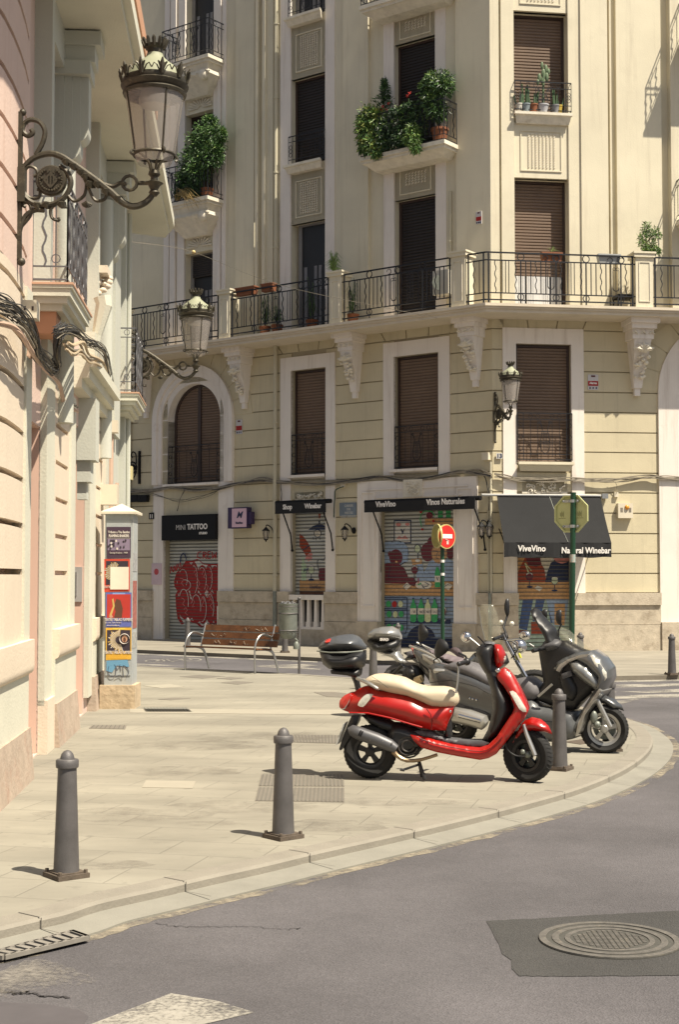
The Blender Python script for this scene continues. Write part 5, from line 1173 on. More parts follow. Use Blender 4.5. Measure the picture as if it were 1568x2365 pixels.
# stepped fluted consoles
def console(x, z, s=1., name='console'):
    u = pu(x); mb = MB(); w = .42*s
    mb.fb(PF,u,u+w,z-.14*s,z,-.02,.46*s); mb.fb(PF,u+.04,u+w-.04,z-.3*s,z-.14*s,-.02,.40*s); mb.fb(PF,u-.0,u+w,z-.44*s,z-.3*s,-.02,.36*s)
    r = mb.build(name, m_mint, pk, smooth=0)
    for k,(q0,q1,hb) in enumerate(((-.02,.10,1.60),(.10,.18,1.47),(.18,.26,1.29),(.26,.34,1.10))):
        mb = MB(); zb_ = z-hb*s; n=6
        loop = [(q0*s,z-.44*s),(q1*s-.004,z-.44*s),(q1*s-.004,zb_+.12*s)]+[((q1-.10*(1-math.cos(math.pi/2*i/n)))*s-.004, zb_+.12*s*(1-math.sin(math.pi/2*i/n))) for i in range(1,n+1)]+[(min(q0,q1-.12)*s,zb_)]
        loop = [(max(a,-.02),b) for a,b in loop]
        mb.prism([PF.P(u+.05+.012*k,b,a) for a,b in loop],[PF.P(u+w-.05-.012*k,b,a) for a,b in loop]); mb.build('flute', m_mint, r, smooth=30)
    return r
console(128, 7.13, 1.); console(232, 7.13, 1.)
# balconies
def pbalc(x, y, length, z, p):
    u = PF.u(x,y,p); mb = MB()
    for (a,b,h0,h1) in ((0,0,.0,.03),(.015,.02,.03,.10),(.05,.05,.10,.16),(.10,.10,.16,.22),(.16,.16,.22,.26)):
        mb.fb(PF,u+a,u+length-a,z-h1,z-h0,-.02,p-b)
    r = mb.build('balcony', m_mint_lit, pk, smooth=0); mb = MB(); mb.fb(PF,u-.01,u+length+.01,z,z+.02,-.02,p+.01); mb.build('tile_edge', m_terra if False else M('pale_terracotta',(.50,.30,.20),.85), r, smooth=0)
    mb = MB(); pts=[PF.P(u+.03,0,0),PF.P(u+.03,0,p-.05),PF.P(u+length-.03,0,p-.05),PF.P(u+length-.03,0,0)]; H=.92; z0=z+.02
    for a,b in zip(pts,pts[1:]):
        d=b-a; S=d.length; d=d.normalized(); fP=lambda s,q,a=a,d=d: Vector((a.x+d.x*s,a.y+d.y*s,q))
        for q,rr in ((z0+H,.013),(z0+H-.13,.009),(z0+.15,.009),(z0+.03,.011)): mb.tube([fP(0,q),fP(S,q)],rr,4)
        n=max(3,round(S/.12)); k=S/n
        for i in range(n+1):
            s=i*k
            if i%3==0: mb.tube([fP(s,z0),fP(s,z0+H)],.009,4)
            elif i%3==1: wavy(mb,fP,s,z0+.15,z0+H-.13)
            else: mb.tube([fP(s,z0+.15),fP(s,z0+H-.13)],.007,4); circ(mb,fP,s,z0+.22,.04,.006,8); circ(mb,fP,s,z0+H-.06,.04,.006,8)
    mb.build('railing', M('grey_iron',(.13,.13,.14),.5,.4), r); return r
pbalc(167,662,1.62,PF.z(167,658,.36),.36); pbalc(320,911,1.5,PF.z(320,909,.42),.42)
mb = MB(); mb.fb(PF,pu(88),pu(100),PF.z(95,790),PF.z(95,735),-.02,.2); mb.build('bracket_block', m_orange, pk, smooth=0)
# carved scroll above the second door and its cornice
rnd = random.Random(8); u = pu(205)
mb = MB(); zc_ = 4.55
for k in range(60):
    t_ = rnd.random(); mb.ball(PF.P(u+rnd.uniform(-.05,.35), 4.5+.85*t_, .06+(.05+.15*t_)*rnd.random()), rnd.uniform(.03,.065), 8, 6, (1,.9,.7))
mb.fb(PF,u-.05,u+.35,5.33,5.42,-.02,.26); mb.fb(PF,u,u+.3,4.4,5.33,-.02,.09)
mb.build('carved_scroll', m_peach, pk)
mb = MB()
for h0,h1,o in ((3.95,4.06,.30),(3.83,3.95,.22),(3.72,3.83,.14)): mb.fb(PF,pu(168),pu(232),h0,h1,-.02,o)
mb.build('door_cornice', m_mint_lit, pk, smooth=0)
mb = MB(); u=pu(190)
mb.fb(PF,u,u+.4,3.0,3.72,-.02,.20); mb.fb(PF,u+.05,u+.35,2.75,3.0,-.02,.14); mb.fb(PF,u+.1,u+.3,2.55,2.75,-.02,.09); mb.build('keystone', m_mint, pk, smooth=0)
mb = MB(); mb.fb(PF,u+.02,u+.38,4.05,4.5,-.02,.18); mb.tube([PF.P(u+.25,4.25,.14),PF.P(u+.25,4.5,.18),PF.P(u+.25,4.85,.26),PF.P(u+.25,4.95,.24)],[.05,.06,.10,.11],8); mb.build('volute', m_mint_lit, pk, smooth=0)
# wall pipes near the corner
mb = MB()
for x,r,z0,z1,o,m in ((247,.045,.3,3.9,.09,0),(255,.02,.3,4.2,.07,0),(262,.05,0,3.0,.08,0),(272,.035,0,7.1,.2,1)): 
    mb.m=m; mb.tube([PF.P(pu(x),z0,o),PF.P(pu(x),z1,o)],r,8)
mb.build('conduit', [m_pinkp,m_mint], pk)
# boxes, intercom
def pbox(name,lab,cat,x,y0,y1,wd,th,mat,part='case'):
    u=pu(x); z0,z1=PF.z(x,y1,th),PF.z(x,y0,th); t=T(name,lab,cat,PF.P(u,z0,.1)); mb=MB(); mb.fb(PF,u,u+wd,z0,z1,.02,th); mb.build(part,mat,t,smooth=0); return t,u,z0,z1
t,u,z0,z1=pbox('electric_box','cream electric box with slots under the big street lantern','electric box',16,600,648,.16,.27,m_box)
mb=MB(); 
for q in (.03,.09): mb.fb(PF,u-.003,u,z0+.06,z1-.05,.17+q-.03,.185+q-.03)
mb.build('slot',m_frame,t,smooth=0)
for k in range(4):
    mb=MB(); mb.tube([PF.P(u+.03+.03*k,z0,.22),PF.P(u+.04+.03*k,z0-.12,.22),PF.P(u+.02+.05*k,z0-.3,.2)],.012,6); mb.build('tail_conduit',m_pinkp,t)
pbox('electric_box','small cream electric box above the pink pipe','electric box',241,932,963,.2,.22,m_box)
pbox('electric_box','larger cream electric box on the pink pipe, lower of the two','electric box',233,1091,1144,.25,.26,m_box)
pbox('electric_box','yellowish box at the far corner of the pink building','electric box',279,1050,1084,.2,.22,M('yellow_box',(.55,.48,.25),.6))
u=o2_[1]-.014; c=PF.P(u,1.2,-.12); t=T('intercom','grey metal door intercom with keypad in the second doorway','intercom',c)
z0,z1=PF.z(190,1390),PF.z(190,1309)
mb=MB(); mb.fb(PF,u-.02,u,z0,z1,-.25,-.02); mb.build('back_plate',M('plate_grey',(.42,.40,.38),.5,.3),t,smooth=0)
mb=MB(); mb.fb(PF,u-.035,u-.02,z0+.07,z1-.06,-.235,-.085); mb.build('face_plate',m_alu,t,smooth=0)
mb=MB(); mb.fb(PF,u-.038,u-.035,z0+.28,z0+.33,-.205,-.115); mb.build('display',m_black,t,smooth=0)
mb=MB()
for i in range(3):
    for j in range(4): mb.fb(PF,u-.04,u-.035,z0+.12+.035*j,z0+.14+.035*j,-.19+.035*i,-.168+.035*i)
mb.build('keypad',m_galv,t,smooth=0); mb=MB(); mb.ball(PF.P(u-.035,z1-.1,-.16),.018,8,6); mb.build('camera_eye',m_black,t)
# cable bundles across the pink facade
def bundle(name,lab,path,n,rad,spread,mat,o=.2,seed=1):
    rnd=random.Random(seed); base_=[PF.px(x,y,oo) + (oo,) for x,y,oo in path]; mb=MB()
    for k in range(n):
        ph=rnd.uniform(0,6.3); a=rnd.uniform(-1,1)*spread; b=rnd.uniform(-1,1)*spread
        pts=[PF.P(u+rnd.uniform(-.02,.02), z+a+.03*math.sin(i*1.7+ph)*spread*12, oo+b*.6+rnd.uniform(-.01,.01)) for i,(u,z,oo) in enumerate(base_)]
        mb.m = rnd.choice([0,0,0,1]); mb.tube(catmull(pts,4),rad*rnd.uniform(.7,1.4),5)
    o_=mb.build(name,[mat,m_cableg],None); tag(o_,lab,'cable'); return o_
bundle('cable_bundle','thick tangle of black cables sagging under the first pink balcony',[(-30,690,.25),(10,705,.25),(38,722,.27),(62,745,.3),(80,775,.3),(88,810,.3),(108,835,.22),(124,850,.2),(134,840,.22),(133,805,.27),(138,775,.3),(150,762,.32)],44,.0036,.06,m_cable,seed=2)
bundle('cable_bundle','black cables over the second doorway cornice',[(128,770,.3),(150,762,.32),(180,772,.33),(200,790,.33),(225,800,.3),(243,818,.28),(250,850,.2),(256,890,.12),(262,935,.1)],26,.0036,.045,m_cable,seed=3)
bundle('pink_pipes','bundle of pink painted pipes bending along the pink wall',[(-30,735,.25),(15,748,.25),(45,768,.28),(70,805,.28),(100,845,.2),(135,885,.12),(150,930,.1),(178,945,.1)],5,.013,.035,m_pinkp,seed=5)
bundle('pink_pipes','stepped pink and khaki pipes above the second doorway',[(150,800,.3),(165,808,.34),(185,806,.34),(200,830,.33),(222,835,.3),(240,855,.2),(245,900,.12),(243,960,.1),(243,1050,.1)],6,.011,.05,M('khaki_pipe',(.45,.36,.24),.8),seed=6)
# ------------------------------------------------------------------ iron street lanterns on scroll brackets
def street_lantern():
    t = T('street_lantern', 'big iron lantern with a pale dome on a scroll bracket at the near left', 'street lantern', (0,0,0), 'scroll bracket lanterns')
    S = 1/283.; c_ = lambda x,y: Vector(((x*.34-45)*S*1.0, 0, (1265-y)*.34*S))      # traced in a side view, x out from the wall
    mb = MB(); mb.box(-.02,.02,-.024,.024,-.60,.60); mb.box(-.02,.05,-.05,.05,-.14,.14)
    mb.ball((.02,0,.6),.03,8,6); mb.ball((.02,0,-.62),.035,8,6); mb.build('wall_bar', m_lampi, t)
    mb = MB()
    arm = [(150,1150),(220,1080),(320,1045),(400,1060),(480,1110),(560,1165),(650,1230),(740,1300),(820,1370),(900,1400),(980,1370),(1030,1310),(1035,1275)]
    mb.tube(catmull([c_(*p) for p in arm],4), [.021+.009*math.sin(i/48*3.14) for i in range(49)], 8)
    mb.tube(catmull([c_(*p) for p in ((150,1150),(135,1220),(150,1310),(220,1380),(330,1395),(430,1345),(475,1250),(450,1170),(400,1130))],4), .023, 7)
    mb.tube(catmull([c_(*p) for p in ((240,1055),(285,970),(298,890),(262,830),(200,815),(158,845),(150,895),(185,925),(218,905),(205,880))],4), .021, 7)
    mb.tube(catmull([c_(*p) for p in ((300,1432),(235,1432),(175,1470),(140,1560),(130,1640))],4), .020, 7)
    mb.tube(catmull([c_(*p) for p in ((150,1540),(205,1470),(210,1410),(180,1375),(155,1395),(175,1410))],4), .015, 6)
    mb.tube(catmull([c_(*p) for p in ((150,1190),(190,1135),(240,1150),(250,1190),(225,1200))],4), .014, 6)
    mb.tube(catmull([c_(*p) for p in ((150,1290),(200,1345),(260,1345),(270,1300),(250,1290))],4), .014, 6)
    mb.tube(catmull([c_(*p) for p in ((455,1325),(500,1368),(560,1335),(578,1280),(575,1215),(540,1150))],4), .014, 6)
    mb.tube(catmull([c_(*p) for p in ((560,1200),(600,1290),(640,1360),(700,1355),(717,1310),(690,1300))],4), .014, 6)
    mb.tube(catmull([c_(*p) for p in ((400,1370),(345,1420),(350,1480),(395,1500),(395,1480))],4), .014, 6)
    mb.tube([c_(870+50*math.cos(a*.5236),1240+50*math.sin(a*.5236)) for a in range(12)], .014, 6, closed=True)
    mb.tube(catmull([c_(*p) for p in ((700,1250),(760,1265),(810,1240),(850,1250))],4), .018, 6)
    mb.tube([c_(930,1240),c_(1040,1238)], .018, 6)
    mb.build('scroll_bracket', m_lampi, t)
    mb = MB(); rnd = random.Random(2)      # acanthus leaves on the arm
    for x,y in ((430,1090),(480,1120),(530,1160),(560,1190),(590,1240),(640,1240),(700,1290),(780,1340),(300,1385),(400,1380),(240,1390)):
        for k in (-1,0,1):
            p = c_(x,y); q = c_(x+35+12*k,y+38-6*k); mb.tube([p,p.lerp(q,.5)+Vector((0,.03*k,.01)),q+Vector((0,.02*k,0))],[.024,.034,.004],5)
    for k in range(7):
        a = math.pi*(.1+.13*k); mb.tube([c_(585,1375),c_(585-38*math.cos(a),1378+34*math.sin(a))],[.018,.008],5)
    mb.build('acanthus', m_lampi, t)
    mb = MB(); cc = c_(345,1230); mb.lathe([(0,-.03),(.115,-.03),(.125,-.015),(.125,.015),(.115,.03),(0,.03)], cc, 28, axis='Y', cap=False)
    for s_ in (-1,1):     # city arms: lozenge shield, crown and wreath
        y = s_*.035
        for a,b in (((0,.055),(.05,-.005)),((.05,-.005),(0,-.065)),((0,-.065),(-.05,-.005)),((-.05,-.005),(0,.055)),((0,.055),(0,-.065)),((-.025,.02),(-.025,-.03)),((.025,.02),(.025,-.03))): mb.tube([cc+Vector((a[0],y,a[1])),cc+Vector((b[0],y,b[1]))],.011,4)
        for k in range(22):
            a = R_(125+k*13.8); mb.ball(cc+Vector((.088*math.cos(a),y,.088*math.sin(a))),.011,6,4)
        for k in (-1,0,1): mb.tube([cc+Vector((k*.02,y,.055)),cc+Vector((k*.032,y,.085))],.008,4)
        for k in (-1,1): mb.ball(cc+Vector((k*.07,y,.01)),.014,6,4)
    mb.build('medallion', m_lampi, t)
    X = c_(1035,1265).x; a0 = Vector((X,0,0))
    mb = MB(); z = lambda y: (1265-y)*.34*S
    mb.lathe([(.02,z(1330)),(.045,z(1305)),(.03,z(1285)),(.05,z(1255)),(.075,z(1240)),(.03,z(1220)),(.028,z(1200)),(.05,z(1180)),(.045,z(1165)),(.035,z(1150)),(.0,z(1140))], a0, 18); mb.build('cup', m_lampi, t)
    mb = MB(); zb, zt_ = z(1050), z(630); rb, rt = .165, .240
    for k in range(4):
        a = k*math.pi/2+.5; e = Vector((math.cos(a),math.sin(a),0))
        mb.tube(catmull([a0+e*.03+Vector((0,0,z(1160))),a0+e*.05+Vector((0,0,z(1100))),a0+e*.12+Vector((0,0,z(1050))),a0+e*.185+Vector((0,0,z(1035))),a0+e*.205+Vector((0,0,z(1055))),a0+e*.185+Vector((0,0,z(1068)))],4),.011,5)
        mb.tube([a0+e*rb+Vector((0,0,zb)),a0+e*rt+Vector((0,0,zt_))],.009,5)
    mb.lathe([(rb+.006,zb-.012),(rb+.012,zb),(rb+.006,zb+.012),(rb-.006,zb+.012),(rb-.006,zb-.012)], a0, 32, cap=False)
    mb.build('lantern_frame', m_lampi, t)
    mb = MB(); mb.lathe([(rb-.03,zb-.07),(rb,zb),(rt,zt_)], a0, 32, cap=False); mb.build('glass', m_glass, t)
    mb = MB(); z0=zt_
    mb.lathe([(rt-.01,z0-.02),(rt+.012,z0-.02),(rt+.02,z0+.0),(rt+.004,z0+.02),(rt+.03,z0+.045),(rt+.036,z0+.06),(rt+.012,z0+.075),(rt+.02,z0+.10),(rt+.015,z0+.115),(.16,z0+.12)], a0, 40, cap=False)
    n=10
    for k in range(n):
        a = 2*math.pi*k/n; e = lambda r,h,d=0: a0+Vector((r*math.cos(a+d),r*math.sin(a+d),z0+h))
        mb.tube([e(rt+.015,.09),e(rt+.03,.15),e(rt+.045,.21)],[.018,.024,.006],5)
        for s_ in (-1,1):
            mb.tube([e(rt+.025,.10),e(rt+.04,.16,s_*.08),e(rt+.05,.175,s_*.13)],[.010,.012,.006],5)
            mb.tube([e(rt+.02,.10,s_*.06),e(rt+.03,.15,s_*.16),e(rt+.03,.165,s_*.24),e(rt+.025,.13,s_*.31)],.006,4)
    mb.build('gallery_ring', m_lampi, t)
    mb = MB(); mb.lathe([(rt,z0+.10),(rt-.02,z0+.15),(.19,z0+.205),(.13,z0+.25),(.085,z0+.29),(.07,z0+.31),(.065,z0+.33)], a0, 32, cap=False); mb.build('dome', m_lampc, t)
    mb = MB(); mb.lathe([(.062,z0+.32),(.062,z0+.37),(.075,z0+.385),(.085,z0+.40),(.04,z0+.40)], a0, 20)
    for k in range(12):
        a=2*math.pi*k/12; e=lambda r,h: a0+Vector((r*math.cos(a),r*math.sin(a),z0+h)); mb.tube([e(.075,.38),e(.095,.43),e(.105,.455)],[.014,.017,.005],5); mb.ball(e(.10,.44),.014,6,4)
    mb.build('finial_crown', m_lampi, t)
    mb = MB(); mb.lathe([(0,z0+.02),(.11,z0+.02),(.13,z0-.05),(.12,z0-.10),(.0,z0-.10)], a0, 20, cap=False); mb.build('lamp_unit', M('lamp_unit',(.30,.28,.24),.5), t)
    return t
la = street_lantern()
u_l,z_l = PF.px(45,430,.17)
u_2,z_2 = PF.px(289,850,.1)
lant2 = dup(la, PF.P(u_2, z_2, .1), R_(0), 'second iron lantern on a scroll bracket, hanging in front of the arched window')
lant3 = dup(la, corner(.0,1)*1, R_(-50), 'third iron lantern standing out from the corner beside the sunlit window')
p3 = corner(.03, 0); lant3.location = (p3.x+.06, p3.y, L.z(1150,968)+.05); lant3.rotation_euler = (0,0,R_(-76)); lant3.scale=(.9,.9,.9)
la.scale=(.955,)*3; la.location = PF.P(u_l, z_l, .17); la.rotation_euler = (0,0,R_(2))
# bare bracket at the far left of the corner building
t = T('wall_bracket','bare black scroll bracket at the left end of the corner building','bracket', L.P(L.u(322),LZ(1118,322),.05)); mb = MB()
u = L.u(322); fP = lambda a,z: L.P(u-a*.0, z, .05+a)
mb.fb(L,u-.03,u+.03,LZ(1118,322),LZ(1042,322),0,.05); z1=LZ(1080,322)
q = lambda a,b: L.P(u-a, z1+b, .12)
mb.tube([q(.17+.15*math.cos(k*.52),.15*math.sin(k*.52)) for k in range(12)],.022,5,closed=True); mb.lathe([(0,-.02),(.09,-.02),(.09,.02),(0,.02)],q(.17,0),14,axis='Y',cap=False)
mb.tube(catmull([q(.02,.1),q(.05,.35),q(.16,.42),(q(.22,.34)),q(.17,.27)],4),.02,5); mb.tube(catmull([q(.02,-.1),q(.1,-.25),q(.22,-.35),q(.3,-.28)],4),.02,5); mb.build('scroll',m_black,t)
# ------------------------------------------------------------------ bollards
def bollard():
    t = T('bollard','dark grey cast iron bollard nearest the camera at the lower left','bollard',(0,0,0),'iron bollards round the pavement edge')
    mb = MB(); mb.lathe([(.072,.03),(.070,.05),(.052,.575),(.052,.60)],(0,0,0),28,cap=True); mb.build('shaft',m_bol,t)
    mb = MB(); mb.lathe([(.055,.595),(.062,.60),(.063,.612),(.063,.638),(.058,.644),(.040,.646),(.038,.655),(.033,.672),(.02,.688),(.006,.694),(.0,.695)],(0,0,0),28,cap=True); mb.build('cap',m_bol,t)
    mb = MB(); mb.box(-.095,.095,-.095,.095,.0,.026); mb.box(-.08,.08,-.08,.08,.026,.034); mb.build('base_plate',m_rust2,t,smooth=0)
    for a in (-1,1):
        for b in (-1,1): mb = MB(); mb.lathe([(.012,.026),(.012,.045),(.0,.047)],(a*.078,b*.078,0),6); mb.build('bolt',m_rust2,t)
    return t
b0 = bollard(); b0.location = G(153,2024); b0.rotation_euler=(0,0,R_(38))
for x,y,rz,lab in ((654,1934,40,'grey iron bollard with a worn cap beside the ribbed covers'),(1292,1777,60,'rust specked iron bollard touching the red scooter front wheel'),(1552,1558,20,'iron bollard standing alone at the right edge by the zebra crossing'),
        (433,1494,10,'slim grey bollard behind the left arm of the bench'),(658,1507,10,'bollard hidden up to its foot behind the litter bin'),(919,1515,10,'bollard just right of the silver top box'),(862,1592,10,'brown tinted bollard under the silver top box'),
        (1341,1553,10,'bollard whose cap shows behind the maxi scooter windscreen'),(1402,1684,10,'bollard further back behind the maxi scooter headlight'),(1408,1733,10,'bollard close behind the maxi scooter front fork')):
    dup(b0, G(x,y), R_(rz), lab)
# ------------------------------------------------------------------ bench
A_, B_, C_2 = G(428,1547), G(589,1556), G(487,1543)
ex = (B_-A_).normalized(); ey = Vector((-ex.y,ex.x,0)); ben = T('park_bench','wooden slat park bench with curved metal arms and graffiti scribbles','bench',A_)
BL = (B_-A_).length; q = lambda x,y,z: A_+ex*x+ey*y+Vector((0,0,z))
def slab(mb,x0,x1,c,d,h,th):    # plank: centre line point c(y,z), direction d(y,z) across, width h, thickness th
    n = (-d[1],d[0]); P = lambda x,a,b: q(x,c[0]+d[0]*a+n[0]*b,c[1]+d[1]*a+n[1]*b)
    mb.hexa([P(x0,-h/2,-th/2),P(x1,-h/2,-th/2),P(x1,-h/2,th/2),P(x0,-h/2,th/2),P(x0,h/2,-th/2),P(x1,h/2,-th/2),P(x1,h/2,th/2),P(x0,h/2,th/2)])
for k in range(3):
    mb = MB(); slab(mb,.02,BL+.14,(.42+.045*k,.49+.125*k),(.25,.968),.105,.03); mb.build('back_slat',m_wood,ben,smooth=0)
for k in range(5):
    mb = MB(); slab(mb,.02,BL+.04,(.02+.085*k,.42-.006*k),(1,-.05),.07,.028); mb.build('seat_slat',m_wood,ben,smooth=0)
for x in (0.0,BL):
    mb = MB(); mb.tube(catmull([q(x,0,0),q(x+.0,-.01,.3),q(x+.0,.0,.46),q(x,.06,.58),q(x,.16,.65),q(x,.28,.65),q(x,.44,.60)],4),[.028]*25,8,flat=.6); mb.build('arm',m_alu,ben)
    mb = MB(); mb.tube(catmull([q(x,.02,.41),q(x,.3,.40),q(x,.46,.34),q(x,.56,.15),q(x,.62,0)],4),[.026]*17,8,flat=.6); mb.tube([q(x,.40,.38),q(x,.44,.55),q(x,.53,.82)],.018,6); mb.build('leg',m_alu,ben)
r_ = random.Random(9); ms = M('scribble',(.42,.36,.28),.8); mb=MB()
class BF: pass
for (x,k) in ((.2,1),(.42,1),(.95,2),(1.2,2),(1.35,2),(.3,0),(.7,0),(1.0,0)):
    y0,zz0=.42+.045*k-.017,.49+.125*k; pts=[q(x+.03*j+r_.uniform(-.02,.02),y0-.004+.0*j,zz0+r_.uniform(-.035,.035)) for j in range(6)]; mb.tube(pts,.0035,4)
mb.build('scribble',ms,ben)
# litter bin and its post
pp = G(691,1556); t = T('litter_bin','dented grey green metal litter bin hung on a thin post','litter bin',pp); mb=MB(); c=pp+Vector((-.19,-.02,0))
mb.lathe([(.10,.60),(.135,.63),(.155,.72),(.158,1.02),(.165,1.05),(.165,1.17),(.172,1.18),(.172,1.195),(.160,1.195),(.155,.9)],c,28,cap=False)
mb.lathe([(0,.60),(.10,.60)],c,28,cap=False); mb.build('bucket',m_galv,t)
mb=MB()
for h in (.74,1.03,1.15): mb.lathe([(.160,h-.012),(.172,h),(.160,h+.012)],c,28,cap=False)
for k in range(12):
    a=k*math.pi/6
    for h in (.70,1.10): mb.ball(c+Vector((.160*math.cos(a),.160*math.sin(a),h)),.013,6,4)
mb.build('hoop',m_bol,t)
mb=MB(); mb.tube([pp,pp+Vector((0,0,1.26))],.022,10); mb.ball(pp+Vector((0,0,1.28)),.032,10,7); mb.build('post',m_bol,t)
mb=MB(); mb.tube([c+Vector((.1,0,.62)),pp+Vector((-.02,0,.55)),pp+Vector((0,0,.5))],.018,6); mb.lathe([(.05,.42),(.06,.5),(.03,.55)],pp+Vector((-.05,0,0)),10); mb.build('hinge',m_galv,t)
r_=random.Random(1); mb=MB()
for k in range(10): a=k*.6; mb.tube([c+Vector((.13*math.cos(a),.13*math.sin(a),1.19)),c+Vector((.1*math.cos(a+.4),.1*math.sin(a+.4),1.19+r_.uniform(.01,.05)))],.014,4)
mb.build('bin_bag',M('bag_grey',(.2,.2,.21),.4),t)
# ------------------------------------------------------------------ signs on posts
d=27.; px_=(1018-784)/3250*d; base_=Vector((px_+.03,d,0)); t=T('no_entry_sign','red no entry disc on a green post in front of the wide painted shutter','road sign',base_)
mb=MB(); mb.tube([base_,base_+Vector((.0,0,2.62))],.038,12); mb.build('post',m_green,t)
def disc(t,c,az,r,face,name):
    f=Fac((c.x,c.y),az); z=c.z; mb=MB(); n=40; ringp=lambda rr,o:[f.P(rr*math.cos(2*math.pi*k/n),z+rr*math.sin(2*math.pi*k/n),o) for k in range(n)]
    mb.prism(ringp(r,.0),ringp(r,.03)); o_=mb.build(name,M('sign_rim',(.50,.42,.16),.5),t); return f,ringp
c=base_+Vector((.06,-.06,2.42)); f,rg=disc(t,c,R_(28)+R_(12),.235,None,'sign_rim_ring')
mb=MB(); mb.prism(rg(.215,.030),rg(.215,.034)); mb.build('red_face',M('sign_red',(.55,.02,.015),.35,coat=.4),t)
mb=MB(); mb.fb(f,-.14,.14,c.z-.035,c.z+.045,.034,.038); mb.build('white_bar',m_txt,t,smooth=0)
mb=MB(); mb.fb(f,-.01,.04,c.z-.15,c.z-.08,.034,.038); mb.tube([f.P(-.05,c.z-.05,.04),f.P(.05,c.z-.085,.04)],.006,4); mb.build('sticker',M('sticker_pale',(.62,.50,.45),.7),t,smooth=0)
c2=base_+Vector((-.09,-.02,2.43)); f2_,rg2=disc(t,c2,R_(-70),.235,None,'sign_back'); mb=MB(); mb.prism(rg2(.21,.03),rg2(.21,.033)); mb.build('back_face',M('sign_back_yellow',(.36,.30,.05),.5,var=.2,scale=9),t)
mb=MB(); mb.lathe([(.04,-.025),(.041,.025)],base_+Vector((0,0,1.95)),12); mb.lathe([(.04,-.025),(.041,.025)],base_+Vector((0,0,1.70)),12); mb.build('round_sticker',m_txt,t)
d=21.2; base_=Vector(((1317-784)/3250*d,d,0)); top=Vector(((1325-784)/3250*d,d,2.92)); t=T('stop_sign_back','yellow green back of an eight sided road sign on a dark green post','road sign',base_)
mb=MB(); mb.tube([base_,top],.042,14); mb.build('post',m_green,t)
c=Vector(((1322-784)/3250*d+.0,d+.05,2.60)); f=Fac((c.x,c.y),R_(-38)); mb=MB(); R8=.305
oc=lambda r,o:[f.P(r*math.cos(R_(22.5+45*k)),c.z+r*math.sin(R_(22.5+45*k)),o) for k in range(8)]
m_sb=M('sign_back_green',(.52,.53,.25),.55,var=.08,scale=4,stain=(.36,.35,.12),sscale=3)
mb.prism(oc(R8,.0),oc(R8,.004)); mb.build('plate',m_sb,t,smooth=0)
mb=MB(); A8,B8,A9,B9=oc(R8,0),oc(R8-.028,0),oc(R8,.028),oc(R8-.028,.028)
for k in range(8):
    j=(k+1)%8; mb.quad(A8[k],A8[j],A9[j],A9[k]); mb.quad(A9[k],A9[j],B9[j],B9[k]); mb.quad(B9[k],B9[j],B8[j],B8[k])
mb.build('rolled_rim',m_sb,t,smooth=0)
for h in (.19,-.19):
    mb=MB(); mb.fb(f,-.13,.13,c.z+h-.02,c.z+h+.02,.004,.03); mb.lathe([(.05,-.022),(.05,.022)],Vector((c.x,d,c.z+h)),14); mb.ball(f.P(-.12,c.z+h,.035),.018,6,4); mb.ball(f.P(.12,c.z+h,.035),.018,6,4); mb.build('clamp',m_alu,t)
mk=M('stamp',(.22,.22,.09),.8)
for uu in (-.16,.14):
    mb=MB()
    for k in range(6): mb.fb(f,uu-.035+.012*k,uu-.029+.012*k,c.z-.03-.01*(k%3),c.z+.04-.012*((k+1)%3),.004,.006)
    mb.fb(f,uu-.06,uu+.06,c.z-.07,c.z-.062,.004,.006); mb.build('stamped_mark',mk,t,smooth=0)
mb=MB(); p=base_.lerp(top,.66); mb.lathe([(.044,-.06),(.0445,.06)],p+Vector((-.001,-.002,0)),14); mb.build('round_sticker',M('sticker_teal',(.25,.42,.42),.6,col2=(.55,.35,.25),scale=14),t)
# ------------------------------------------------------------------ poster pillar (electric cabinet)
y0=17.75; X0,X1=-.1665*y0,-.1471*y0; D2=.46
t=T('poster_pillar','grey utility cabinet pasted with concert posters on a rough stone base','utility cabinet',(X0,y0,0))
zt_=1.65+(1332-1187)*y0/3250; zbs=1.65-(1580-1332)*y0/3250
mb=MB(); mb.box(X0-.05,X1+.05,y0-.05,y0+D2,-.05,zbs); mb.build('stone_base',M('rough_stone',(.46,.36,.24),.95,var=.18,scale=9,bump=1.,bscale=18,stain=(.33,.25,.16),sscale=5,sth=.5),t,smooth=0)
m_cab=M('cabinet_grey',(.34,.36,.36),.7,var=.1,scale=3,stain=(.24,.24,.22),sscale=5,sth=.55,streak=(.45,.43,.36)); mb=MB(); mb.box(X0,X1,y0,y0+D2,zbs,zt_); mb.box(X0+.015,X1-.015,y0-.01,y0,zbs+.12,zt_-.08); mb.build('cabinet',m_cab,t,smooth=0)
mb=MB(); e=.05; Q=[(X0-e,y0-e,zt_),(X1+e,y0-e,zt_),(X1+e,y0+D2+e,zt_),(X0-e,y0+D2+e,zt_)]; Q2=[(a,b,zt_+.03) for a,b,_ in Q]; mb.hexa(Q+Q2); cx_,cy_=(X0+X1)/2,y0+D2/2
mb.add(Q2+[(cx_,cy_,zt_+.14)],[(0,1,4),(1,2,4),(2,3,4),(3,0,4)]); mb.build('cap',m_box,t,smooth=0)
FF=Fac((X0,y0-.012),0); W=X1-X0
def zpx(y): return 1.65-(y-1332)*y0/3250
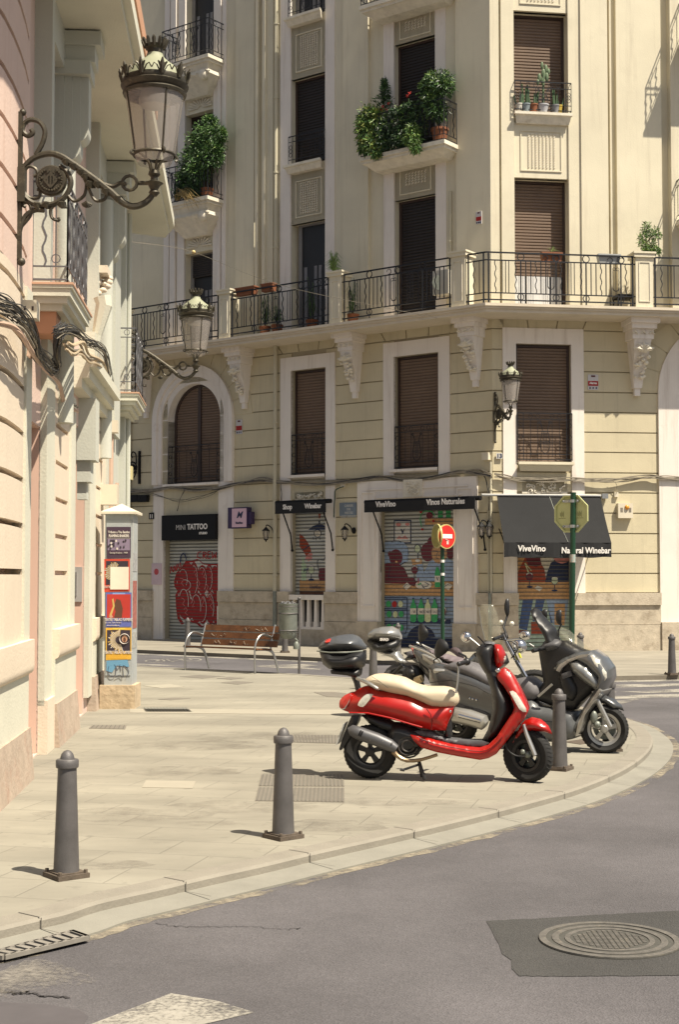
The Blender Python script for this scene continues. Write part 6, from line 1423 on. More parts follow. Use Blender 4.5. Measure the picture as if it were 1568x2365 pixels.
def poster(ya,yb,x0,x1,bgc,name,draw):
    zb_,za=zpx(yb),zpx(ya); m=M(name+'_paper',bgc,.7,var=.08,scale=20); mb=MB(); mb.hexa([FF.P(x0,zb_,.004),FF.P(x1,zb_+.01,.004),FF.P(x1,zb_+.01,0),FF.P(x0,zb_,0),FF.P(x0-.005,za,.004),FF.P(x1,za,.004),FF.P(x1,za,0),FF.P(x0-.005,za,0)]); o_=mb.build('poster',m,t,smooth=0)
    draw(o_,x0,x1,zb_,za); return o_
def pr(o_,x0,x1,z0,z1,mat,o=.006,name='print_block'):
    mb=MB(); mb.fb(FF,x0,x1,z0,z1,.0041,o); mb.build(name,mat,o_,smooth=0)
def fan(o_,cx,cz,r0,r1,a0,a1,n,mats,o=.0075):
    mb=MB(); r_=random.Random(n)
    for k in range(n):
        a=R_(a0+(a1-a0)*k/n); b=a+R_(2.2); mb.m=k%2; rr=r1*r_.uniform(.75,1); mb.add([FF.P(cx+r0*math.cos(a),cz+r0*math.sin(a),o),FF.P(cx+rr*math.cos(a),cz+rr*math.sin(a),o),FF.P(cx+rr*math.cos(b+.03),cz+rr*math.sin(b+.03),o),FF.P(cx+r0*math.cos(b),cz+r0*math.sin(b),o)],[(0,1,2,3)])
    mb.build('photo_print',mats,o_,smooth=0,recalc=False)
def blobp(o_,pts,mat,o=.008):
    mb=MB(); mb.add([FF.P(a,b,o) for a,b in pts],[tuple(range(len(pts)))]); mb.build('photo_print',mat,o_,smooth=0,recalc=False)
elp=lambda cx,cz,rx,rz,n=16:[(cx+rx*math.cos(2*math.pi*k/n),cz+rz*math.sin(2*math.pi*k/n)) for k in range(n)]
pd=M('print_dark',(.03,.02,.03),.6); pwht=M('print_pale',(.62,.56,.50),.7); pbl=M('print_lilac',(.22,.17,.24),.7); pgo=M('print_gold',(.50,.34,.10),.6); pre=M('print_red',(.42,.03,.02),.6); pbr=M('print_brown',(.10,.04,.02),.6)
def d1(o,a,b,z0,z1):
    h=z1-z0; pr(o,a+.01,b-.01,z0+h*.26,z0+h*.62,pbl); r_=random.Random(4)
    for k in range(26): x=r_.uniform(a+.02,b-.04); z=z0+h*r_.uniform(.3,.58); blobp(o,elp(x,z,.012,.016,8),r_.choice([pwht,pd,pd,pbl]),.0065+.0002*k)
    text('Tributo a The Beatles',.030,o,pwht,FF,(a+b)/2,z0+h*.80,.008,bold=.001,xs=.72); text('FLAMING SHAKERS',.032,o,pwht,FF,(a+b)/2,z0+h*.68,.008,bold=.002,xs=.66); text('Domingo 8 de Junio - 19:00h',.020,o,pwht,FF,(a+b)/2,z0+h*.16,.008,xs=.68)
    pr(o,a+.005,b-.005,z0+h*.64,z0+h*.65,pwht)
poster(1217,1290,.025,W-.02,(.05,.025,.045),'dark',d1)
def d2(o,a,b,z0,z1):
    h=z1-z0; pr(o,a+.02,b-.02,z0+h*.22,z0+h*.94,pd); fan(o,a+.12,z0+h*.6,.02,.13,60,300,34,[pgo,pwht]); pr(o,a+.075,b-.012,z0+h*.08,z0+h*.76,M('blank_paper',(.70,.64,.52),.8),o=.012,name='blank_sheet'); text('TEATRE',.03,o,pwht,FF,a+.04,z0+h*.12,.0085,xs=.6)
poster(1291,1367,-.004,W-.03,(.50,.05,.02),'red',d2)
def d3(o,a,b,z0,z1):
    h=z1-z0; pr(o,a+.01,b-.01,z0+h*.27,z0+h*.95,pre); blobp(o,[(a+.10,z0+h*.28),(a+.20,z0+h*.28),(a+.21,z0+h*.55),(a+.18,z0+h*.78),(a+.13,z0+h*.82),(a+.10,z0+h*.65),(a+.12,z0+h*.45)],pbr); blobp(o,[(a+.04,z0+h*.30),(a+.07,z0+h*.33),(a+.11,z0+h*.62),(a+.09,z0+h*.84),(a+.075,z0+h*.80),(a+.085,z0+h*.6),(a+.05,z0+h*.4)],pgo,.0085); blobp(o,elp(a+.065,z0+h*.31,.022,.016),M('print_skin',(.5,.28,.18),.6),.009)
    text('TEATRE TABLAO FLAMENC',.036,o,pwht,FF,(a+b)/2,z0+h*.185,.0085,bold=.001,xs=.56); text('Baile, Cante, Toque y Percusion',.016,o,pwht,FF,a+.09,z0+h*.12,.0085,xs=.7); text('www.entradas.es',.02,o,pwht,FF,a+.09,z0+h*.04,.0085,xs=.8)
    pr(o,a+.08,b-.08,z1-.022,z1-.004,M('print_sky',(.2,.3,.55),.6))
poster(1368,1448,.02,W-.006,(.10,.12,.36),'blue',d3)
def d4(o,a,b,z0,z1):
    h=z1-z0; pr(o,a+.012,b-.012,z0+h*.28,z0+h*.93,pd); fan(o,a+.17,z0+h*.62,.05,.15,85,290,44,[pgo,pwht]); mb=MB(); cx,cz=b-.085,z0+h*.66
    mb.tube([FF.P(cx+.062*math.cos(k*.4),cz+.062*math.sin(k*.4),.01) for k in range(15)],[.004+.014*abs(math.sin(k*.22)) for k in range(15)],5,flat=.3); mb.build('photo_print',pwht,o); blobp(o,elp(cx,cz,.035,.045),M('print_skin',(.5,.28,.18),.6),.0095); blobp(o,elp(cx,cz-.01,.018,.03),pbr,.0105)
    text('TEATRE TABLAO FLAMENC',.036,o,pwht,FF,(a+b)/2,z0+h*.20,.0085,bold=.001,xs=.56); pr(o,a+.012,b-.05,z0+h*.04,z0+h*.15,M('print_orange',(.6,.33,.03),.6))
    pr(o,a+.08,b-.08,z1-.022,z1-.006,M('print_yellow',(.65,.5,.08),.6))
poster(1449,1523,.022,W-.004,(.62,.36,.04),'yellow',d4)
mb=MB(); za,zb_=zpx(1524),zpx(1566)
blobp(t,[(.03,za),(W-.05,za+.01),(W-.03,za-.08),(.16,za-.06),(.10,zb_+.08),(.03,zb_+.1)],M('blue_spray',(.12,.28,.42),.7),.004)
r_=random.Random(2)
for pts in ([(.06,.16),(.05,.08),(.09,.03),(.14,.05),(.15,.15)],[(.13,.18),(.17,.12),(.2,.18)],[(.14,.02),(.2,.05),(.24,.02),(.24,.17),(.31,.1),(.28,.02)],[(.2,.16),(.21,.1)]): mb.tube(catmull([FF.P(a,zb_+b,.004) for a,b in pts],3),.0035,4)
mb.build('spray_tag',mnav,t)
# pasted bills on the side and the dark gap behind the cabinet
FS=Fac((X1+.001,y0),math.pi/2)
for z0,z1,cc in ((1.72,1.95,(.3,.3,.3)),(1.0,1.6,(.30,.10,.08)),(.75,.95,(.32,.32,.30))):
    mb=MB(); mb.fb(FS,.05,.38,z0,z1,0,.004); mb.build('side_bill',M('bill%d'%int(z0*100),cc,.8,var=.5,scale=18),t,smooth=0)
# ------------------------------------------------------------------ motorcycles
def seg_d(p, a, b):
    ab=b-a; t=max(0,min(1,(p-a).dot(ab)/max(1e-9,ab.dot(ab)))); return (p-(a+ab*t)).length
def pillow(mb, f, pts, half, edge, o0=0., rim=.0, sp=None, smoothn=0, taper=None):
    """solid with the side outline pts (u,z on frame f), rounded towards its edges, 2*half wide, centred at offset o0"""
    P=[Vector(p[:2]) for p in pts]
    if smoothn: P=[Vector(p) for p in catmull([(*p,0) for p in P],smoothn,closed=True)]; P=[Vector((p[0],p[1])) for p in P]
    xs=[p.x for p in P]; ys=[p.y for p in P]; size=max(max(xs)-min(xs),max(ys)-min(ys)); sp=sp or max(.012,size/26)
    B=[]
    for a,b in zip(P,P[1:]+P[:1]):
        k=max(1,int((b-a).length/(sp*.9)))
        for i in range(k): B.append(a.lerp(b,i/k))
    n=len(B); inside=[]
    def inp(p):
        c=False
        for a,b in zip(P,P[1:]+P[:1]):
            if (a.y>p.y)!=(b.y>p.y) and p.x<(b.x-a.x)*(p.y-a.y)/(b.y-a.y)+a.x: c=not c
        return c
    segs=list(zip(P,P[1:]+P[:1])); y=min(ys)+sp/2; row=0
    while y<max(ys):
        x=min(xs)+(sp/2 if row%2 else 0)
        while x<max(xs):
            p=Vector((x,y))
            if inp(p) and min(seg_d(p,a,b) for a,b in segs)>sp*.45: inside.append(p)
            x+=sp
        y+=sp*.87; row+=1
    V=B+inside; v,e,fc,*_=delaunay_2d_cdt(V,[(i,(i+1)%n) for i in range(n)],[list(range(n))],1,1e-6)
    d=[min(seg_d(p,a,b) for a,b in segs) for p in v]; bd=[x<1e-4 for x in d]
    def h(i):
        t=min(1,d[i]/edge); hh=rim+(half-rim)*(math.sin(t*math.pi/2) if rim>0 else math.sqrt(max(0,1-(1-t)**2)))
        return hh*(taper(v[i].x,v[i].y) if taper else 1)
    hs=[h(i) for i in range(len(v))]; vs=[]; nb={}
    for t in fc:
        for a,b in zip(t,t[1:]+t[:1]): nb.setdefault(a,set()).add(b); nb.setdefault(b,set()).add(a)
    for _ in range(5): hs=[hs[i] if bd[i] else .4*hs[i]+.6*sum(hs[j] for j in nb[i])/len(nb[i]) if i in nb else hs[i] for i in range(len(v))]; A={}; Bm={}
    for i,p in enumerate(v):
        A[i]=len(vs); vs.append(f.P(p.x,p.y,o0+hs[i]))
        if bd[i] and rim==0: Bm[i]=A[i]
        else: Bm[i]=len(vs); vs.append(f.P(p.x,p.y,o0-hs[i]))
    fs=[tuple(A[i] for i in t) for t in fc]+[tuple(Bm[i] for i in t[::-1]) for t in fc]
    if rim>0:
        ed={}
        for t in fc:
            for a,b in zip(t,t[1:]+t[:1]): ed[(a,b)]=1
        for (a,b) in list(ed):
            if (b,a) not in ed: fs.append((A[a],Bm[a],Bm[b],A[b]))
    mb.add(vs,fs); return mb
def wheel(par, c, r, wd, fwd, up=Vector((0,0,1)), rim_mat=None, spokes=5, disc=True, name='wheel', rimr=.66, mud=0):
    """c centre, fwd heading; axle = fwd x up"""
    fwd=fwd.normalized(); ax=fwd.cross(up).normalized(); R3=lambda a,b,h: c+fwd*a+up*b+ax*h
    def rev(mb,prof,n=44,cap=False):
        vs=[]; 
        for rr,h in prof:
            for j in range(n): t_=2*math.pi*j/n; vs.append(R3(rr*math.cos(t_),rr*math.sin(t_),h))
        k=len(prof); mb.add(vs,[(i*n+j,i*n+(j+1)%n,(i+1)*n+(j+1)%n,(i+1)*n+j) for i in range(k-1) for j in range(n)])
    mb=MB(); w2=wd/2; ri=r*rimr
    rev(mb,[(ri,-w2*.62),(ri+.012,-w2*.72),(r*.86,-w2),(r*.94,-w2*.86),(r*.985,-w2*.5),(r,0),(r*.985,w2*.5),(r*.94,w2*.86),(r*.86,w2),(ri+.012,w2*.72),(ri,w2*.62)])
    root=mb.build(name,m_rubber,par)
    mb=MB(); 
    for k in range(40):       # tread grooves as raised lugs
        t_=2*math.pi*k/40; e=lambda rr,h,dt=0: R3(rr*math.cos(t_+dt),rr*math.sin(t_+dt),h)
        for s_ in (-1,1): mb.tube([e(r*.996,s_*w2*.12),e(r*.985,s_*w2*.5,.05),e(r*.935,s_*w2*.85,.09)],.0045,4)
    mb.build('tread',m_rubber,root)
    rm=rim_mat or m_plas; mb=MB(); rev(mb,[(ri-.022,-w2*.62),(ri+.002,-w2*.70),(ri+.002,-w2*.5),(ri-.02,-w2*.4),(ri-.03,0),(ri-.02,w2*.4),(ri+.002,w2*.5),(ri+.002,w2*.70),(ri-.022,w2*.62),(ri-.034,w2*.3),(ri-.034,-w2*.3),(ri-.022,-w2*.62)])
    rev(mb,[(0,-w2*.6),(.03,-w2*.6),(.04,-w2*.45),(.04,w2*.45),(.03,w2*.6),(0,w2*.6)],20)
    for k in range(spokes):
        t_=2*math.pi*k/spokes+.3; q=lambda a,b,h: R3(a*math.cos(t_)-b*math.sin(t_),a*math.sin(t_)+b*math.cos(t_),h)
        mb.hexa([q(.03,-.016,-.02),q(ri-.02,-.024,-.018),q(ri-.02,.024,-.018),q(.03,.016,-.02),q(.03,-.016,.02),q(ri-.02,-.024,.018),q(ri-.02,.024,.018),q(.03,.016,.02)])
    mb.build('rim',rm,root)
    if disc:
        mb=MB()
        for s_ in ((-1,) if disc==True else (1,)):
            h=s_*w2*.72
            rev(mb,[(.058,h-.002),(.105,h-.002),(.105,h+.002),(.058,h+.002),(.058,h-.002)],36)
            for k in range(5): t_=k*1.2566; mb.tube([R3(.02*math.cos(t_),.02*math.sin(t_),h),R3(.062*math.cos(t_+.2),.062*math.sin(t_+.2),h)],.007,4)
        mb.build('brake_disc',m_galv,root)
    return root
def tb(f,pts,o,r,name,mat,par,n=8,k=0,flat_=None):
    Q=[f.P(*f.px(x,y,oo if oo is not None else o),oo if oo is not None else o) for x,y,oo in [(p[0],p[1],p[2] if len(p)>2 else None) for p in pts]]
    if k: Q=catmull(Q,k)
    rr=r if not isinstance(r,(list,tuple)) else [r[min(len(r)-1,int(i*len(r)/len(Q)))] for i in range(len(Q))]
    mb=MB(); mb.tube(Q,rr,n,flat=flat_); return mb.build(name,mat,par)
def pil(f,pts,half,edge,name,mat,par,o0=0.,rim=0.,sn=2,sp=None,taper=None,op=None):
    """pts are read on the plane at offset op (default: the near face)"""
    op = (o0+half*.8) if op is None else op
    mb=MB(); pillow(mb,f,[f.px(x,y,op) for x,y in pts],half,edge,o0,rim,sp,sn,taper); return mb.build(name,mat,par,smooth=50)
# ---- red scooter
rc_,fc_=G(855,1796),G(1221,1805); SF=Fac(rc_,math.atan2(fc_.y-rc_.y,fc_.x-rc_.x)); WB=(fc_-rc_).length
t=T('red_scooter','glossy red scooter with a cream seat and a black top box on its centre stand','scooter',rc_)
fw=SF.t; rr_=.218
wheel(t,SF.P(0,rr_,0),rr_,.11,fw,rimr=.60,disc=False,name='rear_wheel')
st=R_(-24); fd=Vector((fw.x*math.cos(st)-fw.y*math.sin(st),fw.x*math.sin(st)+fw.y*math.cos(st),0)); wheel(t,SF.P(WB-.005,.212,0),.212,.105,fd,name='front_wheel',rimr=.60)
body=pil(SF,[(790,1642),(788,1624),(799,1604),(812,1600),(833,1588),(846,1585),(872,1596),(916,1602),(955,1611),(981,1626),(1010,1629),(1048,1629),(1043,1650),(1034,1669),(1030,1688),(997,1687),(968,1681),(929,1669),(877,1656),(830,1648),(811,1649)],.165,.11,'rear_body',m_red,t,sn=0,sp=.016,rim=.085,taper=lambda u,z: .62+.38*min(1,max(0,(u+.28)/.45)) )
tb(SF,[(806,1645),(850,1646),(900,1657),(950,1672),(975,1679)],.15,.006,'trim_line',M('red_edge',(.40,.01,.008),.3),body)
pil(SF,[(826,1628),(833,1614),(846,1603),(858,1603),(859,1608),(848,1622),(838,1632)],.155,.03,'side_light',m_lens,body,sn=2,sp=.01,op=.15,rim=.148)
pil(SF,[(784,1632),(785,1617),(796,1605),(806,1601),(812,1604),(808,1618),(798,1634),(791,1637)],.118,.03,'tail_light',m_redl,body,sn=2,sp=.012,op=.1,rim=.105)
tb(SF,[(810,1603),(806,1618),(796,1635),(790,1638)],.10,.008,'lamp_trim',m_silver,body)
seat=pil(SF,[(841,1574),(846,1566),(858,1560),(880,1558.5),(903,1562),(930,1568),(955,1581),(984,1588),(1020,1588),(1043,1593),(1054,1604),(1058,1618),(1052,1630),(1030,1633),(997,1631),(975,1621),(940,1607),(900,1599),(872,1591),(848,1581)],.15,.045,'seat',m_seat,t,sn=2,sp=.014,rim=.10,taper=lambda u,z:1-.22*max(0,(u-.45))/.3)
tb(SF,[(858,1561.5),(875,1572),(896,1588)],.147,.0018,'seat_seam',m_frame,seat)
tb(SF,[(824,1566,.06),(846,1575,.13),(868,1587,.16),(874,1592,.15)],.1,[.014,.016,.014,.008],'grab_rail',m_alu,t,k=3)
# leg shield, floor, tunnel
pil(SF,[(1100,1512),(1108,1496),(1128,1490),(1145,1510),(1150,1545),(1160,1580),(1180,1615),(1186,1645),(1172,1672),(1150,1702),(1128,1720),(1104,1724),(1113,1708),(1123,1690),(1129,1668),(1134,1640),(1131,1598),(1119,1560),(1104,1532)],.15,.06,'inner_shield',m_plas,t,sn=1,sp=.02,taper=lambda u,z:.35+.5*min(1,max(0,(1.02-z)/.35)),op=.16)
pil(SF,[(1145,1562),(1150,1549),(1162,1544),(1174,1551),(1186,1566),(1202,1596),(1215,1626),(1220,1642),(1212,1658),(1196,1678),(1180,1698),(1163,1720),(1146,1741),(1128,1751),(1108,1755),(1059,1747),(1007,1737),(971,1726),(955,1711),(947,1697),(990,1706),(1036,1719),(1080,1726),(1106,1728),(1126,1722),(1145,1704),(1164,1675),(1183,1646),(1188,1632),(1176,1606),(1160,1583),(1150,1572)],.185,.022,'front_shield',m_red,t,sn=1,sp=.014,rim=.15,taper=lambda u,z:.35+.65*min(1,max(0,(.98-z)/.38)),op=.17)
pil(SF,[(947,1691),(962,1688),(978,1689),(996,1690),(1012,1700),(1036,1708),(1075,1712),(1110,1712),(1128,1716),(1118,1724),(1080,1726),(1036,1719),(990,1707),(956,1700)],.165,.02,'floorboard',m_plasg,t,sn=1,sp=.02,rim=.08)
pil(SF,[(1030,1650),(1040,1652),(1043,1700),(1034,1712),(1022,1702),(1024,1680)],.12,.03,'tunnel_cover',m_plas,t,sn=1)
mh=MB(); 
pil(SF,[(1177,1597),(1184,1595),(1192,1600),(1204,1618),(1215,1635),(1216,1643),(1208,1643),(1200,1637),(1189,1619),(1180,1604)],.196,.02,'turn_signal',m_lens,t,sn=1,sp=.01,op=.17,rim=.19,taper=lambda u,z:.35+.65*min(1,max(0,(.99-z)/.38)))
# handlebar head
pil(SF,[(1097,1511),(1100,1498),(1108,1490),(1124,1486),(1138,1489),(1142,1512),(1144,1540),(1148,1560),(1130,1566),(1118,1555),(1104,1532)],.085,.05,'handlebar_cover',m_plas,t,sn=1,sp=.014,op=.07)
pil(SF,[(1138,1491),(1146,1488),(1156,1490),(1162,1500),(1167,1512),(1165,1526),(1158,1538),(1150,1543),(1143,1545),(1139,1520)],.11,.05,'head_cowl',m_red,t,sn=2,sp=.012,op=.07)
pil(SF,[(1150,1510),(1158,1504),(1166,1512),(1168,1522),(1162,1532),(1152,1530)],.07,.03,'headlamp',m_lens,t,sn=2,sp=.012,op=.05,o0=.0)
mb=MB(); g0=SF.P(*SF.px(1082,1526,.1),.14); g1=SF.P(*SF.px(1060,1533,.34),.34); mb.tube([g0,g1],[.020,.017],10); mb.ball(g1,.02,8,6); mb.ball(g0.lerp(g1,.15),.032,10,7); mb.build('grip',m_plas,t)
mb=MB(); g2=SF.P(*SF.px(1100,1512,-.1),-.12); g3=SF.P(*SF.px(1125,1498,-.3),-.34); mb.tube([g2,g3],[.020,.017],10); mb.build('grip',m_plas,t)
tb(SF,[(1057,1527),(1059,1545),(1057,1575),(1053,1600)],.32,.0075,'brake_lever',m_alu,t)
tb(SF,[(1108,1492),(1094,1480),(1085,1473)],-.22,.006,'mirror_stem',m_alu,t)
def mirror(f,x,y,o,rx,rz,par,mat=m_plas,az=0,face=None):
    c=f.P(*f.px(x,y,o),o); mb=MB(); ca,sa=math.cos(az),math.sin(az); n=18; e=f.t*ca+f.n*sa; d=e.cross(Vector((0,0,1)))
    lp=lambda k,h:[c+e*(k*rx*math.cos(2*math.pi*i/n))+Vector((0,0,k*rz*math.sin(2*math.pi*i/n)*(1+.15*math.cos(2*math.pi*i/n))))+d*h for i in range(n)]
    L_=[lp(1,.0),lp(1.02,.012),lp(.9,.03),lp(.5,.045)]; vs=sum(L_,[]); fs=[(i*n+j,i*n+(j+1)%n,(i+1)*n+(j+1)%n,(i+1)*n+j) for i in range(3) for j in range(n)]+[tuple(3*n+j for j in range(n)),tuple(range(n))[::-1]]
    mb.add(vs,fs); o_=mb.build('mirror',mat,par)
    mb=MB(); mb.add([c+e*(.9*rx*math.cos(2*math.pi*i/n))+Vector((0,0,.9*rz*math.sin(2*math.pi*i/n)))-d*.002 for i in range(n)],[tuple(range(n))]); mb.build('mirror_glass',face or m_chrome,o_,smooth=0)
    return o_
mirror(SF,1077,1471,-.3,.045,.045,t,m_chrome,R_(20),face=M('pale_mirror',(.62,.56,.42),.3,.3))
# front fender and fork, turned with the wheel
FS2=Fac(tuple(SF.P(WB-.005,0,0))[:2],math.atan2(fd.y,fd.x))
pil(FS2,[(1180,1704),(1190,1684),(1205,1664),(1222,1656),(1243,1661),(1260,1676),(1270,1697),(1252,1691),(1235,1690),(1216,1690),(1203,1702),(1190,1716),(1176,1733),(1166,1735),(1168,1722)],.075,.035,'front_fender',m_red,t,sn=1,sp=.014,op=.05)
for o in (.075,-.075): tb(FS2,[(1209,1672),(1216,1695),(1228,1725),(1236,1744)],o,[.014,.018,.02,.018],'fork_leg',m_alu,t)
mb=MB(); c=FS2.P(*FS2.px(1218,1742,.07),.06); mb.ball(c,.03,8,6); mb.ball(c+Vector((-.04,0,.02)),.025,8,6); mb.build('caliper',m_galv,t)
tb(SF,[(1166,1707),(1172,1730),(1190,1744),(1212,1746)],.09,.006,'brake_hose',m_plas,t,k=3)
# engine, exhaust, stand, mudguard, top box
pil(SF,[(905,1668),(945,1676),(975,1690),(985,1705),(978,1728),(955,1745),(925,1748),(900,1730),(888,1700)],.10,.05,'engine',m_plas,t,sn=2,sp=.02,o0=.02)
mb=MB(); 
for r0,o in ((.105,.125),(.08,.135),(.05,.14)):
    u,z=SF.px(942,1722,.12); mb.tube([SF.P(u+r0*math.cos(k*.4),z+r0*.9*math.sin(k*.4),o-.02) for k in range(16)],.008,5,closed=False)
mb.build('engine_cover',M('engine_grey',(.05,.045,.042),.5,.4),t)
pil(SF,[(832,1652),(850,1648),(900,1662),(930,1680),(920,1700),(880,1690),(850,1672)],.07,.04,'inner_mudguard',m_plas,t,sn=1)
ex=tb(SF,[(806,1688),(812,1686),(830,1693),(870,1707),(900,1720),(916,1729)],.17,[.030,.046,.054,.054,.05,.034,.03],'exhaust_can',M('exhaust_grey',(.10,.10,.105),.45,.4,var=.1),t,n=16)
for x,y in ((834,1684),(838,1686)): tb(SF,[(x,y+2),(x-6,y+14)],.232,.006,'vent_slot',m_black,ex) 
mb=MB()
for x,y in ((832,1690),(855,1708),(884,1710),(905,1716)): mb.ball(SF.P(*SF.px(x,y,.22),.215),.008,6,4)
mb.build('bolt',m_chrome,ex)
tb(SF,[(908,1734),(918,1745),(940,1756),(975,1753),(1010,1742)],.12,[.022,.018,.016,.014,.014],'exhaust_pipe',M('warm_steel',(.30,.22,.14),.4,.8),t,k=2)
mb=MB(); mb.tube([SF.P(*SF.px(966,1752,.08),.08),SF.P(*SF.px(981,1799,.13),.13)],.014,6); mb.tube([SF.P(*SF.px(966,1752,-.08),-.08),SF.P(*SF.px(975,1793,-.13),-.13)],.014,6); mb.tube([SF.P(*SF.px(970,1764,.09),.09),SF.P(*SF.px(955,1769,.15),.15),SF.P(*SF.px(928,1778,.16),.16)],.010,6); mb.tube([SF.P(*SF.px(924,1776,.16),.16),SF.P(*SF.px(934,1778,.16),.16)],.012,6); mb.build('centre_stand',m_plas,t)
pil(SF,[(812,1652),(830,1652),(826,1668),(812,1694),(798,1718),(786,1733),(783,1729),(790,1706),(803,1672)],.075,.015,'rear_mudguard',m_plas,t,sn=0,rim=.06)
mb=MB(); a=SF.P(*SF.px(800,1668,.0),0); b=SF.P(*SF.px(783,1716,.0),0); nrm=SF.t; s_=SF.n
mb.hexa([b+s_*.1-nrm*.01,b-s_*.1-nrm*.01,b-s_*.1,b+s_*.1,a+s_*.1-nrm*.01,a-s_*.1-nrm*.01,a-s_*.1,a+s_*.1]); mb.build('number_plate',M('plate_back',(.4,.4,.38),.5),t,smooth=0)
# top box
bx=pil(SF,[(732,1503),(784,1508),(838,1503),(839,1520),(835,1540),(824,1549),(790,1551),(755,1546),(741,1535)],.19,.055,'top_box',m_plas,t,sn=1,sp=.02,rim=.05,op=.14)
pil(SF,[(731,1501),(734,1488),(746,1478),(765,1471),(786,1467),(806,1466),(823,1472),(834,1486),(839,1501),(784,1506)],.195,.09,'box_lid',m_gun if False else M('box_lid_grey',(.075,.08,.088),.33,.1,var=.06),bx,sn=2,sp=.018,rim=.03,op=.14)
tb(SF,[(732,1503,.14),(760,1506.5,.19),(800,1506.5,.19),(838,1503,.14)],.19,.006,'box_seam',m_galv,bx)
pil(SF,[(735,1487),(748,1477),(760,1474),(765,1480),(763,1487),(750,1490),(736,1491)],.15,.03,'box_reflector',m_redl,bx,sn=1,sp=.012,op=.17,o0=.04)
pil(SF,[(762,1548),(830,1546),(828,1560),(822,1566),(800,1560),(764,1556)],.12,.02,'box_mount',m_plas,t,sn=0,rim=.08)
tb(SF,[(819,1560,0),(824,1575,0),(829,1598,0)],0,[.03,.026,.024],'rack_arm',m_plas,t)
tb(SF,[(818,1560,.06),(836,1570,.1),(850,1578,.12)],.1,.012,'rack_bar',m_alu,t)
tb(SF,[(1048,1636),(1046,1652),(1036,1672),(1031,1686)],.168,.004,'panel_gap',m_plas,body)
tb(SF,[(985,1636),(995,1650),(998,1668),(996,1685)],.17,.004,'panel_gap',M('red_gap',(.12,.003,.002),.5),body)
tb(SF,[(962,1700),(1000,1716),(1060,1728),(1108,1735),(1135,1726),(1160,1702)],.19,.004,'shield_line',M('red_gap',(.12,.003,.002),.5),t,k=2)
mb=MB(); mb.ball(SF.P(*SF.px(1040,1642,.17),.168),.012,8,6); mb.build('seat_lock',m_chrome,t)
tb(SF,[(1124,1492,.05),(1112,1478,.08),(1104,1470,.16)],.1,.006,'throttle_cable',m_plas,t,k=3)
tb(SF,[(1140,1496,.0),(1135,1484,-.05),(1120,1480,-.12)],0,.006,'throttle_cable',m_plas,t,k=3)
pil(SF,[(1106,1494),(1114,1484),(1130,1481),(1144,1486),(1138,1492),(1118,1492)],.09,.04,'dash_cover',m_plasg,t,sn=2,sp=.012,op=.05)
for s_ in (-1,1): mb=MB(); mb.ball(SF.P(*SF.px(1150,1548,.1*s_),.105*s_),.022,8,6); mb.build('chrome_trim',m_chrome,t)
# ---- grey maxi scooter
an=R_(-27); fcp=G(1396,1738); fwd=Vector((math.cos(an),math.sin(an),0)); rcp=fcp-fwd*1.5; MF=Fac(rcp,an)
t=T('maxi_scooter','big gunmetal grey maxi scooter with a windscreen parked behind the iron bollard','scooter',rcp)
st=R_(14); fd=Vector((math.cos(an+st),math.sin(an+st),0))
wheel(t,MF.P(1.5,.225,0),.225,.12,fd,name='front_wheel',rim_mat=m_silver,rimr=.68); wheel(t,MF.P(0,.225,0),.225,.13,fwd,name='rear_wheel')
pil(MF,[(986,1545),(984,1537),(1000,1532),(1045,1541),(1090,1553),(1128,1570),(1165,1585),(1200,1600),(1222,1622),(1215,1660),(1190,1672),(1150,1668),(1080,1650),(1030,1630),(996,1604),(988,1575)],.19,.10,'tail_body',m_gun,t,sn=1,sp=.022,op=.12,rim=.10,taper=lambda u,z:.55+.45*min(1,max(0,(u+.45)/.5)))
pil(MF,[(987,1539),(1000,1534),(1045,1543),(1090,1555),(1128,1572),(1118,1580),(1080,1566),(1048,1560),(992,1566)],.17,.04,'tail_lit_top',m_silver,t,sn=1,sp=.02,op=.16)  # silver panel paints the sunlight on top of the gunmetal tail
pil(MF,[(990,1567),(1052,1560),(1050,1563),(1020,1570),(993,1577)],.17,.02,'tail_light',m_redl,t,sn=0,sp=.014,op=.18)
pil(MF,[(1021,1543),(1035,1533),(1060,1528),(1100,1540),(1140,1563),(1175,1570),(1210,1563),(1228,1572),(1242,1590),(1243,1606),(1225,1617),(1195,1616),(1150,1602),(1100,1574),(1060,1556)],.16,.05,'seat',M('grey_seat',(.11,.105,.11),.55,var=.1),t,sn=2,sp=.02,rim=.11,op=.12)
pil(MF,[(1180,1650),(1195,1620),(1225,1618),(1245,1632),(1290,1640),(1322,1645),(1328,1662),(1336,1690),(1322,1706),(1290,1713),(1240,1712),(1190,1695)],.21,.05,'floor_body',M('floor_grey',(.10,.104,.107),.4,.2,var=.1),t,sn=1,sp=.022,rim=.15,op=.16)
pil(MF,[(1225,1624),(1250,1636),(1290,1641),(1322,1644),(1322,1654),(1270,1652),(1222,1640)],.215,.02,'floor_mat',m_plasg,t,sn=0,sp=.026,op=.17)
mu=tb(MF,[(1040,1650),(1050,1650),(1085,1657),(1118,1668),(1124,1672)],.24,[.05,.078,.08,.075,.04],'muffler',m_silver,t,n=14); tb(MF,[(1060,1652,.315),(1110,1665,.315)],.31,.02,'muffler_guard',m_chrome,mu)
pil(MF,[(1240,1500),(1255,1480),(1300,1480),(1335,1500),(1362,1508),(1378,1560),(1372,1592),(1345,1615),(1322,1640),(1290,1638),(1225,1612),(1252,1575)],.125,.05,'inner_fairing',m_plas,t,sn=1,sp=.022,rim=.08,op=.12,taper=lambda u,z:1)
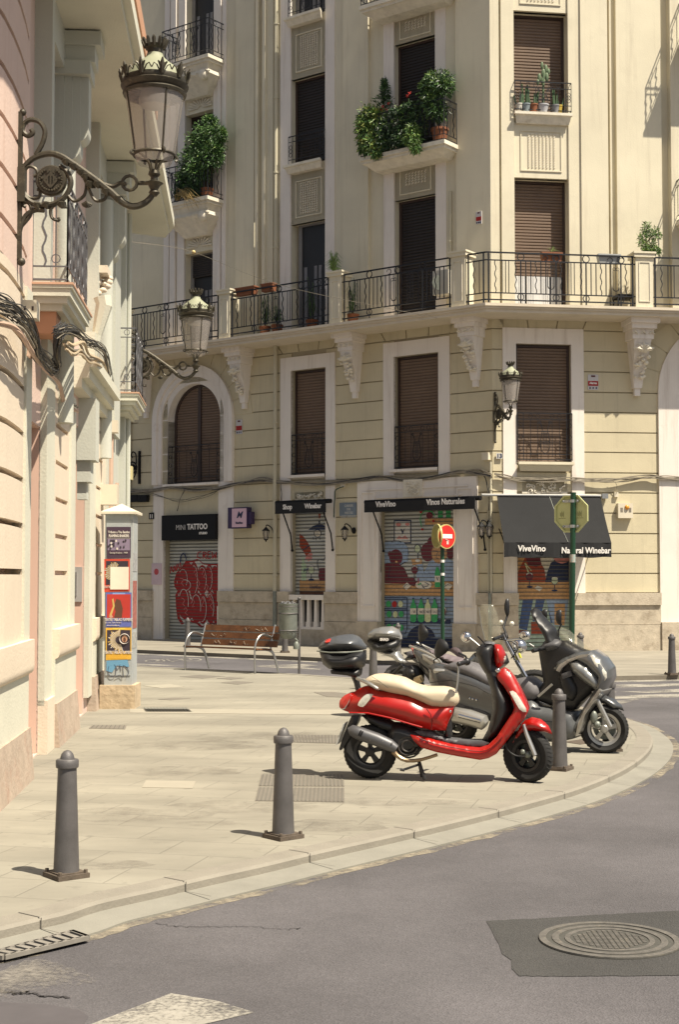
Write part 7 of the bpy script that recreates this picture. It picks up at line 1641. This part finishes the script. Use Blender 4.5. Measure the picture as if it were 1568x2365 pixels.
sh=pil(MF,[(1276,1545),(1282,1530),(1300,1518),(1330,1506),(1362,1502),(1385,1518),(1402,1543),(1404,1566),(1393,1590),(1370,1622),(1345,1655),(1332,1700),(1318,1704),(1320,1680),(1336,1650),(1358,1615),(1372,1592),(1378,1565),(1350,1540),(1330,1528),(1312,1532),(1290,1548)],.22,.03,'front_fairing',M('grey_fairing',(.12,.124,.124),.28,.4,var=.05,coat=.8),t,sn=1,sp=.018,rim=.14,op=.16,taper=lambda u,z:.78+.22*min(1,max(0,(1.0-z)/.4)))
pil(MF,[(1312,1530),(1330,1526),(1355,1540),(1376,1562),(1388,1585),(1372,1592),(1340,1570),(1318,1550)],.20,.03,'fairing_panel',M('panel_grey',(.21,.215,.21),.3,.5,coat=.6),sh,sn=1,sp=.02,op=.19,rim=.15,taper=lambda u,z:1.08)
pil(MF,[(1357,1516),(1366,1513),(1383,1529),(1398,1552),(1399,1566),(1392,1576),(1381,1560),(1366,1538)],.19,.03,'headlamp',m_lens,t,sn=1,sp=.016,op=.19,rim=.16,taper=lambda u,z:1.06)
pil(MF,[(1276,1550),(1310,1535),(1330,1560),(1345,1600),(1322,1636),(1296,1620),(1282,1590)],.17,.03,'glove_box',m_plas,t,sn=1,sp=.026,op=.15)
pil(MF,[(1228,1410),(1237,1403),(1247,1406),(1262,1424),(1287,1450),(1298,1478),(1304,1500),(1285,1512),(1268,1488),(1254,1455),(1236,1428)],.15,.03,'dash_cowl',m_plas,t,sn=1,sp=.02,op=-.05)
ws=pil(MF,[(1281,1460),(1290,1447),(1312,1456),(1340,1480),(1362,1502),(1340,1507),(1305,1490)],.17,.12,'windscreen',m_screen,t,sn=1,sp=.02,op=.05)
pil(MF,[(1245,1490),(1262,1478),(1282,1476),(1296,1486),(1288,1500),(1268,1506),(1250,1503)],.09,.04,'handlebar_cover',m_plasg,t,sn=2,sp=.016,o0=.08)
for s_ in (1,-1): 
    mb=MB(); a=MF.P(*MF.px(1262,1494,.1),.1*s_); b=MF.P(*MF.px(1232,1503,.34),.36*s_); mb.tube([a,b],[.022,.018],10); mb.build('grip',m_plas,t)
tb(MF,[(1290,1470),(1290,1455),(1297,1440)],.28,.008,'mirror_stem',m_plas,t); mirror(MF,1295,1425,.3,.035,.07,t,m_plas,R_(60)); mirror(MF,1262,1418,-.3,.035,.05,t,m_plas,R_(60))
FM=Fac(tuple(MF.P(1.5,0,0))[:2],an+st)
pil(FM,[(1371,1620),(1378,1608),(1396,1605),(1418,1614),(1436,1630),(1441,1643),(1428,1638),(1418,1644),(1408,1638),(1396,1626),(1382,1622)],.075,.03,'front_fender',m_gun,t,sn=1,sp=.016,op=.05)
pil(FM,[(1346,1690),(1344,1672),(1352,1655),(1366,1640),(1372,1650),(1360,1668),(1355,1690),(1352,1700)],.07,.02,'rear_fender',m_plasg,t,sn=1,sp=.016,op=.05)
for o in (.08,-.08): tb(FM,[(1370,1595),(1380,1618),(1398,1655),(1410,1678)],o,[.018,.022,.024,.022],'fork_leg',m_silver,t)
mb=MB(); c=FM.P(*FM.px(1372,1655,.08),.09); mb.ball(c,.045,10,7,(.8,.6,1.3)); mb.ball(c+Vector((.03,0,-.07)),.035,8,6); mb.build('caliper',m_galv,t)
tb(MF,[(1375,1625),(1362,1640),(1368,1668),(1380,1672)],.1,.007,'brake_hose',m_plas,t,k=3)
pil(MF,[(1000,1600),(1040,1613),(1100,1630),(1135,1642),(1128,1664),(1085,1652),(1040,1637),(1004,1616)],.198,.03,'lower_cover',m_plas,t,sn=1,sp=.02,op=.17,rim=.17)
tb(MF,[(992,1576,.17),(1040,1570,.195),(1100,1585,.2),(1150,1612,.2)],.2,.004,'seam_line',m_plas,t); tb(MF,[(1128,1572,.2),(1148,1604,.2),(1160,1640,.2)],.2,.005,'seam_line',m_plas,t)
for x,y in ((1085,1612),(1092,1614),(1100,1616)): mb=MB(); mb.ball(MF.P(*MF.px(x,y,.2),.2),.012,6,4); mb.build('badge',m_chrome,t)
tb(MF,[(1195,1668,.2),(1240,1690,.2),(1300,1700,.19)],.2,.012,'side_stand_bar',m_plas,t)
tb(MF,[(1243,1608),(1275,1580)],.2,.012,'side_strut',m_alu,t)
pil(MF,[(1284,1548),(1292,1534),(1312,1522),(1340,1512),(1360,1510),(1356,1516),(1332,1521),(1312,1530),(1298,1542),(1292,1552)],.196,.01,'fairing_edge',m_silver,sh,sn=1,sp=.014,op=.18,rim=.19,taper=lambda u,z:.95)
pil(MF,[(1384,1590),(1390,1596),(1372,1622),(1352,1650),(1340,1690),(1330,1700),(1336,1668),(1350,1640),(1368,1614)],.226,.01,'lower_edge',m_silver,sh,sn=1,sp=.014,op=.2,rim=.215)
for pts in ([(1296,1556),(1318,1548),(1322,1560),(1300,1568)],): pil(MF,pts,.18,.01,'switch_panel',m_plasg,t,sn=0,sp=.01,op=.17,rim=.175)
tb(MF,[(1236,1502,.3),(1232,1492,.34),(1222,1486,.36)],.3,.007,'brake_lever',m_alu,t)
tb(MF,[(1215,1655,.22),(1250,1664,.22),(1300,1668,.21)],.22,.005,'seam_line',m_plas,t)
# ---- motorcycle with the silver top box and screen
bf,br=G(1236,1668),G(925,1658); BF_=Fac(br,math.atan2(bf.y-br.y,bf.x-br.x)); WBk=(bf-br).length; fwd=BF_.t
t=T('touring_motorcycle','black motorcycle with a silver lidded top box, chrome fork and small clear screen','motorcycle',br)
wheel(t,BF_.P(0,.30,0),.30,.13,fwd,rimr=.72,name='rear_wheel',rim_mat=m_alu); wheel(t,BF_.P(WBk,.30,0),.30,.10,fwd,rimr=.76,name='front_wheel',rim_mat=m_alu)
b=pil(BF_,[(843,1478),(880,1482),(917,1478),(914,1492),(903,1504),(880,1508),(858,1504),(846,1492)],.20,.05,'top_box',m_plas,t,sn=1,sp=.03,rim=.06,op=.15)
pil(BF_,[(841,1477),(844,1463),(856,1453),(875,1448),(898,1447),(912,1455),(918,1468),(919,1477),(880,1481)],.205,.08,'box_lid',M('lid_grey',(.24,.24,.235),.3,.4,coat=.5),b,sn=1,sp=.03,rim=.04,op=.15); u,z=BF_.px(888,1473,.2)
text('SHAD',.028,b,m_txt,BF_,BF_.u(888,1475,.2),z-.03,.212,bold=.003)
pil(BF_,[(868,1506),(916,1504),(926,1520),(938,1530),(920,1534),(905,1520)],.1,.02,'rack',m_alu,t,sn=0,rim=.05)
pil(BF_,[(882,1560),(890,1545),(905,1534),(925,1532),(945,1540),(930,1546),(910,1550),(900,1565)],.07,.02,'rear_fender',m_plasg,t,sn=1,op=.05)
pil(BF_,[(925,1508),(960,1500),(1010,1510),(1060,1522),(1085,1528),(1080,1545),(1020,1545),(960,1535)],.13,.04,'seat',m_seatd,t,sn=1,sp=.03)
pil(BF_,[(1070,1530),(1090,1508),(1130,1500),(1165,1510),(1172,1530),(1150,1552),(1100,1556)],.15,.07,'fuel_tank',m_gun,t,sn=1,sp=.03)
pil(BF_,[(1000,1560),(1060,1556),(1150,1562),(1160,1600),(1130,1632),(1050,1636),(1000,1610)],.15,.05,'engine',m_galv,t,sn=1,sp=.03)
tb(BF_,[(925,1580),(955,1555)],.1,.025,'shock_absorber',m_chrome,t); tb(BF_,[(1050,1630),(960,1636),(890,1620)],.16,.04,'exhaust',m_chrome,t)
for o in (.09,-.09): tb(BF_,[(1166,1475),(1190,1520),(1214,1562),(1234,1605)],o,[.022,.024,.026,.022],'fork_leg',m_chrome,t)
mb=MB(); c=BF_.P(*BF_.px(1182,1492,0),0); mb.ball(c+fwd*.09,.085,14,10); mb.build('headlamp',m_chrome,t)
pil(BF_,[(1106,1402),(1114,1395),(1138,1395),(1146,1410),(1154,1440),(1162,1470),(1160,1490),(1134,1488),(1120,1478),(1112,1445)],.16,.20,'windscreen',m_screen,t,sn=1,sp=.03,op=0)
tb(BF_,[(1106,1402),(1112,1445),(1120,1478)],0,.006,'screen_edge',m_alu,t)
for s_ in (1,-1): tb(BF_,[(1166,1478,0),(1160,1468,.2*s_),(1140,1476,.36*s_)],0,[.014,.016,.02],'handlebar',m_plas,t)
mirror(BF_,1212,1467,.38,.07,.052,t,m_chrome,R_(15),face=M('pale_mirror2',(.55,.46,.36),.3,.3)); tb(BF_,[(1200,1475),(1170,1478)],.3,.008,'mirror_stem',m_chrome,t)
mirror(BF_,1173,1402,-.3,.03,.10,t,m_plas,R_(40)); tb(BF_,[(1172,1420,-.3),(1163,1448,-.25),(1172,1472,-.1)],-.2,.014,'mirror_stem',m_plas,t)
for x,y in ((1157,1437),(1182,1440)): mb=MB(); mb.ball(BF_.P(*BF_.px(x,y,-.1),-.1),.03,8,6); mb.build('indicator',m_lens,t)
tb(BF_,[(1165,1460),(1172,1478),(1190,1510),(1200,1530)],.14,.008,'cable',m_plas,t); tb(BF_,[(1150,1475),(1185,1482),(1195,1500),(1180,1520)],.16,.007,'cable',m_plas,t,k=3)
mb=MB(); mb.lathe([(0,-.03),(.05,-.03),(.055,.03),(0,.04)],BF_.P(*BF_.px(1160,1468,.05),.05),14); mb.build('speedometer',m_chrome,t)
tb(BF_,[(1198,1508),(1203,1519)],.122,.014,'fork_sticker',M('lime',(.5,.5,.05),.5),t)
# ---- dark scooter between the two, seen by its tail and mirrors
df,dr_=G(1180,1702),G(965,1692); DF=Fac(dr_,math.atan2(df.y-dr_.y,df.x-dr_.x)+R_(-12)); fwd=DF.t
t=T('dark_scooter','dark scooter with a red striped pointed tail and upright black mirrors behind the cream seat','scooter',dr_)
wheel(t,DF.P(0.05,.24,0),.24,.12,fwd,name='rear_wheel'); wheel(t,DF.P(1.28,.24,0),.24,.11,fwd,name='front_wheel')
pil(DF,[(938,1489),(950,1491),(975,1500),(1005,1515),(1050,1535),(1100,1552),(1140,1580),(1130,1620),(1060,1620),(1000,1600),(972,1560),(955,1530),(945,1512)],.14,.06,'tail_body',m_gun,t,sn=1,sp=.024,op=.1,taper=lambda u,z:.5+.5*min(1,max(0,(u+.3)/.6)))
pil(DF,[(938,1489),(943,1491),(955,1514),(960,1524),(955,1525),(944,1506)],.09,.012,'tail_light',m_redl,t,sn=0,sp=.01,op=.09)
tb(DF,[(946,1491,.1),(975,1502,.14),(1000,1514,.15),(1018,1528,.15),(1017,1536,.15)],.12,.012,'grab_rail',m_silver,t,k=3)
tb(DF,[(962,1484,-.1),(985,1494,-.14),(1015,1508,-.15),(1045,1524,-.15),(1075,1534,-.15)],-.12,.012,'grab_rail',m_silver,t,k=3)
pil(DF,[(965,1490),(990,1498),(1030,1508),(1075,1520),(1120,1545),(1100,1552),(1050,1535),(1000,1512)],.12,.03,'seat',M('lilac_seat',(.16,.13,.14),.5),t,sn=1,sp=.02,op=-.02)
pil(DF,[(928,1522),(938,1513),(956,1512),(960,1520),(950,1524),(932,1525)],.07,.02,'plate_lamp',m_plas,t,sn=1,op=.05)
def mirr2(pts,half,name,mat,o): return pil(DF,pts,half,.05,name,mat,t,sn=2,sp=.016,o0=o,op=o)
mirr2([(970,1440),(978,1442),(988,1457),(990,1465),(985,1474),(970,1484),(966,1470),(966,1452)],.03,'mirror',m_plas,.05)
mirr2([(1012,1476),(1022,1475),(1032,1484),(1037,1496),(1030,1508),(1012,1519),(1004,1514),(1004,1494)],.035,'mirror',m_plas,.2)
mirr2([(1038,1502),(1046,1495),(1058,1496),(1068,1508),(1072,1520),(1060,1518),(1046,1508)],.03,'mirror',M('mauve_mirror',(.11,.085,.09),.4),-.1)
tb(DF,[(1012,1518),(1002,1524),(1003,1540)],.2,.007,'mirror_stem',m_plas,t); tb(DF,[(968,1483),(975,1490),(985,1500)],.05,.007,'mirror_stem',m_plas,t)
mb=MB(); mb.ball(DF.P(*DF.px(958,1560,.05),.08),.12,12,8,(1,.5,1)); mb.ball(DF.P(*DF.px(960,1553,.05),.14),.05,8,6); mb.build('engine',m_plas,t)
tb(DF,[(960,1572),(975,1566)],.16,.04,'exhaust_tip',M('brass_tip',(.5,.4,.25),.3,.8),t)
tb(DF,[(1000,1545,.15),(1040,1565,.15),(1085,1575,.14),(1120,1590,.12)],.15,.005,'seam_line',m_plas,t); tb(DF,[(955,1520,.1),(985,1545,.14),(1010,1580,.15)],.14,.005,'seam_line',m_plas,t)
pil(DF,[(975,1510),(1000,1520),(1030,1538),(1022,1548),(996,1536),(978,1522)],.15,.02,'side_panel',m_silver,t,sn=1,sp=.014,op=.12,rim=.13)
for o in (.2,-.2): tb(DF,[(1085,1535,0),(1075,1515,o*.5),(1060,1508,o*1.4)],0,.011,'handlebar',m_plas,t)
tb(DF,[(930,1535,.05),(905,1560,.05),(893,1590,.05)],.05,.02,'number_plate_bracket',m_plas,t)
# thin stem beside the brown bollard: rear indicator rod
# ------------------------------------------------------------------ balcony plants
def leaves(mb, blobs, n, size, rnd, nm=3, long_=1.6, droop=.3):
    for _ in range(n):
        c,r = rnd.choice(blobs); v=Vector((rnd.gauss(0,1),rnd.gauss(0,1),rnd.gauss(0,1))).normalized()*(rnd.random()**.45)*(1 if rnd.random()<.82 else rnd.uniform(1,1.32))
        p=Vector(c)+Vector((v.x*r[0],v.y*r[1],v.z*r[2])); d=(v+Vector((rnd.uniform(-.6,.6),rnd.uniform(-.6,.6),rnd.uniform(-.6,.4)-droop))).normalized(); s_=d.orthogonal().normalized()
        s_.rotate(Matrix.Rotation(rnd.uniform(0,6.28),3,d)); L_=size*rnd.choice([.5,.7,.9,1.1,1.5])*long_; w_=size*rnd.uniform(.35,.6)
        k=rnd.random()*.6+ (.35 if v.z>.1 else 0)*rnd.random() ; mb.m=min(nm-1,int(k*nm)) if rnd.random()<.85 else rnd.randrange(nm)  # upper leaves tend paler, sunlight put into the colour choice
        up=d.cross(s_)*size*.15
        mb.add([p-d*L_*.5,p+s_*w_*.5+up,p+d*L_*.5,p-s_*w_*.5+up],[(0,1,2),(0,2,3)])
def pot(par,f,u,z,o,r,h,mat,name='pot'):
    mb=MB(); mb.lathe([(r*.72,0),(r,h*.85),(r*1.08,h*.85),(r*1.08,h),(r*.9,h),(r*.85,h*.8),(0,h*.8)],f.P(u,z,o),18,cap=True); return mb.build(name,mat,par)
def shrub(label,f,u,z,o,blobs,n,size,seed,mats,potm=m_terra,pr_=.17,ph=.28,name='balcony_plant',droop=.3,group=None,trunk=True):
    rnd=random.Random(seed); t=T(name,label,'plant',f.P(u,z,o),group); 
    if potm: pot(t,f,u,z,o,pr_,ph,potm)
    B=[(f.P(u+a,z+b,o+c),(ra,ra*.8,rb)) for a,b,c,ra,rb in blobs]
    mb=MB(); base_=f.P(u,z+ph*.8,o)
    if trunk:
        for c,_ in B: mb.tube([base_,base_.lerp(c,.5)+Vector((rnd.uniform(-.05,.05),0,.05)),c],[.018,.012,.006],5)
        mb.build('stem',m_stem,t)
    mb=MB(); leaves(mb,B,n,size,rnd,len(mats),droop=droop); mb.build('foliage',mats,t,smooth=0,recalc=False); return t
LV=[m_leafd,m_leafm,m_leafl]; LY=[m_leafd,m_leafm,m_leafl,m_leafy]
# ficus on the left balcony
z=LZ(466,513); uc=L.u(478,430,.35)
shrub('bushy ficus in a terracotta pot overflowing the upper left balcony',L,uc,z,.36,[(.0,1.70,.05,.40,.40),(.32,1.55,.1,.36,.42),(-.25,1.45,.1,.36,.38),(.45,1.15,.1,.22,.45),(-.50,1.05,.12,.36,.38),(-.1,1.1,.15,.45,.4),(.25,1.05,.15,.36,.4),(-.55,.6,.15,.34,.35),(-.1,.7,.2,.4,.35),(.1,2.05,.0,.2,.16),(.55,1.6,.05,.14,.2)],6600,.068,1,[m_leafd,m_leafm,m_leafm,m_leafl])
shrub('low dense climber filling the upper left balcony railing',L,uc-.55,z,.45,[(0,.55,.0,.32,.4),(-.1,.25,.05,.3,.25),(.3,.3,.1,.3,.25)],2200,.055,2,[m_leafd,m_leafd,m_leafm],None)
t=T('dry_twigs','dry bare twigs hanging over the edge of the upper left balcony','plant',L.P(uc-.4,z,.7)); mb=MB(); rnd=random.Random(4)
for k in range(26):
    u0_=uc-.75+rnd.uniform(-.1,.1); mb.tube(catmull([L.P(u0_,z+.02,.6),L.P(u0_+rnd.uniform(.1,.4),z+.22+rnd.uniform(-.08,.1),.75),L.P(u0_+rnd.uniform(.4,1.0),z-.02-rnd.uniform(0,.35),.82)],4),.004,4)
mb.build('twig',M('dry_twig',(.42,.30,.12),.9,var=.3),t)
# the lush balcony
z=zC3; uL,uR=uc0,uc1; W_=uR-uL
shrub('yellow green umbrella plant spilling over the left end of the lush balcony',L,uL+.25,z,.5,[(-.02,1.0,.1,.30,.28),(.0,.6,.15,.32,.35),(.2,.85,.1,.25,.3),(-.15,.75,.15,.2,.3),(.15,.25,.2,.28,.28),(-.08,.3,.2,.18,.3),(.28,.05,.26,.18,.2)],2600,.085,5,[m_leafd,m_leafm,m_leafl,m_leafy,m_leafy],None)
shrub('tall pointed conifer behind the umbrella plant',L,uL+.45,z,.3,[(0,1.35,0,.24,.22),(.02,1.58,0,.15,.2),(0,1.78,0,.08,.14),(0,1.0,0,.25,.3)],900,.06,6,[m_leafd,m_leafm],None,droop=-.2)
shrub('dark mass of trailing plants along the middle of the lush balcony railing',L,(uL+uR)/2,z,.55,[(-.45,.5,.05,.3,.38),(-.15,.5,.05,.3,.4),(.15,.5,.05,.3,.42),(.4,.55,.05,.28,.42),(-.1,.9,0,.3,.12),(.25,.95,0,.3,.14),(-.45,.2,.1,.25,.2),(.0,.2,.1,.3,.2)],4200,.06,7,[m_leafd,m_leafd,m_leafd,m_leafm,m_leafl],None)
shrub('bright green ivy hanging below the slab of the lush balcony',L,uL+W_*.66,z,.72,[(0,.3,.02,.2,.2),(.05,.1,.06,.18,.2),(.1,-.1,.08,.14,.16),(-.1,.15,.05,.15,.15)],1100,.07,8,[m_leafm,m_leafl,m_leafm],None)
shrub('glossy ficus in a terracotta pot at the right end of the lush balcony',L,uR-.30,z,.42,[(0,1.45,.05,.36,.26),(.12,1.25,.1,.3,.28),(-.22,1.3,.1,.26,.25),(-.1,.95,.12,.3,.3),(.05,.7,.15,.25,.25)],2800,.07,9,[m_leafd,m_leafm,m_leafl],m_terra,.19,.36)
t=T('red_geranium','red geranium blooms between the plants of the lush balcony','plant',L.P(uL+.6,z+.9,.55)); mb=MB(); rnd=random.Random(5)
for a,b in ((.55,1.15),(.66,1.05),(.72,1.2),(1.3,1.32),(1.25,1.26),(.5,1.08)):
    mb=MB()
    for k in range(7): mb.ball(L.P(uL+a+rnd.uniform(-.03,.03),z+b+rnd.uniform(-.02,.03),.5+rnd.uniform(-.02,.02)),.014,6,4)
    mb.build('bloom',M('geranium_red',(.5,.03,.02),.6),t)
mb=MB()
for a,b in ((.6,1.05),(.7,1.1),(1.28,1.2)): mb.tube([L.P(uL+a,z+.6,.5),L.P(uL+a,z+b,.5)],.008,4)
mb.build('stem',m_leafm,t)
# main balcony plants
u=L.u(770,640,.68); shrub('pale spiky papyrus on the balcony pedestal',L,u,ZS+1.24,.68,[(0,.42,0,.01,.01)],0,.1,10,LV,None,name='pedestal_plant',trunk=False)
pp_=[o for o in bpy.data.objects if o.name.startswith('pedestal_plant')][-1]
for ch in list(pp_.children): bpy.data.objects.remove(ch)
def spiky(t,f,u,z,o,n,h,r,seed,mats,w=.012):
    rnd=random.Random(seed); mb=MB()
    for k in range(n):
        a=rnd.uniform(0,6.28); hh=h*rnd.uniform(.3,1); b=f.P(u,z+hh*.45*rnd.random(),o); rr=r*rnd.uniform(.4,1); mb.m=rnd.randrange(len(mats))
        e=Vector((math.cos(a),math.sin(a),0)); mb.tube([b,b+e*rr*.45+Vector((0,0,hh*.5)),b+e*rr+Vector((0,0,hh*.28))],[w*.6,w,w*.15],4,flat=.3)
    return mb.build('foliage',mats,t)
spiky(pp_,L,u,ZS+1.24,.68,120,.62,.24,3,[m_leafm,m_leafl,m_leafl])
mb=MB(); mb.tube([L.P(u,ZS+1.24,.68),L.P(u,ZS+1.6,.68)],.02,6); mb.build('stem',m_stem,pp_)
u=Rf.u(1492,560,.68); shrub('feathery green shrub on the right hand balcony pedestal',Rf,u,ZS+1.24,.68,[(.02,.55,0,.14,.2),(.2,.45,0,.16,.18),(-.08,.3,0,.12,.2),(.12,.15,0,.16,.16),(.22,.05,.05,.12,.1),(0,.1,0,.12,.12)],1500,.045,12,[m_leafm,m_leafl,m_leafm],None)
def trough(label,f,u,z,o,w_,mat,plants=True,seed=0,lift=.0,name='flower_box'):
    t=T(name,label,'flower box',f.P(u,z,o)); mb=MB()
    mb.hexa([f.P(u-w_*.45,z,o+.07),f.P(u+w_*.45,z,o+.07),f.P(u+w_*.45,z,o-.07),f.P(u-w_*.45,z,o-.07),f.P(u-w_*.5,z+.17,o+.09),f.P(u+w_*.5,z+.17,o+.09),f.P(u+w_*.5,z+.17,o-.09),f.P(u-w_*.5,z+.17,o-.09)]); mb.fb(f,u-w_*.52,u+w_*.52,z+.17,z+.20,o-.10,o+.10); mb.build('trough',mat,t,smooth=0)
    if plants: spiky(t,f,u,z+.18,o,20,.22,.2,seed,[m_leafl,m_stem],.006)
    return t
trough('terracotta flower box hooked on the left part of the second railing',L,L.u(571,690,.7),LZ(698,571)-.02,.72,.62,m_terra,False)
trough('terracotta flower box hooked further right on the second railing',L,L.u(622,682,.7),LZ(690,622)-.02,.72,.38,m_terra,False)
trough('terracotta flower box with dry flowers in front of the brown blind',Rf,Rf.u(1273,600,.72),Rf.z(1273,606,.72),.72,.46,m_terra,True,4)
trough('pale grey planter hooked near the right end of the railing',Rf,Rf.u(1405,605,.72),Rf.z(1405,610,.72),.72,.5,M('grey_planter',(.36,.37,.36),.5),False)
for x,y,h,lab,sd in ((612,765,.85,'spiky plant in a pot behind the second railing',5),(640,762,.5,'small plant in an orange pot behind the second railing',6),(720,742,1.0,'dark spiky plant in a pot before the dark balcony door',7),(815,722,.75,'thin plant at the left end of the third railing',8)):
    u=L.u(x,y,.5); t=T('potted_plant',lab,'plant',L.P(u,ZS,.5)); pot(t,L,u,ZS,.5,.14,.24,m_terra); spiky(t,L,u,ZS+.2,.5,46,h*1.3,.28,sd,[m_leafd,m_leafm],.014); mb=MB(); mb.tube([L.P(u,ZS+.1,.5),L.P(u,ZS+.3+h*.4,.5)],.015,5); mb.build('stem',m_stem,t)
t=T('wall_air_conditioner','white air conditioner unit behind the third railing','air conditioner',L.P(L.u(1022,620,.4),ZS,.4)); u=L.u(1018,640,.35); mb=MB(); mb.fb(L,u-.2,u+.22,ZS+.45,ZS+1.0,.1,.38); mb.build('case',M('ac_white',(.5,.48,.42),.5),t,smooth=0); mb=MB(); mb.lathe([(0,0),(.18,0),(.18,.01),(0,.012)],L.P(u,ZS+.72,.38),18,axis='Y',cap=False); mb.build('fan',m_galv,t)
t=T('black_stool','black outdoor stool in the corner of the right hand balcony','stool',Rf.P(Rf.u(1445,690,.5),ZS,.5)); u=Rf.u(1440,690,.5); mb=MB(); mb.fb(Rf,u-.2,u+.25,ZS+.25,ZS+.32,.3,.7); mb.build('seat',m_black,t,smooth=0)
for a in (-.18,.22):
    for b in (.33,.66): mb=MB(); mb.tube([Rf.P(u+a,ZS,b),Rf.P(u+a,ZS+.25,b)],.015,5); mb.build('leg',m_black,t)
# cactus row on the sunny window rail
z=hD[1][0]+.02; g_='cactus pots on the sunny window sill'; m_cac=M('cactus_green',(.10,.15,.075),.6,var=.25,scale=12); m_cad=M('cactus_dark',(.05,.10,.04),.6,var=.25,scale=12)
def potc(x,lab,mat,fn,r=.10):
    u=Rf.u(x,260,.15); t=T('cactus',lab,'cactus',Rf.P(u,z,.15),g_); pot(t,Rf,u,z,.15,r,.18,mat); mb=MB(); fn(mb,u,z+.16); mb.build('cactus_body',m_cac if 'tall' in lab else m_cad,t); return t
def tallc(mb,u,z0):
    P=lambda a,b,c=0: Rf.P(u+a,z0+b,.15+c); mb.tube([P(0,0),P(.01,.4),P(.02,.75)],[.03,.028,.025],7)
    for a,b,rr,rz in ((.02,.8,.07,.13),(.12,.72,.06,.12),(-.1,.7,.06,.11),(.09,.93,.06,.11),(-.02,1.0,.05,.1),(-.14,.58,.05,.08),(.17,.86,.05,.08),(.0,.62,.07,.1)): mb.ball(P(a*.8,b*.92),1,8,6,(rr*.72,.02,rz*.9))
potc(1254,'tall prickly pear cactus in a clear pot on the sunny sill',M('clear_pot',(.45,.45,.47),.3),tallc,.13)
def cols(n,h,sd):
    def fn(mb,u,z0):
        rnd=random.Random(sd)
        for k in range(n): a=rnd.uniform(-.08,.08); hh=h*rnd.uniform(.6,1); mb.tube([Rf.P(u+a,z0,.15),Rf.P(u+a*1.6,z0+hh,.15)],[.022,.018],6)
    return fn
potc(1215,'cluster of dark columnar cacti in a blue grey pot',M('bluegrey_pot',(.22,.26,.28),.5),cols(4,.5,1)); potc(1232,'low spiny cactus in an orange pot',m_terra,cols(5,.32,2)); potc(1283,'dark cactus with a side arm in a grey pot',M('grey_pot',(.24,.24,.25),.5),cols(3,.45,3)); potc(1291,'small cactus in a yellow pot',M('yellow_pot',(.5,.36,.05),.5),cols(4,.2,4),.08); potc(1199,'yellow green succulent in a white pot',M('white_pot',(.55,.52,.46),.5),cols(6,.26,5),.08)
# ------------------------------------------------------------------ cables strung along the facade
def strand(name,lab,f,pts,n,rad,spread,mat,seed,o=.06):
    rnd=random.Random(seed); mb=MB()
    for k in range(n):
        a=rnd.uniform(-1,1)*spread; ph=rnd.uniform(0,6.3); q=[]
        for i,(x,y) in enumerate(pts):
            u,z=f.px(x,y,o); q.append(f.P(u,z+a+spread*1.1*math.sin(i*1.9+ph),o+rnd.uniform(0,.05)))
        mb.m=1 if rnd.random()<.4 else 0; mb.tube(catmull(q,4),rad*rnd.uniform(.6,1.3),4)
    o_=mb.build(name,[mat,m_cableg],None); return tag(o_,lab,'cable')
strand('facade_cables','sagging bundle of dark cables running across the shaded facade',L,[(296,1133),(350,1132),(400,1128),(450,1130),(500,1126),(545,1120),(600,1109),(625,1108),(650,1114),(700,1117),(760,1114),(830,1108),(880,1103),(940,1106),(1000,1101),(1060,1092),(1105,1091),(1136,1097)],9,.014,.035,m_cable,1)
strand('facade_cables','pale sunlit bundle of cables across the chamfered front',Rf,[(1142,1097),(1165,1103),(1200,1107),(1250,1108),(1300,1109),(1340,1108),(1400,1110),(1450,1107),(1500,1102),(1540,1104),(1600,1108)],8,.013,.03,m_cableg,2)
strand('loose_cable','loose dark cable hanging down by the tattoo shop sign',L,[(430,1130),(418,1150),(414,1170),(410,1180)],2,.008,.01,m_cable,3)
strand('loose_cable','looping cable under the left end of the facade bundle',L,[(330,1135),(370,1145),(410,1155),(450,1152),(490,1140),(510,1128)],3,.008,.03,m_cable,4)
strand('loose_cable','vertical cables beside the drainpipe above the shop awning',L,[(650,1114),(651,1140),(652,1160),(654,1185)],3,.010,.01,m_cable,5)
strand('loose_cable','green cable dropping beside the street name plaque',L,[(795,1124),(776,1132),(773,1150),(773,1195)],1,.012,.002,m_green,6)
strand('loose_cable','cables curving down beside the long rolled awning',L,[(1112,1094),(1122,1105),(1128,1125),(1131,1150),(1130,1180)],3,.009,.01,m_cable,7)
strand('loose_cable','thin cable from the bundle down to the siren box',Rf,[(1410,1108),(1422,1118),(1424,1130),(1423,1140)],1,.009,.002,m_cableg,8)
# thin wire with a small bulb in front of the shaded facade
a=L.P(*L.px(392,560,1.2),1.2); b=L.P(*L.px(447,583,1.2),1.2); c=L.P(*L.px(650,660,1.2),1.2); d=L.P(*L.px(1010,735,.95),.95); e_=PF.P(pu(290),PF.z(290,525,.1),.1)
mb=MB(); mb.tube(catmull([e_,b,c,d],8),.006,4); o_=tag(mb.build('hanging_wire',m_cableg,None),'thin wire with a small ball strung from the pink building to the cream facade','wire'); mb=MB(); mb.ball(b,.05,10,7); mb.build('ball',M('wire_ball',(.6,.45,.2),.4),o_)
